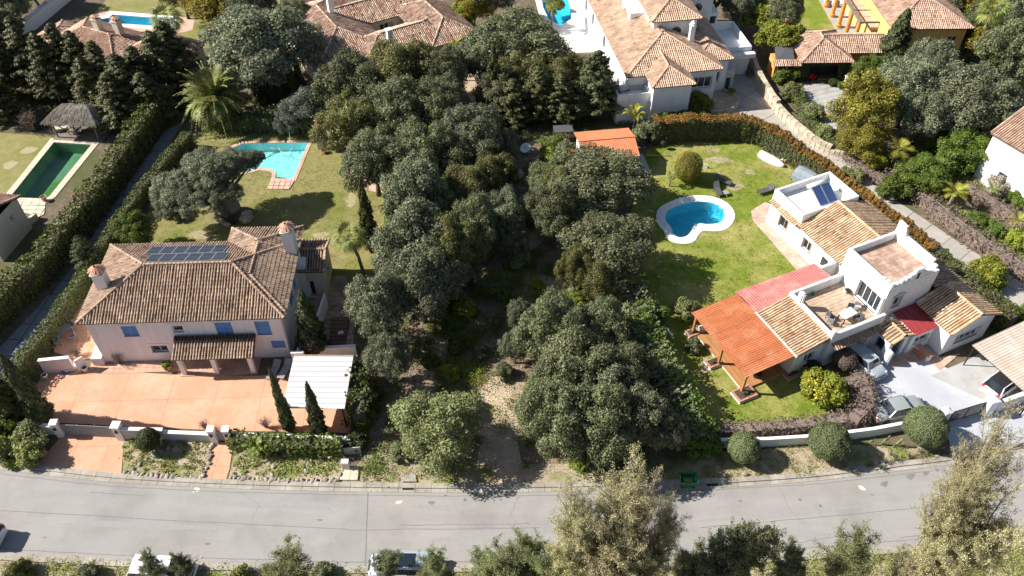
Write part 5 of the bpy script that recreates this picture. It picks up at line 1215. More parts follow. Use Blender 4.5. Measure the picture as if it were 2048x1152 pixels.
# ---------------------------------------------------------------- 10. thatched gazebo
t = thing('gazebo', 'grey thatched gazebo on posts at the head of the green pool', 'gazebo', (-53.3, 78.9, 0), R(-5))
q = [Vector((0, 0, 2.35)), Vector((6.3, 0, 2.35)), Vector((6.1, 4.0, 2.35)), Vector((.7, 4.0, 2.35))]; a, b = Vector((1.7, 2.2, 3.55)), Vector((4.7, 2.2, 3.55))
def thatch_face(mb, P, n=16, m_=5):
    A, B_, C, D = P; rr = random.Random(3)
    g_ = [[A.lerp(B_, i / n).lerp(D.lerp(C, i / n), j / m_) + Vector((rr.uniform(-.05, .05), rr.uniform(-.05, .05), rr.uniform(-.06, .06) - (.12 if j == 0 else 0) * rr.random() + .12 * math.sin(j / m_ * 3.14))) for i in range(n + 1)] for j in range(m_ + 1)]
    for j in range(m_):
        for i in range(n): mb.poly([g_[j][i], g_[j][i + 1], g_[j + 1][i + 1], g_[j + 1][i]])
mb = MB(); thatch_face(mb, (q[0], q[1], b, a)); thatch_face(mb, (q[2], q[3], a, b)); thatch_face(mb, (q[1], q[2], b, b), 10); thatch_face(mb, (q[3], q[0], a, a), 10)
mb.poly([v - Vector((0, 0, .1)) for v in q][::-1]); mb.build('thatched_roof', 'thatch', t)
st = MB(); rr = random.Random(12); V = []
for i in range(1400):
    e = rr.choice([(q[0], q[1]), (q[1], q[2]), (q[3], q[0]), (q[0], q[1])]); p = e[0].lerp(e[1], rr.random()); f = rr.random() ** 1.3 * .8; ap = a.lerp(b, min(1, max(0, (p.x - .5) / 5.5)))
    s = p.lerp(ap, f) + Vector((0, 0, .1 + .1 * math.sin(f * 3))); d = (p - ap).normalized() * .45; n = Vector((-d.y, d.x, 0)).normalized() * .02
    st.poly([s - n, s + n, s + d + n * .5 + Vector((0, 0, .02)), s + d - n * .5 + Vector((0, 0, .02))])
st.build('loose_straw', 'thatch', t, kind='stuff')
for x, y in ((.7, .6), (3.1, .6), (5.6, .6), (5.5, 3.4), (1.1, 3.4)): MB().tube([(x, y, 0), (x, y, 2.35)], .1, 8).build('post', 'old_wood', t)
MB().bar((.7, .6, .6), (3.1, .6, 2.0), .08).bar((3.1, .6, .6), (.7, .6, 2.0), .08).build('cross_brace', 'old_wood', t)
for i in range(14): MB().box(.3 + i * .42, .3 + i * .42 + .4, .1, 3.7, .0, .1).build('deck_board', 'old_wood', t)
# ---------------------------------------------------------------- 11. little garden hut by the aqua pool
p = at(652, 300); t = thing('garden_hut', 'tiny garden hut with brown tiled cap right of the turquoise pool', 'hut', (p.x - .9, p.y, 0), R(-3))
block(t, 0, 1.7, 0, 1.6, 0, 2.0, 'cream_wall', {'W': [(.5, 1.1, .8, 1.3, 'void')]}, top=False); roof(t, [rect(-.35, 2.05, -.35, 1.95, 2.0, .55)], 'tiles_brown', 'under_brown', seed=91)
# ---------------------------------------------------------------- boathouse tarp, fences
# ================================================================== VEGETATION
OAK = [blob_crown('oak_crown', 100 + i, M['oak_leaf'], 38000, 5.0, .72, nb=125 + 6 * i, br=(.10, .23), leaf=.12, aspect=.6) for i in range(4)]
OAK.append(blob_crown('oak_crown', 111, M['oak_leaf_warm'], 38000, 5.0, .72, nb=95, br=(.11, .27), leaf=.12, aspect=.6)); OAK.append(blob_crown('oak_crown', 115, M['oak_leaf_warm'], 30000, 5.0, .78, nb=140, br=(.08, .20), leaf=.12, aspect=.55, loose=.2))
OAKG = [blob_crown('oak_crown', 120 + i, M['oak_leaf_grey'], 36000, 5.0, .7, nb=120, br=(.10, .23), leaf=.12, aspect=.6) for i in range(3)]
PALE = blob_crown('pale_crown', 131, M['pale_leaf'], 30000, 4.0, 1.0, nb=80, br=(.15, .27), leaf=.11, aspect=.55)
BUSH = {k: blob_crown('bush_crown', 140 + i, M[k], 9000, 1.6, .85, nb=34, br=(.2, .38), leaf=.10, aspect=.6) for i, k in enumerate(['bright_leaf', 'lime_leaf', 'yellow_leaf', 'gold_leaf', 'hedge_dark', 'olive_leaf', 'conifer_leaf', 'weed_leaf', 'oak_leaf', 'pale_leaf', 'bare_leaf', 'twig_leaf', 'euc_leaf', 'creeper_leaf'])}
GOLD = blob_crown('gold_crown', 160, M['gold_leaf'], 22000, 3.6, 1.15, nb=75, br=(.17, .3), leaf=.12)
BTREE = blob_crown('green_crown', 161, M['bright_leaf'], 20000, 3.2, .95, nb=60, br=(.17, .3), leaf=.12)
YTREE = blob_crown('yellow_crown', 162, M['yellow_leaf'], 20000, 3.6, .9, nb=60, br=(.17, .3), leaf=.13)
LTREE = blob_crown('lime_crown', 163, M['lime_leaf'], 14000, 2.6, .95, nb=40, br=(.2, .36), leaf=.15)
OLIVE = blob_crown('olive_crown', 164, M['olive_leaf'], 18000, 2.8, .9, nb=55, br=(.17, .3), leaf=.09, aspect=.4)
CONI = [conifer_crown('conifer_crown', 170 + i, M['conifer_leaf'], 20000, 10.0, 2.6, leaf=.13) for i in range(2)]
CONW = conifer_crown('conifer_crown', 175, M['cypress_leaf'], 26000, 9.0, 3.6, leaf=.13)
CYP = [cone_crown('cypress_crown', 180 + i, M['cypress_leaf'], 13000, 7.0, .85, leaf=.10) for i in range(3)]
CYPD = [cone_crown('cypress_crown', 190 + i, M['conifer_leaf'], 13000, 9.0, 1.0, leaf=.12, lumps=.22) for i in range(2)]
TRK = [trunk_mesh('oak_trunk', 200 + i, 'bark', 7.0, .28, 3.0, 6) for i in range(3)]
TRKP = trunk_mesh('pale_trunk', 210, 'pale_bark', 6.0, .18, 2.2, 5)
STEM = trunk_mesh('stems', 211, 'bark', 2.4, .06, 1.0, 6, fork=.2)
rv = random.Random(21)
def tree(name, label, cat, crown, cr, px, py, rpx, H=None, hc=None, vr=None, trunk=None, th=7.0, group=None, flat=1.0, rz=None, tname='trunk', cn='crown'):
    """tree whose crown centre stands at survey point px,py; rpx = crown radius in survey pixels"""
    H = H or 7.0; hc = hc if hc is not None else H * .6
    rad = rpx / ppm(px, py, hc); p = at(px, py, hc); vr = vr or (H - hc)
    t = thing(name, label, cat, (p.x, p.y, 0), 0, group)
    zc = vr / (cr[0] * cr[1])
    put(cn, crown, t, (0, 0, hc), (0, 0, rv.uniform(0, 6.28) if rz is None else rz), (rad / cr[0], rad / cr[0], zc))
    if trunk: s = hc * 1.15 / th; put(tname, trunk, t, (0, 0, 0), (0, 0, rv.uniform(0, 6.28)), (rad / 4, rad / 4, s))
    return t
def oak(label, px, py, rpx, H=7.5, grey=False, group='holm oaks of the central wood', k=None, hc=None):
    L_ = OAKG if grey else OAK; k = rv.randrange(len(L_)) if k is None else k
    return tree('holm_oak', label, 'tree', L_[k], (5.0, .72), px, py, rpx * 1.1, H, hc if hc else H * .6, None, TRK[rv.randrange(3)], group=group)
# ---- central wood
for a in [
    ('large grey green holm oak in front of the courtyard villa at top centre-left', 520, 92, 108, 10, True),
    ('holm oak in the top left corner of the central wood below the courtyard villa', 700, 165, 66, 8, False),
    ('holm oak under the right window of the courtyard villa', 806, 140, 68, 8.5, False),
    ('holm oak left of the pale sandy clearing at the top of the wood', 886, 150, 52, 8, False),
    ('large holm oak beside the cyan pool patio at top centre', 1030, 88, 96, 8.5, False),
    ('small holm oak between courtyard villa and large patio oak', 962, 120, 44, 7, True),
    ('holm oak right of the little tiled garden hut', 694, 250, 62, 8, False),
    ('holm oak in the middle of the upper wood, three crowns right of the garden hut', 785, 225, 70, 8.5, False),
    ('holm oak below the sandy clearing at the top of the wood', 868, 215, 58, 8, False),
    ('lighter holm oak left of the satellite dish', 945, 268, 66, 7.5, True),
    ('small holm oak touching the satellite dish clearing', 1006, 292, 32, 5, True),
    ('holm oak overhanging the curved pink terrace of the left garden', 748, 322, 66, 7.5, False),
    ('holm oak below the lighter oak, upper middle wood', 850, 305, 60, 7.5, False),
    ('holm oak right of the slim cypress on the left lawn edge', 830, 385, 62, 9.5, True),
    ('holm oak in the shaded heart of the wood beside a narrow path', 945, 378, 52, 7, False),
    ('small holm oak on the left edge of the upper sandy clearing', 1010, 425, 40, 6, True),
    ('small dark holm oak below the heart of the wood', 945, 455, 52, 8, False),
    ('large grey holm oak with its crown over the fan palm lawn edge', 835, 480, 82, 8.8, True),
    ('grey holm oak in the left band, below the largest grey crown', 842, 570, 72, 8.2, True),
    ('grey holm oak standing by the dark stone steps of the pink villa', 757.2, 615, 62, 8, True),
    ('lowest grey holm oak of the left band above the white carport', 775, 712, 48, 5.5, True),
    ('holm oak leaning over the left end of the middle sandy clearing', 905, 500, 46, 8, False),
    ('broad holm oak in front of the orange roofed garden shed', 1185, 362, 104, 6.4, False),
    ('broad dark holm oak left of the kidney pool, lower of two', 1222, 490, 88, 6.6, False),
    ('holm oak on the right rim of the upper sandy clearing', 1105, 425, 52, 7, False),
    ('small holm oak crown above the right end of the middle clearing', 1150, 540, 38, 6, False),
    ('holm oak right below the middle sandy clearing', 1105, 655, 66, 7.5, False),
    ('holm oak between middle clearing and bright green creepers', 1198, 655, 56, 6, False),
    ('large holm oak in the centre of the lower right crown mass', 1155, 740, 88, 7.2, False),
    ('holm oak right of the largest crown in the lower right mass', 1248, 745, 62, 6.2, False),
    ('holm oak on the right edge of the sandy track', 1115, 840, 74, 8, False),
    ('holm oak nearest the road right of the sandy track', 1195, 845, 78, 7.5, False),
    ('holm oak behind the tall brown eucalyptus crown', 1280, 835, 62, 6.5, True),
    ('small grey holm oak left of the first topiary ball', 1335, 862, 38, 4.8, True),
    ('young holm oak in the corridor below the satellite dish boulder', 988, 345, 42, 5.5, False),
    ('young holm oak in the middle corridor above the cleared slope', 1022, 472, 38, 5, False),
    ('young grey holm oak on the left of the narrow corridor', 985, 420, 38, 5.5, True),
    ('small holm oak sapling on the shaded slope left of the clearing', 940, 540, 26, 3.6, False),
    ('small bushy oak at the lower left of the middle clearing', 1040, 630, 30, 4, True),
    ('infill holm oak crown between the garden hut and the sandy clearing', 830, 175, 58, 6.5, False),
    ('infill holm oak crown left of the small dish side oak', 905, 325, 52, 6, False),
    ('low holm oak crown right of the curved pink terrace', 800, 290, 58, 6.5, False),
    ('low holm oak crown filling the left band beside the lawn hedge', 875, 430, 50, 6, False),
    ('low grey holm oak crown between the two largest left band crowns', 800, 545, 50, 6, True),
    ('low grey holm oak crown on the inner side of the left band', 890, 545, 44, 6, True),
    ('low holm oak crown near the shed side of the upper clearing', 1130, 380, 48, 5.5, False),
    ('low holm oak crown under the shed oak, wood side', 1095, 360, 40, 5, False),
    ('low holm oak crown between the kidney pool oak and creepers', 1200, 555, 44, 5.5, False),
    ('low holm oak crown at the top of the lower right mass', 1160, 690, 60, 6, False),
    ('low holm oak crown at the centre right of the lower mass', 1225, 790, 60, 6.5, True),
    ('low holm oak crown at the bottom left of the lower mass', 1090, 790, 46, 5.5, False),
    ('small holm oak beside the stone track, bare branched', 1030, 690, 30, 4, True),
    ('low holm oak crown below the dark conifers at top centre', 1000, 185, 46, 5.5, False),
    ('low holm oak crown left of the broad conifer', 1120, 150, 48, 6, False),
    ('low holm oak between patio oak and tall cypress', 1050, 150, 55, 6.5, False),
]:
    oak(a[0], a[1], a[2], a[3], a[4], a[5])
tree('pale_oak', 'pale green dense round tree left of the sandy track by the road', 'tree', PALE, (4.0, 1.0), 880, 862, 92, 5.2, 2.9, 3.1, TRKP, 6)
# left garden oak: wide, flat, several separate clumps, leaning trunk
g_ = thing('holm_oak', 'spreading grey holm oak with bare leaning trunk beside the turquoise pool', 'tree', tuple(at(468, 446)))
base = at(468, 446)
for px, py, r_, h in ((360, 378, 58, 4.5), (420, 340, 62, 5.4), (470, 325, 42, 5.2), (400, 405, 44, 4.0), (505, 318, 26, 4.8), (450, 385, 36, 4.2), (335, 408, 36, 3.6)):
    p = at(px, py, h) - base; rad = r_ / ppm(px, py, h)
    put('crown', OAKG[rv.randrange(3)], g_, p, (0, 0, rv.uniform(0, 6)), (rad / 5, rad / 5, rad / 5 * .8))
mb = MB()
for px, py, h in ((360, 390, 3.6), (425, 350, 4.2), (480, 335, 4), (400, 410, 3.2), (505, 322, 4)):
    e = at(px, py, h) - base; mb.tube([(0, 0, -.1), (-.5, .1, .8), Vector((-.9, .2, 1.5)), Vector((-.9, .2, 1.5)).lerp(e, .5) + Vector((0, 0, .4)), e], [.38, .3, .24, .15, .05], 7)
mb.build('trunk', 'bark', g_, smooth_=True)
# ---- oaks right
for a in [('huge grey green holm oak between yellow villa and white gable house, left crown', 1822, 178, 72, 8.5, True), ('holm oak crown right half of the mass beside the white gable house', 1930, 195, 84, 9, True), ('holm oak crown reaching the right lawn by the photo edge', 1990, 225, 52, 8, True), ('dark holm oak in front of the yellow villa wall', 1862, 132, 50, 8, True), ('shaded holm oak under the big right hand crowns', 1850, 225, 60, 7, True)]:
    oak(a[0], a[1], a[2], a[3], a[4], a[5], group='holm oaks by the yellow villa')
tree('golden_tree', 'golden olive tree with lumpy crown beside the grey garage forecourt', 'tree', GOLD, (3.6, 1.15), 1732, 218, 62, 8.5, 4.6, 4.2, TRKP, 6)
tree('golden_tree', 'lower golden green bush under the lumpy golden tree', 'tree', GOLD, (3.6, 1.15), 1725, 285, 45, 4.5, 2.5, 2.2, TRKP, 6)
# ---- top edge trees
TOP = [
    ('acacia', 'yellow flowering acacia at the top edge above the fan palm', YTREE, (3.6, .9), 430, 12, 62, 6), ('acacia', 'yellow green tree at the top edge right of the courtyard villa', YTREE, (3.6, .9), 948, 10, 42, 6), ('broadleaf_tree', 'lime green small tree beside the courtyard villa roof', LTREE, (2.6, .95), 925, 28, 26, 4.5),
    ('broadleaf_tree', 'bright yellowish tree above the white villa driveway', LTREE, (2.6, .95), 1530, 30, 42, 5), ('broadleaf_tree', 'lime crown nearest the black awning of the garage', LTREE, (2.6, .95), 1555, 72, 40, 5), ('broadleaf_tree', 'yellow lime bush left of the garage chimney', LTREE, (2.6, .95), 1585, 70, 24, 4.5),
    ('acacia', 'yellow tree behind the yellow villa at the top right', YTREE, (3.6, .9), 1950, 25, 40, 7), ('acacia', 'ochre tree behind the bare branches right of the yellow villa', YTREE, (3.6, .9), 1985, 95, 42, 6),
    ('broadleaf_tree', 'green dome shaped tree in front of the yellow villa garage wing', BTREE, (3.2, .95), 1738, 138, 30, 4.5), ('broadleaf_tree', 'dense green shrub tree below the fallen palm, right side', BTREE, (3.2, .95), 1845, 345, 48, 3.6),
    ('broadleaf_tree', 'sunlit green tree left of the white gable house', BTREE, (3.2, .95), 1930, 292, 50, 4.5), ('citrus_tree', 'small yellow green tree behind the solar panel roof', BTREE, (3.2, .95), 268, 458, 36, 4.2), ('yellow_bush', 'yellow bush between golden tree and fallen palm', YTREE, (3.6, .9), 1752, 322, 20, 2.4),
]
for n, l, c, cr, px, py, r_, H in TOP: tree(n, l, 'tree', c, cr, px, py, r_, H, H * .62, H * .42, TRKP, 6)
for i, (px, py, r_, H, l) in enumerate([(1572, 28, 34, 7, 'dark oak at the top edge left of the green sunbed lawn'), (1480, 6, 36, 7, 'dark oak at the top edge right of the white villa'), (2020, 105, 60, 9, 'dark oak at the right edge beyond the leaning palm'), (2040, 30, 50, 9, 'dark oak in the top right corner'), (1890, 5, 40, 8, 'dark oak behind the yellow villa roof'), (8, 8, 50, 7, 'dark tree mass in the top left corner beyond the pale wall'), (60, -30, 45, 6, 'dark tree behind the pale wall, second from the corner'), (-35, 45, 45, 6, 'dark tree at the left edge beyond the pale wall'), (360, -20, 40, 7, 'dark tree at the top edge left of the yellow acacia'), (500, 5, 50, 8, 'dark tree at the top edge behind the grey oak'), (590, 40, 36, 6, 'dark tree between grey oak and courtyard villa'), (980, -15, 50, 8, 'dark tree at the top edge left of the cyan pool'), (1440, -25, 40, 8, 'dark tree at the top edge behind the white villa tower')]):
    oak(l, px, py, r_, H, bool(i % 2), group='dark trees along the photo edge')
tree('olive_tree', 'bluish grey olive tree behind the turquoise pool', 'tree', OLIVE, (2.8, .9), 606, 220, 46, 4.6, 2.6, 2.3, TRKP, 6)
tree('olive_tree', 'second grey olive shrub just left of the garden hut', 'tree', OLIVE, (2.8, .9), 575, 245, 28, 3.2, 1.8, 1.6, TRKP, 6)
# ---- conifers
def conifer(label, px, py, H, w_=1.0, mesh=None, cat='tree', name='conifer', group=None, lean=(0, 0), mh=10.0):
    p = at(px, py); t = thing(name, label, cat, (p.x, p.y, 0), rv.uniform(0, 6.28), group)
    put('crown', mesh or CONI[rv.randrange(2)], t, (0, 0, .2), (lean[0], lean[1], 0), (w_, w_, H / mh)); put('trunk', TRKP, t, (0, 0, 0), (0, 0, 0), (1, 1, H / 12)); return t
CONL = [(20, 190, 9, 1.3), (52, 178, 10.5, 1.2), (92, 180, 10, 1.25), (122, 205, 9, 1.1), (152, 196, 9.5, 1.15), (185, 200, 9, 1.1), (205, 225, 7.5, 1.0), (232, 215, 8.5, 1.1), (-10, 150, 9, 1.2), (0, 235, 7, 1.2), (250, 250, 7, 1.1), (275, 232, 8, 1.3), (300, 210, 7.5, 1.2), (340, 190, 8.5, 1.3), (362, 165, 8, 1.2), (315, 245, 6.5, 1.1)]
CL = ['leftmost', 'second from the left', 'third from the left', 'fourth from the left', 'fifth from the left', 'sixth from the left', 'short seventh', 'eighth', 'cut by the left edge', 'low and dark at the left edge', 'behind the yucca bed', 'broad, left of the date palm', 'right of the tiled house corner', 'tall, behind the date palm', 'farthest right behind the date palm', 'short, left of the slab driveway']
for (px, py, H, w_), l in zip(CONL, CL): conifer('dark ragged conifer above the thatched gazebo, ' + l, px, py, H, w_, group='row of dark conifers', lean=(rv.uniform(-.06, .06), rv.uniform(-.06, .06)))
conifer('broad dark green conifer left of the white villa', 1185, 232, 8.5, 1.05, CONW, mh=9.0); conifer('ragged cypress conifer standing between the left hedge and chimney', 190, 545, 4.6, .5, CONW, mh=9.0)
for px, py, H, l in [(1120, 245, 6.5, 'dark conifer crowded against the broad conifer'), (1075, 240, 7, 'dark conifer between twin cypresses and yuccas'), (1025, 250, 6, 'dark conifer right of the tallest cypress')]: conifer(l, px, py, H, 1.0)
def cypress(label, px, py, H, w_=1.0, dark=False, group=None):
    p = at(px, py); t = thing('cypress', label, 'cypress', (p.x, p.y, 0), rv.uniform(0, 6.28), group); m_, mh = (CYPD[rv.randrange(2)], 9.0) if dark else (CYP[rv.randrange(3)], 7.0)
    put('crown', m_, t, (0, 0, .05), (rv.uniform(-.02, .02), rv.uniform(-.02, .02), 0), (w_, w_, H / mh)); MB().tube([(0, 0, -.1), (0, 0, H * .5)], [.12, .05], 6).build('trunk', 'bark', t); return t
for a in [('slim cypress left of the white carport at the front wall', 582, 862, 8.1, .55), ('slim cypress in front of the white carport', 640, 868, 6.9, .68), ('big cypress at the right corner of the pink villa', 632, 705, 7.8, 1.25), ('slim cypress standing on the left lawn edge near the fan palm', 745, 500, 9.0, .72, True),
          ('broad cypress at the left end of the forecourt, front one', 95, 845, 8.9, .92), ('broad cypress at the left end of the forecourt, rear one', 38, 842, 8.4, .92, True), ('cypress cut by the left photo edge beside the front wall', -20, 835, 7.0, 1.1, True),
          ('tallest dark cypress at the top of the wood beside yuccas', 990, 225, 8.9, 1.0, True), ('dark cypress right of the tallest one', 1085, 205, 6.5, .9, True), ('wide columnar cypress against the yellow villa', 1770, 142, 8.6, 2.0), ('wide columnar cypress at the right end of the yellow villa', 1915, 118, 8.6, 2.2), ]: cypress(*a)
for i, (px, py) in enumerate([(535, 205), (550, 208), (566, 205), (580, 200), (592, 204), (606, 196), (521, 210)]):
    cypress('slender cypress in the screen left of the courtyard villa, ' + ['second', 'third', 'fourth', 'fifth', 'sixth', 'last on the right', 'first on the left'][i], px, py, 5.5, .6, True, 'slender cypress screen')
# ---- hedges
hl = [(-48.6, 44.5), (-47.5, 48), (-46.3, 52.3), (-44.7, 56.2), (-43.9, 61.2), (-42.9, 66.6), (-42.3, 72.6), (-41.8, 79.3), (-41.0, 85)]
hedge('conifer_hedge', 'tall dense hedge running along the left side of the slab driveway', [(x + .1, y) for x, y in hl], 1.7, lambda t: 3.0 + .9 * t, M['hedge_leaf'], dens=62, leaf=.13, lump=.2)
hi = [(-42.4, 40.8), (-41.9, 43.6), (-41.1, 47.6), (-40.7, 51), (-40.3, 55.1), (-39.9, 59.6), (-39.4, 64.5), (-38.5, 69.8), (-37.6, 74), (-36.6, 78.0)]
hedge('conifer_hedge', 'lower clipped hedge between slab driveway and pink villa', hi, 1.0, 2.1, M['hedge_leaf'], dens=100, leaf=.085, lump=.08)
hr = [(15.9, 78.6), (19, 79.0), (22.5, 79.3), (25.9, 79.4), (28.4, 78.6), (30.2, 76.2), (31.9, 73.7), (33.6, 70.8), (35.0, 68.2), (36.3, 65.8), (37.8, 63.2), (39.2, 60.5), (40.4, 58.0)]
hedge('photinia_hedge', 'long hedge with orange red tips round the kidney pool garden', hr, 1.5, lambda t: np.clip(3.1 - t * 1.2, 2.5, 3.1), M['hedge_dark'], dens=75, leaf=.11, top=M['red_leaf'])
hedge('green_hedge', 'plain green continuation of the orange tipped hedge behind the villa', [(40.6, 57.6), (41.6, 55.6), (42.6, 53.4), (43.8, 51.0), (44.6, 49.4)], 1.8, 2.5, M['hedge_leaf'], dens=80, leaf=.10)
hedge('ivy_hedge', 'leafy dark green hedge along the forecourt front wall', [(v.x, v.y) for v in ats([(465, 893), (520, 900), (600, 903), (690, 905)])], 1.3, 1.5, M['bright_leaf'], dens=70, leaf=.12, lump=.22, seed=9)
hedge('shrub_border', 'reddish brown twiggy hedge behind the street wall', [(v.x, v.y) for v in ats([(1432, 868), (1500, 866), (1580, 860), (1660, 850), (1700, 848)])], 1.3, 1.0, M['twig_leaf'], dens=95, leaf=.07, lump=.25, bare='dead_twigs', seed=11)
hedge('shrub_border', 'tall reddish twiggy hedge between lemon tree and parked cars', [(v.x, v.y) for v in ats([(1700, 852), (1728, 825), (1722, 790), (1705, 765)])], 1.7, 1.7, M['twig_leaf'], dens=110, leaf=.07, lump=.3, bare='dead_twigs', seed=12)
hedge('dry_hedge', 'long grey brown leafless hedge on the bank right of the winding driveway', [(v.x, v.y) for v in ats([(1790, 345), (1830, 385), (1890, 435), (1950, 480), (2010, 520), (2070, 560)], .5)], 2.0, 1.3, M['twig_leaf'], dens=55, leaf=.09, lump=.4, bare='dead_twigs', seed=13)
hedge('dry_hedge', 'dry brown scrub strip beside the lower golden bush', [(v.x, v.y) for v in ats([(1688, 310), (1730, 338), (1780, 372)], .3)], 1.6, 1.0, M['twig_leaf'], dens=60, leaf=.09, lump=.4, bare='dead_twigs', seed=14)
hedge('dry_hedge', 'leafless scrub hedge between palms and white gable house', [(v.x, v.y) for v in ats([(1930, 375), (1980, 405), (2030, 440), (2080, 475)], .5)], 1.6, 1.1, M['twig_leaf'], dens=55, leaf=.09, lump=.4, bare='dead_twigs', seed=15)
hedge('creeper_hedge', 'bright green leafy bank of creepers along the right edge of the wood', [(v.x, v.y) for v in ats([(1262, 645), (1292, 690), (1325, 745), (1360, 805), (1385, 855), (1405, 895)], .5)], 1.9, 2.3, M['creeper_leaf'], dens=70, leaf=.09, lump=.7, seed=16)
hedge('creeper_hedge', 'dark leafy undergrowth bank inside the creeper bank', [(v.x, v.y) for v in ats([(1255, 590), (1285, 680), (1330, 780), (1360, 850), (1370, 900)], .5)], 2.6, 2.4, M['oak_leaf'], dens=45, leaf=.14, lump=.6, seed=17)
hedge('bank_hedge', 'green clipped hedge between garage forecourt and stone wall', [(v.x, v.y) for v in ats([(1592, 175), (1598, 210), (1615, 245), (1650, 275), (1680, 300)], .5)], 1.2, 1.2, M['hedge_leaf'], dens=80, leaf=.10, lump=.25, seed=18)
hedge('creeper_hedge', 'thin green hedge along the right side of the middle lawn', [(v.x, v.y) for v in ats([(785, 380), (782, 440), (778, 500)], .5)], .7, 2.0, M['bright_leaf'], dens=90, leaf=.11, lump=.15, seed=19)
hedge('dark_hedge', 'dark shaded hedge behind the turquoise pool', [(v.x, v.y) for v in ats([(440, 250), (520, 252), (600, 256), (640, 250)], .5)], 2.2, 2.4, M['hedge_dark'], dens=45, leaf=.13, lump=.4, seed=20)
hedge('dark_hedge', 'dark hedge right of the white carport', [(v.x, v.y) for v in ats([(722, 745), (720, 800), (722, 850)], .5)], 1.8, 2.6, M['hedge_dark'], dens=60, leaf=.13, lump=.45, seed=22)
hedge('clipped_hedge', 'low green hedge strip between white patio and the white villa', [(v.x, v.y) for v in ats([(1188, 15), (1200, 50), (1212, 95)], .5)], 1.0, 1.0, M['hedge_leaf'], dens=60, leaf=.12, seed=23)
hedge('creeper', 'dark creeper growing round the garage opening of the yellow villa', [(36.0, 91.2), (42.2, 91.35)], .5, lambda t: np.where((t < .16) | (t > .78), 2.8, 2.8), M['hedge_dark'], dens=1, leaf=.1, seed=24) if False else None
def creep(label, pieces, par):
    rng = np.random.default_rng(5); V = []; N2 = []
    for (x0, x1, z0, z1, n) in pieces:
        V.append(np.stack([rng.uniform(x0, x1, n), rng.normal(0, .12, n) - .12, rng.uniform(z0, z1, n)], 1)); N2.append(np.tile([0, -1, .3], (n, 1)) + rng.normal(size=(n, 3)) * .5)
    v, f = leaf_quads(np.concatenate(V), np.concatenate(N2), .11, .6, rng); t = thing('creeper', label, 'creeper', par, R(1)); put('foliage', npmesh('creeper', v, f, M['hedge_dark'], rng.beta(2, 2, len(f))), t)
    MB().tube([(.5, -.05, 0), (.4, -.05, 1.2), (.6, -.05, 2.4)], .04, 5).build('stem', 'bark', t)
creep('dark creeper framing the garage opening of the yellow villa', [(.1, 1.3, 0, 2.7, 2200), (5.0, 6.3, 0, 2.7, 2200), (.6, 6, 2.2, 2.75, 1400)], (35.8, 91.85, 0))
# ---- topiary
def ball(label, px, py, rpx, mat_='topiary_leaf', trunk=.35, oz=.96, group=None, n=15000, seed=1, name='topiary_ball'):
    """px,py is the ball's centre in the survey"""
    r_ = rpx / ppm(px, py, 1.7); hc = trunk + r_ * oz; p = at(px, py, hc); t = thing(name, label, 'topiary', (p.x, p.y, 0), 0, group)
    put('foliage', sphere_crown('ball', seed, M[mat_], n, r_, .05 if r_ > 1 else .045, oz), t, (0, 0, hc)); MB().tube([(0, 0, -.05), (0, 0, hc)], .09, 7).build('trunk', 'bark', t)
    MB().lathe([(.05, -r_ * .8 * oz), (r_ * .6, -r_ * .6), (r_ * .9, 0), (r_ * .6, r_ * .6 * oz), (.05, r_ * .82 * oz)], 14).build('twig_core', 'bark', t, (0, 0, hc)); return t
tp = 'round topiary balls before the white street wall'
ball('smallest topiary ball before the white street wall, left one', 1488, 895, 32, group=tp, seed=1); ball('middle topiary ball before the white street wall', 1660, 882, 39.5, group=tp, seed=2, n=22000); ball('topiary ball beside the black mesh gate', 1852, 852, 41, group=tp, seed=3, n=22000)
ball('small dark topiary ball in the succulent bed at the front wall', 295, 879, 23.5, 'hedge_dark', .5, seed=4, n=9000)
ball('big golden clipped egg shaped bush on the green lawn', 1378, 333, 27, 'gold_leaf', .1, 1.15, seed=5, n=16000, name='clipped_bush')
for px, py, r_, l in [(40, 571, 12, 'small standard tree by the hedge shade, lower left one'), (98, 503, 12, 'small standard tree by the hedge shade, middle one'), (150, 440, 12, 'small standard tree by the hedge shade, upper one')]: ball(l, px, py, r_, 'oak_leaf', 1.3, .75, seed=6, n=2500, name='standard_tree', group='small standard trees beside the slab driveway')
ball('round brown clipped shrub beside the silver hatchback', 1690, 718, 25, 'twig_leaf', .2, .85, seed=7, n=12000, name='clipped_bush')
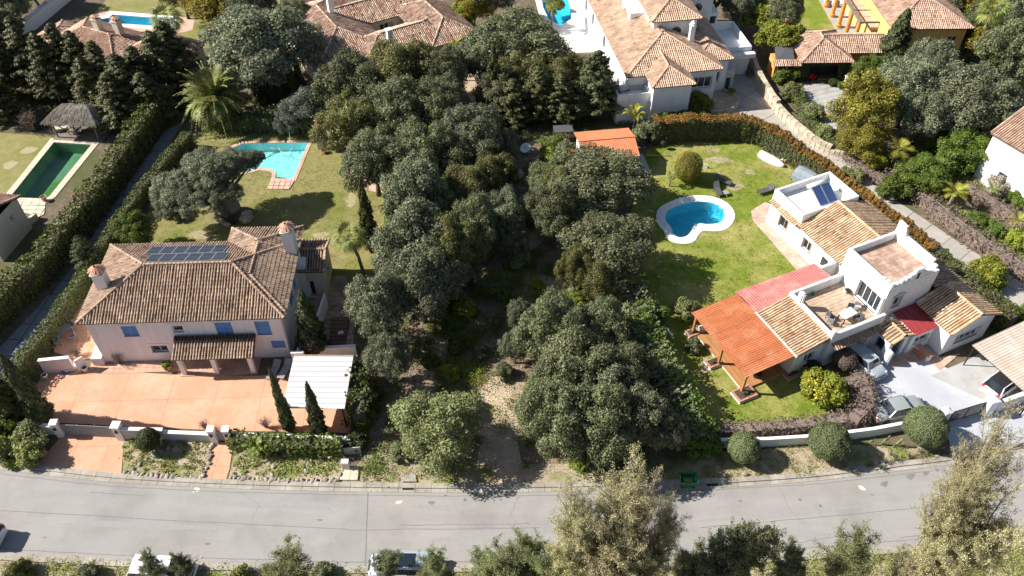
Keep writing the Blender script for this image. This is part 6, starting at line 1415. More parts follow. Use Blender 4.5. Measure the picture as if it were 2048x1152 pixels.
# ---- bushes
def bush(label, px, py, rpx, k='bright_leaf', hz=.85, name='bush', group=None, cat='bush'):
    r_ = rpx / ppm(px, py, 1); p = at(px, py, r_ * .6); t = thing(name, label, cat, (p.x, p.y, 0), rv.uniform(0, 6.28), group)
    put('foliage', BUSH[k], t, (0, 0, r_ * .62), (0, 0, 0), (r_ / 1.6, r_ / 1.6, r_ * hz / 1.36)); put('stems', STEM, t, (0, 0, 0), (0, 0, 0), (r_ / 1.6, r_ / 1.6, r_ / 2.2)); return t
BL = [
    ('large leafy bush left of the driveway gate', 58, 876, 34, 'pale_leaf'), ('yellowish bush at the left edge by the road', 18, 900, 34, 'weed_leaf'), ('brownish low bush by the road at the left edge', 60, 905, 34, 'weed_leaf'), ('leafy bush at far left edge of the front wall', -15, 880, 40, 'bright_leaf'),
    ('lemon bush with yellow fruit beside the twiggy hedge', 1645, 775, 42, 'lime_leaf'), ('dark bush at the foot of the deck wall', 1622, 735, 20, 'hedge_dark'), ('leafy shrub at the upper corner of the orange verandah', 1372, 618, 24, 'pale_leaf'), ('small dark shrub by the left brick planter', 1386, 692, 17, 'oak_leaf'),
    ('bright green creeper mound in the wood edge, upper one', 1292, 640, 42, 'creeper_leaf'), ('bright green creeper mound in the middle of the wood edge', 1342, 770, 36, 'creeper_leaf'), ('sunlit green mound nearest the white wall end', 1400, 885, 36, 'creeper_leaf'), ('green mound between creepers and first topiary', 1382, 832, 34, 'creeper_leaf'),
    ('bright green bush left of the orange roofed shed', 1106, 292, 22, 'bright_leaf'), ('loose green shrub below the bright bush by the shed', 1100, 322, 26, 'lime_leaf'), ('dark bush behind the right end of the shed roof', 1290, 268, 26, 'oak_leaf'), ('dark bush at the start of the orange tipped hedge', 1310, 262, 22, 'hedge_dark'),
    ('rounded green bush by the white villa planter', 1400, 208, 26, 'lime_leaf'), ('olive bush against the white villa wall', 1378, 212, 24, 'gold_leaf'), ('bright ground cover bush below the white villa', 1330, 238, 20, 'bright_leaf'), ('second bright ground cover bush below the white villa', 1362, 238, 22, 'bright_leaf'), ('third bright ground cover bush below the white villa', 1400, 238, 22, 'bright_leaf'),
    ('green bush below the black awning', 1568, 150, 24, 'hedge_leaf' if 'hedge_leaf' in BUSH else 'bright_leaf'), ('green bush at the top of the stone wall', 1580, 185, 20, 'pale_leaf'), ('rounded bush on the bank left of the grey forecourt', 1625, 225, 22, 'pale_leaf'), ('bush on the bank right of the stone wall middle', 1650, 268, 22, 'pale_leaf'),
    ('green shrub in the winding driveway edge by the hedge, upper', 1695, 348, 16, 'pale_leaf'), ('young tree beside the winding driveway above the twiggy hedge', 1785, 378, 30, 'bright_leaf'), ('pale leafy bush on the driveway bank, upper', 1712, 352, 18, 'pale_leaf'), ('yellow green tree shrub by the lower winding driveway', 1978, 545, 36, 'lime_leaf'),
    ('bright rounded bush right of the dry hedge, upper', 1955, 442, 20, 'bright_leaf'), ('bright rounded bush right of the dry hedge, lower', 1988, 462, 20, 'bright_leaf'), ('shrub with whitish leaves at the foot of the white gable house', 2000, 372, 26, 'bare_leaf'), ('green shrub below the white gable house', 2035, 400, 20, 'bright_leaf'), ('bush at right edge below the young tree', 2040, 480, 26, 'lime_leaf'),
    ('dark shrub below the shaded hedge corner at right edge', 2040, 630, 22, 'bright_leaf'), ('grassy bush by the bright lawn at the right edge', 1900, 330, 34, 'bright_leaf'), ('yellow shrub under the fallen palm', 1870, 385, 22, 'yellow_leaf'), ('green undergrowth right of the fallen palm', 1880, 290, 30, 'bright_leaf'),
    ('dark undergrowth bush below the thatched gazebo conifers', 240, 225, 22, 'hedge_dark'), ('small green bush at the left of the gazebo', 160, 195, 14, 'conifer_leaf'), ('leafy bush by the yellow villa garage', 1665, 165, 10, 'hedge_dark'), ('low box hedge ball at the garage corner', 1682, 170, 9, 'bright_leaf'),
    ('green bush on the forest floor by the middle clearing, left', 912, 600, 14, 'bright_leaf'), ('green bush on the forest floor, upper left of the clearing', 940, 570, 12, 'bright_leaf'), ('green weeds on the forest floor right of the clearing', 1155, 598, 16, 'lime_leaf'), ('green tuft below the white logo area, left path', 945, 625, 14, 'bright_leaf'),
    ('green shrub in the corridor left of the track, upper', 905, 645, 20, 'bright_leaf'), ('green shrub in the corridor left of the track, lower', 862, 720, 18, 'bright_leaf'), ('bright shrub at the right edge of the middle clearing', 1172, 585, 24, 'bright_leaf'), ('bright shrub under the kidney pool oak', 1135, 520, 18, 'lime_leaf'), ('dark shrub above the sandy track head', 1010, 745, 20, 'oak_leaf'), ('shrub at the left foot of the pale green tree', 800, 905, 22, 'oak_leaf'),
    ('low wild bush on the forest floor above the middle clearing, left', 968, 505, 20, 'pale_leaf'), ('low wild bush on the forest floor in the middle of the clearing', 1002, 585, 22, 'bright_leaf'), ('low wild bush on the forest floor at the lower left of the clearing', 930, 615, 24, 'lime_leaf'), ('low wild bush on the forest floor below the clearing', 985, 640, 20, 'pale_leaf'), ('low wild bush on the forest floor above the lower shaded patch', 915, 690, 22, 'bright_leaf'), ('low wild bush on the forest floor beside the narrow path', 960, 705, 18, 'oak_leaf'), ('low wild bush on the forest floor above the clearing, right', 1040, 520, 22, 'pale_leaf'), ('low wild bush on the forest floor at the left of the sandy track head', 900, 745, 20, 'lime_leaf'), ('low wild bush on the forest floor on the right part of the clearing', 1075, 575, 18, 'lime_leaf'), ('low wild bush on the forest floor in the shaded heart of the wood', 950, 465, 20, 'pale_leaf'), ('low wild bush on the forest floor near the upper sandy clearing', 1060, 440, 20, 'bright_leaf'), ('low wild bush on the forest floor at the foot of the grey left oaks', 885, 600, 20, 'bright_leaf'),
    ('tree top ivy at right end of carport hedge', 735, 790, 28, 'hedge_dark'), ('lighter bush at the right of the white carport', 725, 835, 24, 'bright_leaf'), ('dark shrub by the meter box hedge end', 710, 880, 24, 'hedge_dark'),
    ('green bush beside the pale green round tree', 925, 815, 28, 'pale_leaf'), ('bright green weeds under the road side oak', 1155, 925, 18, 'lime_leaf'),
    ('green bush right of the chimney on the driveway edge', 265, 470, 18, 'lime_leaf'), ('grey green bush by the left garden oak trunk', 345, 425, 20, 'oak_leaf'),
    ('tall green shrub at the left side of the white patio', 1110, 12, 18, 'gold_leaf'), ('green bush strip beside the white villa, upper', 1196, 35, 10, 'bright_leaf'), ('green bush strip beside the white villa, lower', 1208, 70, 10, 'bright_leaf'), ('purple brown dead shrub under the right oaks', 1935, 265, 18, 'twig_leaf'),
    ('dark bush closing the gap right of the yellow garage', 1715, 160, 22, 'oak_leaf'), ('grassy shrub in the corner above the far left hedge', 245, 245, 14, 'bright_leaf'), ('dead brown shrub left of the gazebo', 75, 250, 8, 'twig_leaf'),
]
BL2 = []
for b in BL:
    l = b[0].replace('below the white logo area, left path', 'beside the narrow path through the wood')
    bush(l, b[1], b[2], b[3], b[4])
# fruit on the lemon bush
c = at(1645, 775, 1.2); rng = np.random.default_rng(9); u = unit(150, rng, -.2); P_ = np.array(c) + u * np.array([1.55, 1.55, 1.4]); V_, F_ = leaf_quads(P_, u + .3, .075, .9, rng)
lb = [o for o in COL.objects if o.get('label', '').startswith('lemon bush')][0]; lb.rotation_euler = (0, 0, 0)
fo = put('fruit', npmesh('fruit', V_ - np.array(lb.location), F_, M['fruit'], rng.random(len(F_))), lb); fo['kind'] = 'stuff'
# ---- palms
def frond(seed, L=2.6, droop=1.2, n=22, wl=.42, m='palm_leaf', v=.15, rise=.9):
    rr = random.Random(seed); mb = MB(); pts = []
    for i in range(n + 1):
        t = i / n; pts.append(Vector((L * (t - .12 * t * t * droop), 0, rise * t * L * .5 - droop * t * t * L * .5)))
    mb.tube([pts[0], pts[n // 2], pts[n]], [.035, .022, .006], 4)
    for i in range(3, n + 1):
        t = i / n; p = pts[i]; d = (pts[i] - pts[i - 1]).normalized(); w_ = wl * math.sin(min(1, t * 1.15 + .12) * math.pi) ** .5 * (1 if t < .9 else .7) + .05
        for s in (-1, 1):
            e = p + Vector((0, s * w_, v * w_ * .5 - rr.uniform(0, .12))) + d * w_ * .75; q = d * .075
            mb.poly([p - q, p + q, e]) if s > 0 else mb.poly([p + q, p - q, e])
    me = mb.mesh('frond', m); a = me.attributes.new('rnd', 'FLOAT', 'FACE'); a.data.foreach_set('value', [rr.random() for _ in me.polygons]); return me
FR = [frond(i, 2.9, d, rise=r_) for i, (d, r_) in enumerate(((1.0, 1.3), (1.5, 1.1), (1.9, .8), (2.2, .4)))]
def fan(seed, L=.9, m='palm_green'):
    rr = random.Random(seed); mb = MB(); mb.tube([(0, 0, 0), (L * .9, 0, .1)], [.02, .012], 4); c = Vector((L * .9, 0, .1))
    for k in range(15):
        a = (k - 7) / 7 * 1.35; d = Vector((math.cos(a), math.sin(a), -.12)); p = Vector((-math.sin(a), math.cos(a), 0)) * .05; e = c + d * L * rr.uniform(.85, 1.1) - Vector((0, 0, rr.uniform(.15, .5)))
        m_ = c + d * L * .55; mb.poly([c, m_ + p * .8, e, m_ - p * .8])
    me = mb.mesh('fan_leaf', m); a = me.attributes.new('rnd', 'FLOAT', 'FACE'); a.data.foreach_set('value', [rr.random() for _ in me.polygons]); return me
FAN = [fan(i) for i in range(3)]
def palm(label, px, py, H, rpx, kind='date', n=58, name='palm_tree', tr=.22, base=None, m=None):
    """px,py: survey point of the crown centre"""
    p = at(px, py, H); b = Vector((p.x, p.y, 0)) if base is None else at(*base); t = thing(name, label, 'palm', tuple(b)); top = p - b
    r_ = rpx / ppm(px, py, H); rr = random.Random(int(px)); S = r_ / 2.7 if kind == 'date' else r_ / 1.75
    MB().tube([(0, 0, -.1), Vector((top.x * .3, top.y * .3, H * .5)), Vector((top.x, top.y, H))], [tr * 1.2, tr, tr * 1.1], 8).build('trunk', 'pale_bark', t, smooth_=True)
    for i in range(n):
        f = i / n; a = i * 2.39996 + rr.uniform(-.15, .15)
        if kind == 'date': me = FR[min(3, int(f * 4))] if m is None else m[min(len(m) - 1, int(f * len(m)))]; el = .85 - f * 1.25
        else: me = FAN[i % 3]; el = 1.1 - f * 1.9
        s = S * rr.uniform(.88, 1.08); put('frond' if kind == 'date' else 'fan_leaf', me, t, (top.x, top.y, H), (rr.uniform(-.2, .2), -el, a), (s, s, s))
    return t
palm('big date palm with thick crown of arching fronds behind the pool', 430, 198, 3.6, 84, 'date', 80, tr=.4)
palm('tall fan palm beside the far left blue pool', 332, 40, 6.5, 40, 'fan', 32, tr=.25, base=(366, 140)); palm('fan palm standing on the lawn right of the pink villa', 697, 474, 4.6, 40, 'fan', 27, tr=.16, base=(728, 548))
palm('tall leaning fan palm right of the yellow villa', 1985, 22, 8.5, 38, 'fan', 32, tr=.2, base=(1938, 130)); palm('tiny palm beside the golden clipped bush', 1342, 352, 1.4, 13, 'fan', 20, tr=.07)
palm('palm with few broad yellow fronds below the golden tree', 1797, 300, 2.4, 36, 'date', 13, tr=.16, m=[frond(31, 2.9, 1.0, 16, .75, 'palm_yellow'), frond(32, 2.9, 1.6, 16, .8, 'palm_yellow')]); palm('yellow leaning palm by the dry hedge', 1910, 385, 2.0, 36, 'date', 15, tr=.15, m=[frond(33, 2.9, 1.3, 18, .6, 'palm_yellow')])
palm('green cycad palm in front of the ivy hedge', 510, 893, 1.0, 34, 'date', 16, tr=.14, m=[frond(34, 2.9, 1.2, 22, .5, 'palm_green')])
palm('small green palm beside the second yellow palm', 1985, 358 + 20, 1.5, 20, 'date', 12, tr=.1, m=[frond(35, 2.9, 1.2, 18, .5, 'palm_green')])
palm('young palm at the right edge by the dry hedge end', 2035, 440, 1.8, 26, 'date', 14, tr=.1, m=[frond(36, 2.9, 1.2, 18, .5, 'palm_yellow')])
palm('bright green young palm left of the gazebo conifers', 42, 100, 3.0, 18, 'date', 12, tr=.1, m=[frond(37, 2.9, 1.2, 12, .8, 'palm_green')]); palm('pale green palm behind the courtyard villa corner', 912, 88, 5.0, 20, 'date', 12, tr=.1, m=[frond(38, 2.9, 1.2, 14, .7, 'palm_yellow')])
palm('tree fern like palm on the white patio edge', 1105, 5, 4.0, 30, 'date', 24, tr=.15, m=[frond(39, 2.9, .9, 18, .5, 'palm_green')])
# bananas
def big_leaf(seed, L=1.7, w_=.24):
    rr = random.Random(seed); mb = MB(); n = 7; P_ = [Vector((L * i / n * .9, 0, L * .7 * math.sin(i / n * 2.3))) for i in range(n + 1)]
    for i in range(n):
        wa, wb = w_ * math.sin((i / n) ** .7 * 3.1) + .01, w_ * math.sin(((i + 1) / n) ** .7 * 3.1) + .01
        for s in (-1, 1): mb.poly([P_[i], P_[i + 1], P_[i + 1] + Vector((0, s * wb, .06)), P_[i] + Vector((0, s * wa, .06))])
    me = mb.mesh('leaf', 'palm_yellow'); a = me.attributes.new('rnd', 'FLOAT', 'FACE'); a.data.foreach_set('value', [rr.random() for _ in me.polygons]); return me
BLF = big_leaf(1)
def banana(label, px, py, H, n=11, s=1.0, name='banana_plant'):
    p = at(px, py); t = thing(name, label, 'plant', tuple(p)); rr = random.Random(int(px))
    MB().tube([(0, 0, 0), (0, 0, H)], [.12, .08], 7).build('stem', 'pale_bark', t)
    for i in range(n): put('leaf', BLF, t, (0, 0, H * rr.uniform(.75, 1)), (0, rr.uniform(-.5, .3), i * 2.4), (s, s, s))
banana('banana plant at the corner of the orange shed roof', 1266, 262, 1.9, 12, .95); banana('banana plant with broad bright leaves right of the gazebo', 232, 252, 1.8, 12, 1.2)
# yuccas and agaves: rosettes of blades
def rosette(seed, n=36, L=.6, m='palm_leaf'):
    rr = random.Random(seed); mb = MB()
    for i in range(n):
        a = i * 2.4; el = 1.45 - 1.3 * i / n; d = Vector((math.cos(a) * math.cos(el), math.sin(a) * math.cos(el), math.sin(el))); p = Vector((-math.sin(a), math.cos(a), 0)) * L * .055; e = d * L * rr.uniform(.85, 1.1)
        mb.poly([Vector((0, 0, 0)) - p, e * .5 - p * 1.3 + Vector((0, 0, .04)), e, e * .5 + p * 1.3 + Vector((0, 0, .04)), p])
    me = mb.mesh('rosette', m); a = me.attributes.new('rnd', 'FLOAT', 'FACE'); a.data.foreach_set('value', [rr.random() for _ in me.polygons]); return me
YU = rosette(1); AG = rosette(2, 16, .35, 'olive_leaf'); YG = rosette(3, 34, .6, 'palm_green')
def yucca(label, heads, me=YU, s=1.3, name='yucca', cat='plant', group=None):
    b = at(*heads[0][:2]); t = thing(name, label, cat, tuple(b), 0, group)
    for px, py, h in heads:
        p = at(px, py, h) - b; MB().tube([(p.x * .3, p.y * .3, 0), (p.x, p.y, p.z)], [.09, .06], 6).build('stem', 'pale_bark', t); put('rosette', me, t, p, (0, 0, px), (s, s, s))
yucca('yucca with spiky round heads beside the gazebo', [(188, 265, .6), (209, 246, 1.2), (214, 262, .8), (203, 238, 1.5)], s=1.5)
yucca('tall yucca group under dark conifers, left cluster', [(1095, 178, 3.0), (1080, 190, 2.6), (1070, 215, 2.0), (1075, 222, 1.6)], YG, 1.9)
yucca('tall yucca group under dark conifers, right cluster', [(1145, 180, 2.8), (1150, 200, 2.6), (1128, 212, 2.0), (1160, 215, 2.2), (1125, 232, 1.4), (1168, 195, 3.0)], YG, 1.9)
for i, (px, py) in enumerate([(1782, 910), (1794, 921), (1770, 926), (1818, 914), (1842, 905), (1760, 936), (1736, 932), (1706, 946)]):
    yucca('small grey agave rosette in the dry bed, ' + ['nearest the cacti', 'second right of the balls shadow', 'third from the middle ball', 'left of the gate ball shadow', 'closest to the gate ball', 'by the white stone', 'by the kerb', 'in the grassy verge'][i], [(px, py, .12)], AG, 1.1 + .3 * (i % 3), 'agave', group='agaves in the dry bed')
def cactus(label, px, py, pts, r_=.09):
    p = at(px, py); t = thing('cactus', label, 'cactus', tuple(p)); MB().tube(pts, r_, 8).build('column', 'leaf_green' if 'leaf_green' in M else 'cactus_skin', t); q = [Vector(a) for a in pts]; MB().tube([q[1], q[1] + Vector((.25, 0, .1)), q[1] + Vector((.3, 0, .5))], r_ * .7, 7).build('arm', 'cactus_skin', t)
mat('cactus_skin', (.16, .22, .07), (.12, .17, .05), 6, rough=.7)
cactus('leaning yellow green cactus near the gate topiary ball, left', 1762, 890, [(0, 0, 0), (.1, 0, .6), (.35, .05, 1.2)]); cactus('leaning yellow green cactus near the gate topiary ball, right', 1786, 894, [(0, 0, 0), (.15, 0, .5), (.5, .05, 1.1)]); cactus('thin low cactus left of the two leaning ones', 1733, 890, [(0, 0, 0), (.1, 0, .4), (.3, 0, .7)], .06)
# ---- dead shrubs
TWG = twigs('dead_twigs', 1, 'dead_twigs', 1.6, 60, .55, .018, 3)
def dead(label, px, py, s, me=TWG): t = thing('dead_shrub', label, 'bush', tuple(at(px, py)), rv.uniform(0, 6)); put('branches', me, t, (0, 0, 0), (0, 0, 0), (s, s, s)); return t
dead('bare reddish shrub left of the thatched gazebo', 62, 262, 1.5); dead('bare grey tree beside the white gable house roof', 1955, 300, 2.8); dead('bare pale branches right of the yellow villa', 1935, 85, 2.6); dead('small bare shrub on the forecourt edge, left', 412, 858, .6); dead('small bare shrub on the forecourt edge, right', 534, 856, .7); dead('bare shrub beside the white villa steps', 1448, 172, 1.2); dead('dry fan shrub between deck and garage hedge', 1460, 300, .1) if False else None
dead('ornamental bare grass by the left garden table', 155, 712, .7); dead('thin climbing plant against the pink villa wall', 240, 728, .8)
# ---- near side trees, cut by the bottom edge
def euc(name, seed, H, spread, n, nleaf, m, leaf=.06, tw=(.5, .9), z_lo=.35, r0=.2):
    """tall loose tree: real branches with drooping leaf sprays along them"""
    rr = random.Random(seed); rng = np.random.default_rng(seed); mb = MB(); tips = []
    mb.tube([(0, 0, -.2), (.1, 0, H * .3), (0, .1, H * .7)], [r0, r0 * .7, r0 * .35], 8)
    for i in range(n):
        a = 2.4 * i + rr.uniform(-.3, .3); z0 = H * rr.uniform(z_lo, .7); s = spread * rr.uniform(.3, 1.0); z1 = min(H, z0 + H * rr.uniform(.12, .32)) * (1 - .08 * s / spread)
        b = Vector((0, 0, z0)); e = Vector((math.cos(a) * s, math.sin(a) * s, z1)); mid = b.lerp(e, .5) + Vector((rr.uniform(-.3, .3), rr.uniform(-.3, .3), .35))
        mb.tube([b, mid, e], [.06, .04, .012], 5)
        for j in range(13):
            f = rr.uniform(.25, 1); p = (b.lerp(mid, f * 2) if f < .5 else mid.lerp(e, f * 2 - 1)); q = p + Vector((rr.gauss(0, 1), rr.gauss(0, 1), rr.uniform(.1, 1.9))).normalized() * rr.uniform(*tw); mb.tube([p, q], [.016, .005], 3, cap=False); tips += [(p, q)]
    T0 = np.array([t[0] for t in tips]); T1 = np.array([t[1] for t in tips]); k = rng.integers(0, len(tips), nleaf); f = rng.random((nleaf, 1)) ** .7
    P_ = T0[k] * (1 - f) + T1[k] * f + rng.normal(size=(nleaf, 3)) * np.array([.10, .10, .10]); V_, F_ = leaf_quads(P_, rng.normal(size=(nleaf, 3)) + np.array([-.3, 0, .3]), leaf, .42, rng, spin=np.array([[0, 0, -1.0]]))
    return mb.mesh('branches', 'pale_bark', smooth_=True), npmesh(name, V_, F_, M[m], np.clip(rng.beta(2, 2, nleaf), 0, 1))
EUC = [euc('euc_foliage', 301, 16, 2.3, 46, 30000, 'euc_leaf', leaf=.05, z_lo=.45), euc('euc_foliage', 302, 13, 2.6, 44, 30000, 'euc_leaf', tw=(.5, 1.0), z_lo=.35)]
EUP = euc('euc_foliage', 303, 9, 2.1, 40, 26000, 'pale_leaf', tw=(.4, .8), z_lo=.3); EUO = euc('dark_foliage', 304, 9, 2.3, 46, 34000, 'oak_leaf', tw=(.4, .8), leaf=.07, z_lo=.3)
HGT = {id(EUC[0]): (16, 2.6), id(EUC[1]): (13, 2.9), id(EUP): (9, 2.4), id(EUO): (9, 2.6)}
def loose(label, px, py, rpx, E_, yb=24.6, rz=0, name='eucalyptus', wd=1.0):
    """tree rooted below the road at distance yb whose top is seen at survey point px,py"""
    y = (py - 576) / FPX; k = (COSP - y * SINP) / (SINP + y * COSP); H = CAM_H - yb / k; p = at(px, py, H)
    mh, mr = HGT[id(E_)]; zt = yb * COSP + (CAM_H - H * .8) * SINP; s = rpx * zt / FPX / mr
    t = thing(name, label, 'tree', (p.x, p.y, 0), rz, 'trees below the road'); sc3 = (s, s, H / mh)
    put('branches', E_[0], t, (0, 0, 0), (0, 0, 0), sc3); put('foliage', E_[1], t, (0, 0, 0), (0, 0, 0), sc3)
LO = [('eucalyptus crown at the far right bottom edge', 2045, 960, 90, EUC[1], 24.2, 2.2), ('pale green tree low between estate car and eucalyptus clump', 1010, 1098, 60, EUP, 24.2, 1.1), ('pale green tree left foot of the eucalyptus clump', 1095, 1100, 60, EUP, 23.8, 4.1), ('brown eucalyptus crown between the highest one and the road', 1300, 935, 56, EUC[0], 24.2, 5.1), ('brown eucalyptus crown low at the left of the bottom clump', 1150, 1045, 66, EUC[1], 23.6, .2), ('brown eucalyptus crown at the very bottom centre', 1255, 1080, 80, EUC[1], 23.0, 4.4), ('eucalyptus crown between road and right edge', 2000, 905, 56, EUC[0], 25.0, .3), ('eucalyptus crown low by the right corner', 1950, 1020, 70, EUC[1], 23.8, 3.9), ('tall brown leaved eucalyptus at the bottom centre, highest crown', 1265, 905, 74, EUC[0], 24.8, .4), ('brown eucalyptus crown left of the highest one', 1160, 955, 66, EUC[0], 24.4, 2.0), ('brown eucalyptus crown right of the highest one', 1352, 975, 48, EUC[0], 24.6, 3.3), ('low brown eucalyptus crown in the middle of the bottom clump', 1225, 1010, 90, EUC[1], 23.6, 5), ('low brown eucalyptus crown at right of the bottom clump', 1320, 1040, 70, EUC[1], 23.8, 1.2),
 ('tall eucalyptus at the right edge beside the gate apron', 2050, 812, 76, EUC[0], 26.5, 1.1), ('eucalyptus over the road at lower right', 1962, 912, 52, EUC[0], 25.0, 4.1), ('eucalyptus in the bottom right corner', 2010, 985, 76, EUC[1], 24.4, 2.7), ('short eucalyptus left of the bottom right corner', 1905, 1070, 66, EUC[1], 24.0, .8), ('brown shrubby tree at the bottom edge right of the pale tree', 1850, 1095, 46, EUC[1], 24.2, 1.8),
 ('dark green bushy tree at the bottom, right of the eucalyptus clump', 1520, 1042, 76, EUO, 24.8, .4), ('dark green bushy tree lower left of the first dark one', 1440, 1085, 56, EUO, 24.6, 2.4), ('pale green bushy tree at the bottom between dark tree and right corner', 1725, 1070, 68, EUP, 24.8, 1.4), ('dark low tree at the bottom edge right of the main dark tree', 1600, 1095, 46, EUO, 24.8, 3.0),
 ('pale shrub at the bottom edge right of the white parked van', 565, 1100, 62, EUP, 25.2, .4), ('pale green tree at the bottom left of the eucalyptus clump', 1060, 1065, 52, EUP, 25.0, 3.4), ('pale green tree at the bottom edge right of the parked estate car', 975, 1105, 56, EUP, 24.8, 5.4),
 ('dark shrub in front of the parked estate car, left', 768, 1104, 40, EUO, 25.8, .9), ('yellowish shrub in front of the parked estate car, right', 862, 1112, 46, EUP, 25.6, 1.9), ('dark shrub in front of the white parked van, left', 288, 1112, 32, EUO, 25.9, 2.9), ('dark shrub in front of the white parked van, right', 352, 1110, 28, EUO, 25.8, 3.9), ('dark tree at the bottom between the eucalyptus clump and road', 1385, 1095, 44, EUO, 24.8, 4.9)]
for l, px, py, r_, E_, yb, rz in LO: loose(l, px, py, r_, E_, yb, rz, 'eucalyptus' if E_ in EUC else 'dark_tree' if E_ is EUO else 'pale_tree')
for px, py, r_, k, l in [(40, 1140, 26, 'weed_leaf', 'low dry shrub at the bottom left corner'), (180, 1148, 22, 'oak_leaf', 'dark low shrub at the bottom edge left of the white van'), (650, 1142, 20, 'oak_leaf', 'low dark shrub at the bottom edge by the kerb'), (480, 1150, 20, 'weed_leaf', 'low grey weed bush at the bottom edge')]: bush(l, px, py, r_, k)
# ---- ground plants: weeds, succulents, litter tufts (nobody could count them)
TUFT = []
def scatter(name, polys, n, m, size, aspect=.5, hmax=.12, seed=1, clumps=0, spread=.5, label=None):
    rng = np.random.default_rng(seed); tri = []; A = []
    import mathutils.geometry as mg
    for q in polys:
        v = [Vector((a, b, 0)) for a, b in q]
        for t in mg.tessellate_polygon([v]): a, b, c = (np.array(v[i][:2]) for i in t); tri.append((a, b, c)); A.append(abs(np.cross(b - a, c - a)) / 2)
    A = np.array(A); k = rng.choice(len(tri), clumps or n, p=A / A.sum()); T = np.array(tri)[k]; r1, r2 = np.sqrt(rng.random(len(k)))[:, None], rng.random(len(k))[:, None]
    P_ = T[:, 0] * (1 - r1) + T[:, 1] * r1 * (1 - r2) + T[:, 2] * r1 * r2; h0 = np.zeros(len(P_))
    if clumps:
        j = rng.integers(0, clumps, n); cs = rng.uniform(.4, 1.3, clumps)[j][:, None]; P_ = P_[j] + rng.normal(size=(n, 2)) * spread * .5 * cs
    X = np.concatenate([P_, rng.random((n, 1)) * hmax + .02], 1); N2 = rng.normal(size=(n, 3)) * .6 + np.array([0, 0, 1]); V_, F_ = leaf_quads(X, N2, size, aspect, rng)
    o = put(name, npmesh(name, V_, F_, M[m], rng.beta(2, 2, n))); o['kind'] = 'stuff'
    if label: o['label'] = label
for i, q in enumerate([[(250, 880), (420, 886), (403, 950), (247, 944)], [(472, 915), (688, 918), (676, 952), (460, 950)]]):
    scatter('succulents', [P2(q)], 3600, 'weed_leaf', .07, .6, .22, 40 + i, clumps=110, spread=.30)
scatter('weeds', [P2([(720, 930), (1000, 935), (1000, 962), (722, 962)]), P2([(1300, 930), (1430, 905), (1700, 890), (1880, 892), (1890, 920), (1620, 952), (1400, 962), (1320, 962)])], 9000, 'weed_leaf', .06, .4, .2, 43, clumps=300, spread=.5)
scatter('weeds', [P2([(0, 1120), (700, 1142), (1200, 1140), (1900, 1090), (2048, 1090), (2048, 1200), (0, 1200)])], 40000, 'weed_leaf', .07, .4, .25, 44, clumps=900, spread=.6)
scatter('forest_weeds', [wood_l], 52000, 'bright_leaf', .08, .5, .45, 45, clumps=260, spread=1.1)
scatter('forest_weeds', [P2([(960, 540), (1180, 540), (1230, 620), (1060, 640), (960, 600)]), P2([(860, 620), (960, 600), (960, 780), (850, 760)])], 26000, 'lime_leaf', .07, .5, .35, 55, clumps=110, spread=.9)
scatter('forest_weeds', [wood_l], 16000, 'oak_leaf', .09, .5, .5, 46, clumps=200, spread=1.0)
scatter('fallen_leaves', [wood_l], 60000, 'bare_leaf', .05, .5, .03, 47)
scatter('lawn_tufts', [lawnR], 60000, 'bright_leaf', .04, .35, .05, 48, clumps=4000, spread=.45)
scatter('lawn_tufts', [lawnM], 50000, 'weed_leaf', .04, .35, .05, 58, clumps=3500, spread=.45)
scatter('undergrowth', [P2([(1700, 260), (1800, 330), (1900, 400), (2048, 500), (2060, 560), (1880, 420), (1690, 320)]), P2([(1790, 280), (1950, 300), (1960, 380), (1850, 330)])], 30000, 'weed_leaf', .09, .5, .4, 49, clumps=450, spread=.8)
scatter('undergrowth', [P2([(0, 130), (330, 130), (400, 240), (240, 230), (100, 262), (0, 262)]), P2([(500, 190), (650, 180), (650, 250), (440, 250)])], 30000, 'hedge_dark', .10, .5, .5, 50, clumps=350, spread=.9)
scatter('undergrowth', [P2([(960, 180), (1240, 180), (1300, 250), (1100, 290), (980, 280)])], 24000, 'hedge_dark', .10, .5, .5, 51, clumps=260, spread=.9)
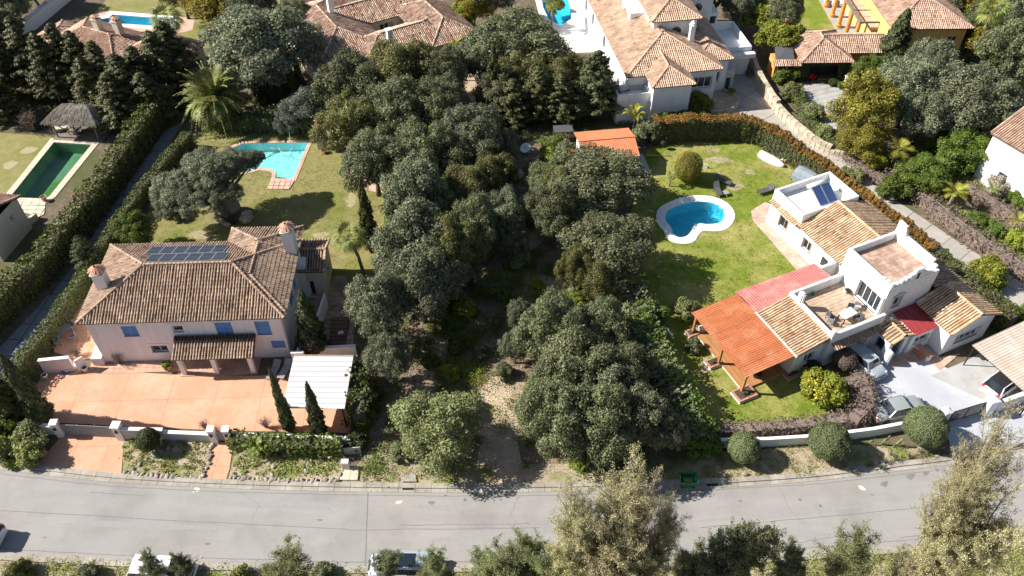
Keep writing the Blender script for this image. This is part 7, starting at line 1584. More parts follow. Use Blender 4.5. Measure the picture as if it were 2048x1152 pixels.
# ================================================================== VEHICLES
def car(name, label, x, y, head, Ln, W_, H, paint, hood=.27, boot=.0, rake=.12, back=.08, roofm=None, glassroof=False, spare=False, cat='car', z=.02, plate='white_plastic'):
    t = thing(name, label, cat, (x, y, z), head); hw = W_ / 2; zb = .60 * H; n = 22
    gb0, gb1 = (boot - .5) * Ln + .06, (.5 - hood) * Ln; gr0, gr1 = gb0 + back * Ln, gb1 - rake * Ln
    mb = MB(); rings = []
    for i in range(n + 1):
        s = i / n; X = (s - .5) * Ln; e = abs(2 * s - 1); w_ = hw * (1 - .05 * e ** 2 - .16 * e ** 9)
        if X > gb1: f = (X - gb1) / (Ln / 2 - gb1); zt = zb * (1 - .10 * f - .20 * f ** 5)
        elif X < gb0 + .02 and boot > .03: f = (gb0 - X) / (gb0 + Ln / 2); zt = zb * (1 - .02 * f - .12 * max(0, f) ** 5)
        else: zt = zb
        zt *= (1 - .10 * e ** 14); lo_ = .20 + .10 * e ** 6; c = .02 if X > gb1 else .01
        prof = [(0, zt + c), (.5 * w_, zt + c * .8), (.84 * w_, zt - .01), (.96 * w_, zt - .06), (w_ * 1.0, zt - .16), (w_ * 1.0, zt * .55), (w_ * .98, .34), (w_ * .93, lo_)]
        pts = [(X, a, b) for a, b in prof] + [(X, -a, b) for a, b in prof[:0:-1]]; rings.append(mb._a(pts))
    k = 15
    for a, b in zip(rings, rings[1:]):
        for j in range(k - 1): mb.f.append((a + j, a + j + 1, b + j + 1, b + j) if j < 7 or j > 7 else (a + j, a + j + 1, b + j + 1, b + j))
        mb.f.append((a + k - 1, a, b, b + k - 1))
    for r0, fl in ((rings[0], False), (rings[-1], True)): q = tuple(r0 + j for j in range(k)); mb.f.append(q if fl else q[::-1])
    me = mb.mesh('body', paint, True); bm = bmesh.new(); bm.from_mesh(me); bmesh.ops.recalc_face_normals(bm, faces=bm.faces); bm.to_mesh(me); bm.free(); body = put('body', me, t)
    wb, wr = hw * .90, hw * .74
    B_ = [Vector((gb0, -wb, zb - .02)), Vector((gb1, -wb, zb - .02)), Vector((gb1, wb, zb - .02)), Vector((gb0, wb, zb - .02))]; T_ = [Vector((gr0, -wr, H - .04)), Vector((gr1, -wr, H - .04)), Vector((gr1, wr, H - .04)), Vector((gr0, wr, H - .04))]
    for i, nm in enumerate(('side_glass', 'windscreen', 'side_glass', 'rear_window')):
        j = (i + 1) % 4; m_ = MB(); m_.poly([B_[i], B_[j], T_[j], T_[i]]); m_.build(nm, 'car_glass', t)
    rf = MB(); nn = 6
    for i in range(nn):
        for j in range(4):
            def Q(a, b):
                u, v = a / nn, b / 4; X = gr0 - .02 + (gr1 - gr0 + .04) * u; Y_ = (v - .5) * 2 * (wr + .015); return (X, Y_, H - .035 - .05 * abs(2 * v - 1) ** 3 - .03 * abs(2 * u - 1) ** 3 + .035)
            rf.poly([Q(i, j), Q(i + 1, j), Q(i + 1, j + 1), Q(i, j + 1)])
    rm = rf.mesh('roof', roofm or paint, True); bm = bmesh.new(); bm.from_mesh(rm); bmesh.ops.remove_doubles(bm, verts=bm.verts, dist=1e-4); bm.to_mesh(rm); bm.free(); rmo = put('roof', rm, t)
    if glassroof: MB().box(gr0 + (gr1 - gr0) * .35, gr1 - .12, -wr * .75, wr * .75, H - .02, H + .012).build('sunroof', 'car_glass', rmo)
    pm = paint
    for i in range(4): MB().bar(B_[i], T_[i], .09, .06).build('pillar', pm, t)
    for s in (-1, 1):
        xm = (gr0 + gr1) / 2; MB().bar((xm, s * wb, zb), (xm - .02, s * wr, H - .05), .09, .03).build('pillar', 'paint_black', t)
        MB().bar((gr0, s * (wr + .005), H - .03), (gr1, s * (wr + .005), H - .03), .05, .03).build('roof_rail', pm, t)
        m_ = MB(); m_.box(gb1 - .05, gb1 + .10, s * (wb + .12) - .08, s * (wb + .12) + .08, zb + .02, zb + .14); m_.build('wing_mirror', pm, t, bevel=.03)
        for X in (gb1 - .08, (gb0 + gb1) / 2 + .05): MB().box(X - .008, X + .008, s * hw - s * .004 - .006, s * hw - s * .004 + .006, .35, zb - .10).build('door_seam', 'dark_void', t)
        for X in ((gb0 + gb1) / 2 + .16, gb0 + .55): MB().box(X, X + .16, s * (hw + .005) - .012, s * (hw + .005) + .012, zb - .17, zb - .14).build('door_handle', pm, t)
        for X in (Ln * .31, -Ln * .31):
            tw = MB(); r_ = .31 if H < 1.6 else .36; rr_ = [(r_ * .6, -.10), (r_ * .97, -.10), (r_, -.07), (r_, .07), (r_ * .97, .10), (r_ * .6, .10)]; tw.lathe(rr_, 18); wh = tw.build('wheel', 'rubber', t, (X, s * (hw - .09), r_), (R(90), 0, 0), smooth_=False)
            MB().lathe([(r_ * .62, -.06), (r_ * .62, .06)], 14).build('rim', 'rim', wh); 
            for q in range(5): a = q * 1.2566; MB().bar((0, 0, -.105 * s), (math.cos(a) * r_ * .6, math.sin(a) * r_ * .6, -.105 * s), .05, .02).build('spoke', 'rim', wh)
        MB().lathe([(.02, -.02), (.11, 0), (.12, .06), (.03, .12)], 12).build('headlight', 'lamp_clear', t, (Ln / 2 - .22, s * hw * .68, zb * .83), (0, R(70), 0))
        MB().box(-Ln / 2 - .01, -Ln / 2 + .10, s * hw * .74 - .11, s * hw * .74 + .11, zb * .72, zb * .72 + (.16 if H < 1.6 else .3)).build('tail_light', 'lamp_red', t, bevel=.02)
    MB().box(Ln / 2 - .10, Ln / 2 + .02, -hw * .8, hw * .8, .28, .42).build('bumper', pm, t, bevel=.03); MB().box(-Ln / 2 - .04, -Ln / 2 + .08, -hw * .84, hw * .84, .30, .46).build('bumper', pm, t, bevel=.03)
    MB().box(Ln / 2 - .02, Ln / 2 + .015, -hw * .45, hw * .45, zb * .68, zb * .80).build('grille', 'paint_black', t); MB().box(-Ln / 2 - .05, -Ln / 2 - .03, -.25, .25, .5, .61).build('number_plate', plate, t)
    MB().bar((gb1 + .02, -.35, zb + .035), (gb1 - .28, .1, zb + .17), .02, .015).bar((gb1 + .02, .3, zb + .035), (gb1 - .28, .62, zb + .17), .02, .015).build('wiper', 'rubber', t)
    return t
c_ = at(1734, 722, .8); car('parked_car', 'silver blue small hatchback parked nose out by the porch', c_.x, c_.y, R(-59), 3.65, 1.68, 1.42, 'paint_silver_blue', hood=.27, boot=0, rake=.10, back=.05)
c_ = at(1797, 815, .7); car('parked_car', 'old silver saloon parked along the twiggy hedge', c_.x, c_.y, R(14.6), 4.75, 1.74, 1.42, 'paint_silver', hood=.30, boot=.20, rake=.10, back=.10)
car('parked_car', 'white off-roader with black roof half under the rusty carport', 41.75, 43.3, R(33), 4.4, 1.85, 1.8, 'paint_white', hood=.24, rake=.08, back=.05, roofm='paint_black', plate='plate_yellow')
c_ = at(12, 1068, .8); car('parked_car', 'white car at the left photo edge showing only its rear', c_.x - 2.55, c_.y, R(176), 4.4, 1.78, 1.6, 'paint_white', hood=.26, rake=.1, back=.08)
c_ = at(322, 1138, 1.0); car('parked_car', 'white car parked on the near kerb behind two dark shrubs', c_.x, c_.y, R(-3), 4.5, 1.8, 1.62, 'paint_white', hood=.24, rake=.1, back=.06)
c_ = at(803, 1128, .9); car('parked_car', 'pale blue estate with glass sunroof on the near kerb', c_.x, c_.y, R(179), 4.65, 1.8, 1.5, 'paint_pale_blue', hood=.26, rake=.1, back=.07, glassroof=True)
# ================================================================== STREET AND GARDEN OBJECTS
def prop(name, label, cat, px, py, rz=0, z=0.0, group=None): return thing(name, label, cat, tuple(at(px, py) + Vector((0, 0, z))), R(rz), group)
# green skip
t = prop('skip', 'small open green metal skip at the road edge', 'skip', 1374, 968, 0, .05)
w1, w0, l1, l0, h = .48, .36, .64, .50, .85
def trough(mb, o, i, h0, h1):
    A = [(-l0 + i, -w0 + i, h0), (l0 - i, -w0 + i, h0), (l0 - i, w0 - i, h0), (-l0 + i, w0 - i, h0)]; B_ = [(-l1 + i, -w1 + i, h1), (l1 - i, -w1 + i, h1), (l1 - i, w1 - i, h1), (-l1 + i, w1 - i, h1)]
    for a in range(4): b = (a + 1) % 4; q = [A[a], A[b], B_[b], B_[a]]; mb.poly(q if o else q[::-1])
    mb.poly(A[::-1] if o else A)
mb = MB(); trough(mb, True, 0, .12, h); trough(mb, False, .04, .2, h); mb.build('tub', 'green_plastic', t)
for a, b in (((-l1, -w1), (l1, -w1)), ((l1, -w1), (l1, w1)), ((l1, w1), (-l1, w1)), ((-l1, w1), (-l1, -w1))): MB().bar((*a, h), (*b, h), .08, .06).build('rim_bar', 'green_plastic', t)
MB().box(-l0 + .1, l0 - .1, -w0 + .1, w0 - .1, .3, .5).build('rubble', 'verge_soil', t); MB().box(-.5, -.4, -.42, .42, 0, .12).box(.4, .5, -.42, .42, 0, .12).build('skids', 'iron', t)
# stones along the planting beds and the verge
def stone(name, seed, r_=.2):
    rr = random.Random(seed); bm = bmesh.new(); bmesh.ops.create_icosphere(bm, subdivisions=2, radius=r_)
    a, b, c = (Vector((rr.gauss(0, 1), rr.gauss(0, 1), rr.gauss(0, 1))).normalized() for _ in range(3))
    for v in bm.verts:
        n = v.co.normalized(); v.co *= 1 + .25 * n.dot(a) ** 2 - .25 * abs(n.dot(b)) + .12 * math.sin(n.dot(c) * 7); v.co.z *= .7
    me = bpy.data.meshes.new(name); bm.to_mesh(me); bm.free(); me.materials.append(M['rock']); return me
ST = [stone('stone', i) for i in range(5)]
def edging(label, line, step=.34):
    v = ats(line); t = thing('rockery_edge', label, 'rockery', tuple(v[0])); rr = random.Random(int(line[0][0]))
    for a, b in zip(v, v[1:]):
        k = int((b - a).length / step)
        for i in range(k):
            p = a.lerp(b, (i + .5) / k) - v[0]; s = rr.uniform(.7, 1.25); put('stone', ST[rr.randrange(5)], t, (p.x + rr.uniform(-.05, .05), p.y + rr.uniform(-.05, .05), .1), (0, 0, rr.uniform(0, 6)), (s * 1.2, s * .9, s))
edging('loose row of brown stones edging the left succulent bed', [(247, 946), (300, 952), (360, 955), (405, 957), (418, 925), (424, 888)]); edging('loose row of brown stones edging the right succulent bed', [(458, 955), (520, 960), (600, 963), (676, 963), (690, 930), (694, 915)]); edging('diagonal line of stones crossing the left succulent bed', [(262, 944), (300, 915), (345, 895)], .5); edging('line of stones dividing the right succulent bed', [(545, 958), (548, 925)], .5); edging('second line of stones dividing the right succulent bed', [(612, 950), (618, 915)], .5)
def boulder(label, px, py, s, sz=1.0, name='stone'):
    t = thing(name, label, 'stone', tuple(at(px, py)), rv.uniform(0, 6)); put('boulder', ST[rv.randrange(5)], t, (0, 0, .1 * s), (0, 0, 0), (s, s * .8, s * sz)); return t
boulder('big pale boulder on the forest floor below the satellite dish', 1036, 356, 4.2); boulder('dark boulder under the leaning oak of the left garden', 462, 425, 6, 1.1); boulder('second rounded dark boulder beside the leaning oak', 495, 440, 4.5, 1.1)
for i, (px, py, s, l) in enumerate([(1448, 952, 1.1, 'white stone on the verge right of the skip grate'), (1489, 949, 1.3, 'pale oblong stone in the verge below the first topiary ball'), (1616, 945, 1.0, 'round stone by the kerb left of middle topiary ball'), (1695, 938, 1.2, 'round stone by the kerb right of the middle topiary ball'), (1750, 928, 1.2, 'round stone by the kerb below the cacti'), (1874, 913, 1.0, 'round stone by the kerb at the gate apron corner')]): boulder(l, px, py, s)
for i, (px, py, s) in enumerate([(438, 440, 2.0), (446, 446, 2.2), (432, 434, 2.0), (455, 452, 2.0)]): boulder(['first', 'second', 'third', 'fourth'][i] + ' light stone of the short wall under the leaning oak', px, py, s)
for px, py, s, l in [(795, 818, 1.6, 'white rock in the wood between the round trees'), (950, 822, 2.0, 'pale rock right of the pale green tree, upper'), (962, 838, 2.2, 'pale rock right of the pale green tree, lower'), (955, 855, 1.6, 'small pale rock at the left edge of the sandy track'), (1128, 560, 2.2, 'pale rock pile piece at the clearing, left'), (1150, 568, 2.4, 'pale rock pile piece at the clearing, right'), (1140, 582, 2.0, 'pale rock pile piece at the clearing, lower')]: boulder(l, px, py, s, .7)
# satellite dish
t = prop('satellite_dish', 'white satellite dish lying at the edge of the wood', 'satellite dish', 1052, 305)
MB().lathe([(.02, .0), (.3, .04), (.5, .14), (.62, .28), (.60, .28), (.28, .07), (.03, .03)], 20).build('dish', 'white_plastic', t, (0, 0, .5), (R(25), R(-20), 0), smooth_=True); MB().tube([(0, 0, 0), (0, 0, .5)], .04, 6).build('mast', 'grey_metal', t); MB().bar((0, 0, .5), (-.15, -.25, 1.1), .03).build('arm', 'grey_metal', t)
# loungers
def lounger(label, px, py, rz, name='sun_lounger', m='dark_fabric', fm='iron', group=None):
    t = prop(name, label, 'sun lounger', px, py, rz, .02, group)
    MB().box(-1.0, .35, -.33, .33, .30, .38).build('seat', m, t, bevel=.02)
    MB().box(0, .72, -.33, .33, -.04, .04).build('backrest', m, t, (.35, 0, .35), (0, R(-38), 0), bevel=.02)
    for x in (-.9, .25):
        for y in (-.28, .28): MB().box(x - .03, x + .03, y - .03, y + .03, 0, .3).build('leg', fm, t)
    return t
lounger('black lounger lying alone on the lawn left of the white annex', 1531, 385, 22); lounger('black lounger on the lawn nearest the kidney pool', 1434, 384, 95); lounger('black lounger near the golden clipped bush, folded flat', 1444, 366, 150)
t = prop('side_table', 'low dark side table by the black loungers', 'table', 1451, 390, 10, .02); MB().box(-.3, .3, -.3, .3, .32, .38).build('top', 'grey_fabric', t, bevel=.02)
for x in (-.25, .25):
    for y in (-.25, .25): MB().box(x - .03, x + .03, y - .03, y + .03, 0, .32).build('leg', 'iron', t)
for i, px in enumerate((1652, 1668, 1684)): lounger(['left', 'middle', 'right'][i] + ' one of three white sunbeds on the top right lawn', px, 8, 80, m='white_plastic', fm='white_plastic', group='white sunbeds')
lounger('left white sunbed under the pergola of the yellow villa', 1712, 36, 70, m='white_plastic', fm='white_plastic'); lounger('right white sunbed under the pergola of the yellow villa', 1722, 52, 60, m='white_plastic', fm='white_plastic')
for i, (px, py) in enumerate(((646, 0), (550, 752), (572, 750))):
    if i: lounger('grey sling lounger in the shade right of the porch, ' + ('left', 'right')[i - 1], px, py - 6, 75, m='grey_fabric', fm='grey_fabric')
# rowing dinghy upturned
t = prop('dinghy', 'upturned white dinghy on the lawn by the orange tipped hedge', 'boat', 1543, 322, -48, .02); mb = MB(); rings = []
for i in range(11):
    s = i / 10; w_ = .68 * math.sin(min(1, s * .85 + .15) * math.pi / 1.0 * .62 + .35) * (1 - .9 * max(0, s - .72) ** 1.5 * 4.2) ; w_ = max(.04, .66 * (1 - abs(s - .4) ** 2.2 * 2.4)); hh = .52 - .12 * s
    rings.append(mb._a([(s * 3.2 - 1.6, w_ * math.cos(a), hh * math.sin(a) ** .7 + .02) for a in [math.pi * q / 8 for q in range(9)]]))
for a, b in zip(rings, rings[1:]):
    for q in range(8): mb.f.append((a + q, b + q, b + q + 1, a + q + 1))
mb.f.append(tuple(rings[0] + q for q in range(9))); mb.f.append(tuple(rings[-1] + q for q in range(9))[::-1]); mb.build('hull', 'white_plastic', t, smooth_=True); MB().bar((-1.5, 0, .56), (1.3, 0, .46), .05, .06).build('keel', 'white_plastic', t)
t = prop('oar', 'pale wooden oar lying on the grass beside the dinghy', 'oar', 1533, 338, -38, .05); MB().tube([(-.9, 0, .03), (.7, 0, .03)], .025, 6).build('shaft', 'wood', t); MB().box(.7, 1.2, -.07, .07, .02, .05).build('blade', 'wood', t, bevel=.01)
t = prop('buoy', 'orange and white bundle of boat fenders beside the dinghy', 'fenders', 1563, 326, 0, .05)
for i in range(3): MB().lathe([(.02, 0), (.14, .06), (.16, .2), (.12, .4), (.02, .46)], 10, (i * .26 - .2, .1 * (i % 2))).build('fender', ['orange_plastic', 'white_plastic', 'clay'][i], t, smooth_=True)
# grey covered caravan-like tarp
t = prop('tarp_cover', 'grey blue tarpaulin tunnel between lawn hedge and white annex', 'tarpaulin', 1612, 362, -48); mb = MB(); rings = []
for i in range(7):
    x = i * .45 - 1.35; rings.append(mb._a([(x, 1.0 * math.cos(a), 1.45 * math.sin(a) * (1 - .12 * (i in (0, 6)))) for a in [math.pi * q / 8 for q in range(9)]]))
for a, b in zip(rings, rings[1:]):
    for q in range(8): mb.f.append((a + q, b + q, b + q + 1, a + q + 1))
mb.f.append(tuple(rings[0] + q for q in range(9))); mb.f.append(tuple(rings[-1] + q for q in range(9))[::-1]); mb.build('cover', 'tarp_grey', t); MB().bar((-1.4, 0, 1.46), (1.4, 0, 1.46), .03).build('ridge_pole', 'grey_metal', t)
t = prop('scrap_pile', 'heap of grey pipes and frames at the annex corner', 'scrap', 1582, 352, 20)
for i in range(7): MB().bar((-.5 + i * .1, -.6, .1 + .05 * i), (.4 + .1 * i, .5 - .1 * i, .5 - .04 * i), .05).build('pipe', 'grey_metal', t)
# clutter by the shed
t = prop('bin', 'orange plastic bin beside the garden shed', 'bin', 1141, 312); MB().lathe([(.22, 0), (.28, .7), (.31, .72), (.25, .74), (.05, .76)], 14).build('body', 'orange_plastic', t); MB().bar((-.28, 0, .6), (.28, 0, .6), .03).build('handle', 'iron', t)
t = prop('shed_shelter', 'grey lean-to with stored junk left of the garden shed', 'shelter', 1128, 292, 5); MB().box(-1.1, 1.1, .5, 1.9, 1.5, 1.56).build('roof_sheet', 'dark_fabric', t)
for x in (-1.0, 1.0):
    for y in (.6, 1.8): MB().box(x - .05, x + .05, y - .05, y + .05, 0, 1.5).build('post', 'old_wood', t)
t2 = prop('freezer', 'white appliance standing under the grey lean-to', 'appliance', 1122, 302, 5); MB().box(-.5, .3, -.3, .3, 0, .9).build('body', 'white_plastic', t2, bevel=.03); MB().box(-.5, .3, -.32, -.3, .75, .8).build('handle', 'iron', t2)
t2 = prop('bucket', 'pale blue bucket by the door of the garden shed', 'bucket', 1152, 308); MB().lathe([(.16, 0), (.22, .4), (.2, .4), (.14, .05)], 12).build('body', 'lamp_clear', t2); MB().tube([(-.2, 0, .4), (0, 0, .6), (.2, 0, .4)], .01, 4).build('handle', 'iron', t2)
t = prop('long_pole', 'thin pale pole lying from the shed over the lawn', 'pole', 1315, 314, 4, .05); MB().tube([(-1.2, 0, .3), (1.6, 0, .04)], .035, 6).build('pole', 'alu', t); MB().box(-1.3, -1.2, -.12, .12, .25, .35).build('bracket', 'grey_metal', t)
t = prop('garden_sign', 'white board leaning behind the golden clipped bush', 'board', 1408, 336, -15, .02); MB().box(-.35, .35, -.03, .03, 0, .55).build('board', 'white_plastic', t); MB().box(-.02, .02, .03, .3, 0, .4).build('prop_stick', 'old_wood', t)
t = prop('barbecue', 'dark kettle barbecue at the hedge foot near the shed', 'barbecue', 1325, 298); MB().lathe([(.03, .55), (.28, .65), (.34, .85), (.28, 1.0), (.03, 1.1)], 14).build('kettle', 'iron', t)
for i in range(3): a = i * 2.09; MB().bar((math.cos(a) * .3, math.sin(a) * .3, 0), (math.cos(a) * .1, math.sin(a) * .1, .62), .03).build('leg', 'iron', t)
# pool brush pole, planters, pots
t = prop('pool_pole', 'pale blue telescopic pool pole standing at the turquoise pool edge', 'pole', 581, 284); MB().tube([(0, 0, 0), (.12, .3, 2.6)], .03, 6).build('pole', 'lamp_clear', t); MB().box(-.2, .2, -.04, .04, 0, .06).build('brush_head', 'blue_tarp', t)
t = prop('pool_hose', 'pale hose floating across the turquoise pool', 'hose', 560, 300, 0, -.10); MB().tube([(-1.2, .6, 0), (-.7, .3, .02), (-.3, .5, .02), (.2, -.2, .01), (.9, -.3, .02), (1.3, .2, 0)], .03, 5).build('hose', 'lamp_clear', t); MB().lathe([(.12, 0), (.15, .05), (.03, .1)], 10, (1.3, .2)).build('float', 'blue_shutter', t)
def pot(label, px, py, r_=.3, h=.4, plant=None, m='clay', cat='potted plant', ps=1.0, z=0):
    t = prop('potted_plant' if plant else 'plant_pot', label, cat, px, py, 0, z); MB().lathe([(r_ * .65, 0), (r_, h * .9), (r_ * 1.08, h), (r_ * .9, h), (r_ * .85, h * .85)], 14).build('pot', m, t)
    MB().lathe([(r_ * .86, h * .8), (r_ * .86, h * .88)], 12).build('soil', 'under_brown', t)
    if plant: put('foliage', plant, t, (0, 0, h), (0, 0, 0), (ps,) * 3)
    return t
pot('large clay pot with leafy plant left of the tiled porch', 337, 738, .42, .6, LTREE, ps=.17); pot('clay pot standing at the lower corner of the green pool', 90, 402, .3, .6); pot('pink clay pot with grassy plant by the little garden hut', 648, 306, .35, .35, YU, ps=.8); pot('clay pot in the shade at the driveway foot of the stone wall', 1502, 152, .5, .5, BUSH['pale_leaf'], ps=.4); pot('black round urn under the orange verandah', 1511, 756, .38, .55, m='iron', z=.2); pot('white bowl planter on the wooden deck corner', 1403, 664, .35, .3, m='white_plastic', z=.2); pot('pale stone urn by the leaning white gate panel', 172, 742, .25, .5, m='pink_trim'); pot('pale stone urn in the shaded forecourt corner', 92, 756, .25, .45, m='pink_trim')
t = prop('small_tree', 'tiny topiary tree on the paving beside the stone planter', 'small tree', 1460, 196); MB().tube([(0, 0, 0), (0, 0, .9)], .04, 6).build('trunk', 'bark', t); put('crown', BUSH['lime_leaf'], t, (0, 0, 1.05), (0, 0, 0), (.3, .3, .2))
for px, py, rz, l, s in [(1385, 668, 25, 'brick edged planter at the upper deck corner', 1), (1427, 728, 25, 'brick edged planter at the middle of the deck', 1.1), (1488, 790, 25, 'brick edged planter at the lower deck corner post', 1.5), (1582, 748, 25, 'brick edged planter against the wall end of the deck', 1.2)]:
    t = prop('brick_planter', l, 'planter', px, py, rz, .02); a, b = .62 * s, .42 * s
    for i in range(4):
        for (x0, x1, y0, y1) in ((-a + i * a / 2, -a + (i + 1) * a / 2 - .02, -b, -b + .16), (-a + i * a / 2, -a + (i + 1) * a / 2 - .02, b - .16, b), (-a, -a + .16, -b + .17 + i * (2 * b - .34) / 4, -b + .15 + (i + 1) * (2 * b - .34) / 4), (a - .16, a, -b + .17 + i * (2 * b - .34) / 4, -b + .15 + (i + 1) * (2 * b - .34) / 4)): MB().box(x0, x1, y0, y1, 0, .3).build('brick', 'brick_red', t)
    MB().box(-a - .03, a + .03, -b - .03, b + .03, 0, .12).build('plinth', 'white_plastic', t); MB().box(-a + .15, a - .15, -b + .15, b - .15, .1, .24).build('soil', 'under_brown', t); put('plant', BUSH['oak_leaf'], t, (0, 0, .3), (0, 0, 0), (.22, .18, .12))
# furniture on the roof terrace (stands on H2's terrace floor at z = 3.04)
def on2(x, y, z=3.04): a = R(25); return (25 + x * math.cos(a) - y * math.sin(a), 50 + x * math.sin(a) + y * math.cos(a), z)
def chair(label, loc, rz, m='dark_fabric', arm=True, group=None, name='chair'):
    t = thing(name, label, 'chair', loc, R(rz), group); MB().box(-.27, .27, -.27, .27, .36, .44).build('seat', m, t, bevel=.02); MB().box(-.27, .27, .21, .28, .44, .88).build('backrest', m, t, bevel=.02)
    for x in (-.24, .24):
        for y in (-.24, .24): MB().box(x - .025, x + .025, y - .025, y + .025, 0, .36).build('leg', m, t)
        if arm: MB().box(x - .03, x + .03, -.25, .25, .58, .64).build('armrest', m, t)
    return t
def table(label, loc, rz, lx, ly, h, m, lm, name='table'):
    t = thing(name, label, 'table', loc, R(rz)); MB().box(-lx / 2, lx / 2, -ly / 2, ly / 2, h - .04, h).build('top', m, t, bevel=.01)
    for x in (-1, 1):
        for y in (-1, 1): MB().box(x * (lx / 2 - .1) - .04, x * (lx / 2 - .1) + .04, y * (ly / 2 - .1) - .04, y * (ly / 2 - .1) + .04, 0, h - .04).build('leg', lm, t)
    return t
table('glass topped dark table in the middle of the roof terrace', on2(2.9, -3.2), 30, 1.5, .85, .72, 'lamp_clear', 'iron')
chair('dark wicker chair left of the terrace table', on2(1.6, -2.6), 110); chair('dark wicker chair at the corner of the terrace table, grey cushion', on2(1.2, -3.1), 150, 'grey_fabric'); chair('dark wicker armchair right of the terrace table', on2(3.6, -3.9), -60); chair('dark chair on the window side of the terrace table', on2(3.7, -2.7), -20)
t = thing('folding_chair', 'white folding chair frame against the terrace window', 'chair', on2(4.6, -2.6), R(60)); MB().box(-.3, .3, -.3, .3, .4, .44).build('seat', 'white_plastic', t); MB().box(-.3, .3, .28, .32, .44, 1.0).build('backrest', 'white_plastic', t)
for x in (-.27, .27): MB().bar((x, -.3, 0), (x, .3, .5), .03).bar((x, .3, 0), (x, -.3, .5), .03).build('leg', 'white_plastic', t)
pot_ = thing('plant_pot', 'white pot with dark plant against the tower wall on the terrace', 'potted plant', on2(5.0, -.7)); MB().lathe([(.15, 0), (.22, .35), (.18, .35)], 12).build('pot', 'white_plastic', pot_); put('foliage', BUSH['hedge_dark'], pot_, (.15, -.1, .35), (0, 0, 0), (.17, .17, .15))
t = thing('watering_can', 'small green watering can on the terrace parapet corner', 'watering can', on2(2.2, .3)); MB().lathe([(.14, 0), (.15, .25), (.08, .3)], 10).build('body', 'green_plastic', t); MB().tube([(.12, 0, .1), (.38, 0, .3)], .02, 5).build('spout', 'green_plastic', t)
# brick table with orange stools by the red roof
t = thing('brick_counter', 'low brick topped counter on white base beside the red roof wing', 'counter', on2(8.6, -7.6, .06), R(25 + 90)); MB().box(-.9, .9, -.25, .25, .62, .70).build('brick_top', 'brick_red', t); MB().box(-.85, -.65, -.22, .22, 0, .62).box(.5, .9, -.24, .24, 0, .62).build('base', 'white_wall', t)
for i in range(2):
    t = thing('stool', ['orange stool nearest the wall under the brick counter', 'orange stool at the outer end of the brick counter'][i], 'stool', on2(8.2, -7.2 - .55 * i, .06), R(25)); MB().lathe([(.17, .36), (.17, .42)], 12).build('seat', 'orange_plastic', t)
    for q in range(4): a = q * 1.57; MB().bar((math.cos(a) * .16, math.sin(a) * .16, 0), (math.cos(a) * .12, math.sin(a) * .12, .36), .03).build('leg', 'orange_plastic', t)
# garden table and chairs left of the pink villa
b = at(130, 672); table('grey slatted garden table in the left side terrace', (b.x, b.y, .05), 60, 1.6, .9, .74, 'grey_metal', 'grey_metal')
for i, (px, py, rz, l) in enumerate([(118, 690, 140, 'grey garden chair at the near end of the side terrace table'), (150, 680, -60, 'grey garden chair right of the side terrace table'), (146, 660, -30, 'grey garden chair at the far right of the side terrace table'), (112, 662, 120, 'grey garden chair between table and hedge')]): b = at(px, py); chair(l, (b.x, b.y, .05), rz, 'grey_metal', group='garden chairs')
t = prop('tarp_bundle', 'blue and white bundle lying in the shaded forecourt corner', 'bundle', 145, 738, 20, .04); MB().box(-.6, .5, -.35, .35, 0, .35).build('sack', 'white_plastic', t, bevel=.12); MB().box(-.9, -.2, -.5, .1, 0, .12).build('tarpaulin', 'blue_tarp', t, bevel=.04)
t = prop('swing_bench', 'white cushioned bench under the thatched gazebo', 'bench', 128, 262, 15, .1); MB().box(-.9, .9, -.4, .4, .35, .5).build('seat', 'coping_cream', t, bevel=.04); MB().box(-.9, .9, .3, .42, .5, .95).build('backrest', 'coping_cream', t, bevel=.04)
for x in (-.8, .8): MB().box(x - .05, x + .05, -.35, .35, 0, .35).build('leg', 'old_wood', t)
b = at(150, 268); table('low wooden table under the thatched gazebo', (b.x, b.y, .1), 0, 1.2, .7, .45, 'old_wood', 'old_wood'); b = at(160, 262); chair('grey wooden chair under the thatched gazebo', (b.x, b.y, .1), -80, 'grey_fabric')
# dark steps and railing right of the pink villa
t = thing('garden_steps', 'dark brown stone steps climbing beside the pink villa', 'steps', tuple(at(672, 705)), R(2))
for i in range(9): MB().box(-.75, .75, i * .42, i * .42 + .42, 0, .06 + i * .06).build('step', 'under_beige', t, bevel=.01)
t = prop('letter_box', 'small white box on a post at the foot of the dark steps', 'box', 684, 676, 20); MB().box(-.22, .22, -.12, .12, .6, .8).build('box', 'white_plastic', t); MB().box(-.03, .03, -.03, .03, 0, .6).build('post', 'old_wood', t)
t = prop('bench', 'dark wooden bench against the east annex of the pink villa', 'bench', 630, 590, 0); MB().box(-.8, .8, -.25, .25, .4, .46).build('seat', 'old_wood', t); MB().box(-.8, .8, .2, .26, .46, .9).build('backrest', 'old_wood', t)
for x in (-.7, .7): MB().box(x - .04, x + .04, -.22, .22, 0, .4).build('leg', 'old_wood', t)
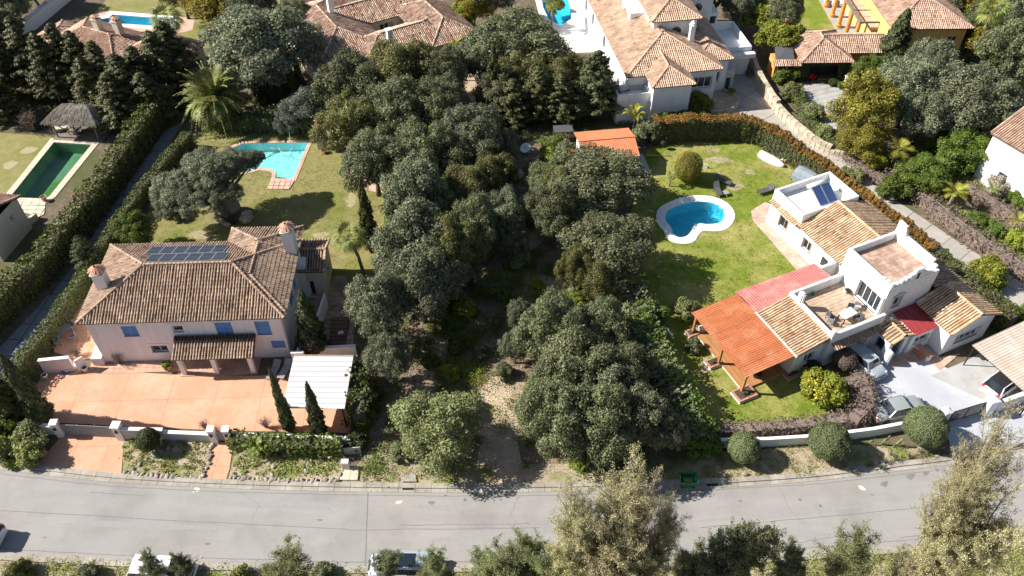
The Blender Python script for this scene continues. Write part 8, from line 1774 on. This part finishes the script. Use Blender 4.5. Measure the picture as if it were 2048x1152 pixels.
# white deck wall piece by the brown shrub, lamp, street things
t = prop('well_head', 'rounded white garden seat wall beside the silver hatchback shrub', 'wall', 1665, 712, -50); MB().box(-.8, .8, -.25, .25, 0, .8).build('wall_body', 'white_wall', t, bevel=.1); MB().box(-.85, .85, -.3, .3, .8, .86).build('coping', 'white_wall', t)
t = prop('compost_bin', 'white mailbox cabinet beside the garage forecourt', 'cabinet', 1696, 170, 0); MB().box(-.5, .5, -.4, .4, 0, 1.1).build('body', 'white_plastic', t, bevel=.03); MB().box(-.6, .6, -.5, .5, 1.1, 1.2).build('lid', 'coping_cream', t)
t = prop('lawn_board', 'long white board lying where the creepers meet the lawn', 'board', 1325, 655, -60, .05); MB().box(-1.4, 1.4, -.12, .12, 0, .3).build('board', 'white_plastic', t); MB().box(-1.0, -.9, -.2, .2, 0, .2).build('stake', 'old_wood', t)
t = prop('car_in_garage', 'small red ride on mower inside the dark garage', 'mower', 1622, 158, 20); MB().box(-.6, .5, -.4, .4, .2, .6).build('body', 'lamp_red', t, bevel=.08); MB().box(-.5, -.1, -.3, .3, .6, .9).build('seat', 'dark_fabric', t, bevel=.05)
for x in (-.4, .4):
    for y in (-.4, .4): MB().lathe([(.2, -.06), (.2, .06)], 12).build('wheel', 'rubber', t, (x, y, .2), (R(90), 0, 0))

# pool fittings
t = thing('pool_ladder', 'chrome ladder rails at the right rim of the kidney pool', 'ladder', tuple(at(1441, 425)), R(90))
for y in (-.25, .25): MB().tube([(0, y, .05), (0, y, .75), (.25, y, .85), (.5, y, .5), (.5, y, -.9)], .025, 6).build('rail', 'alu', t, smooth_=True)
for z in (-.25, -.55, -.85): MB().box(.46, .54, -.25, .25, z, z + .04).build('rung', 'alu', t)
for px, py, l, k in ((1380, 400, 'round skimmer lid in the white rim of the kidney pool', .14), (1330, 452, 'second round lid in the white rim of the kidney pool', .12)):
    t = thing('skimmer_lid', l, 'lid', tuple(at(px, py) + Vector((0, 0, .06)))); MB().lathe([(k, 0), (k, .012), (k * .8, .016)], 16).build('lid', 'coping_cream', t)
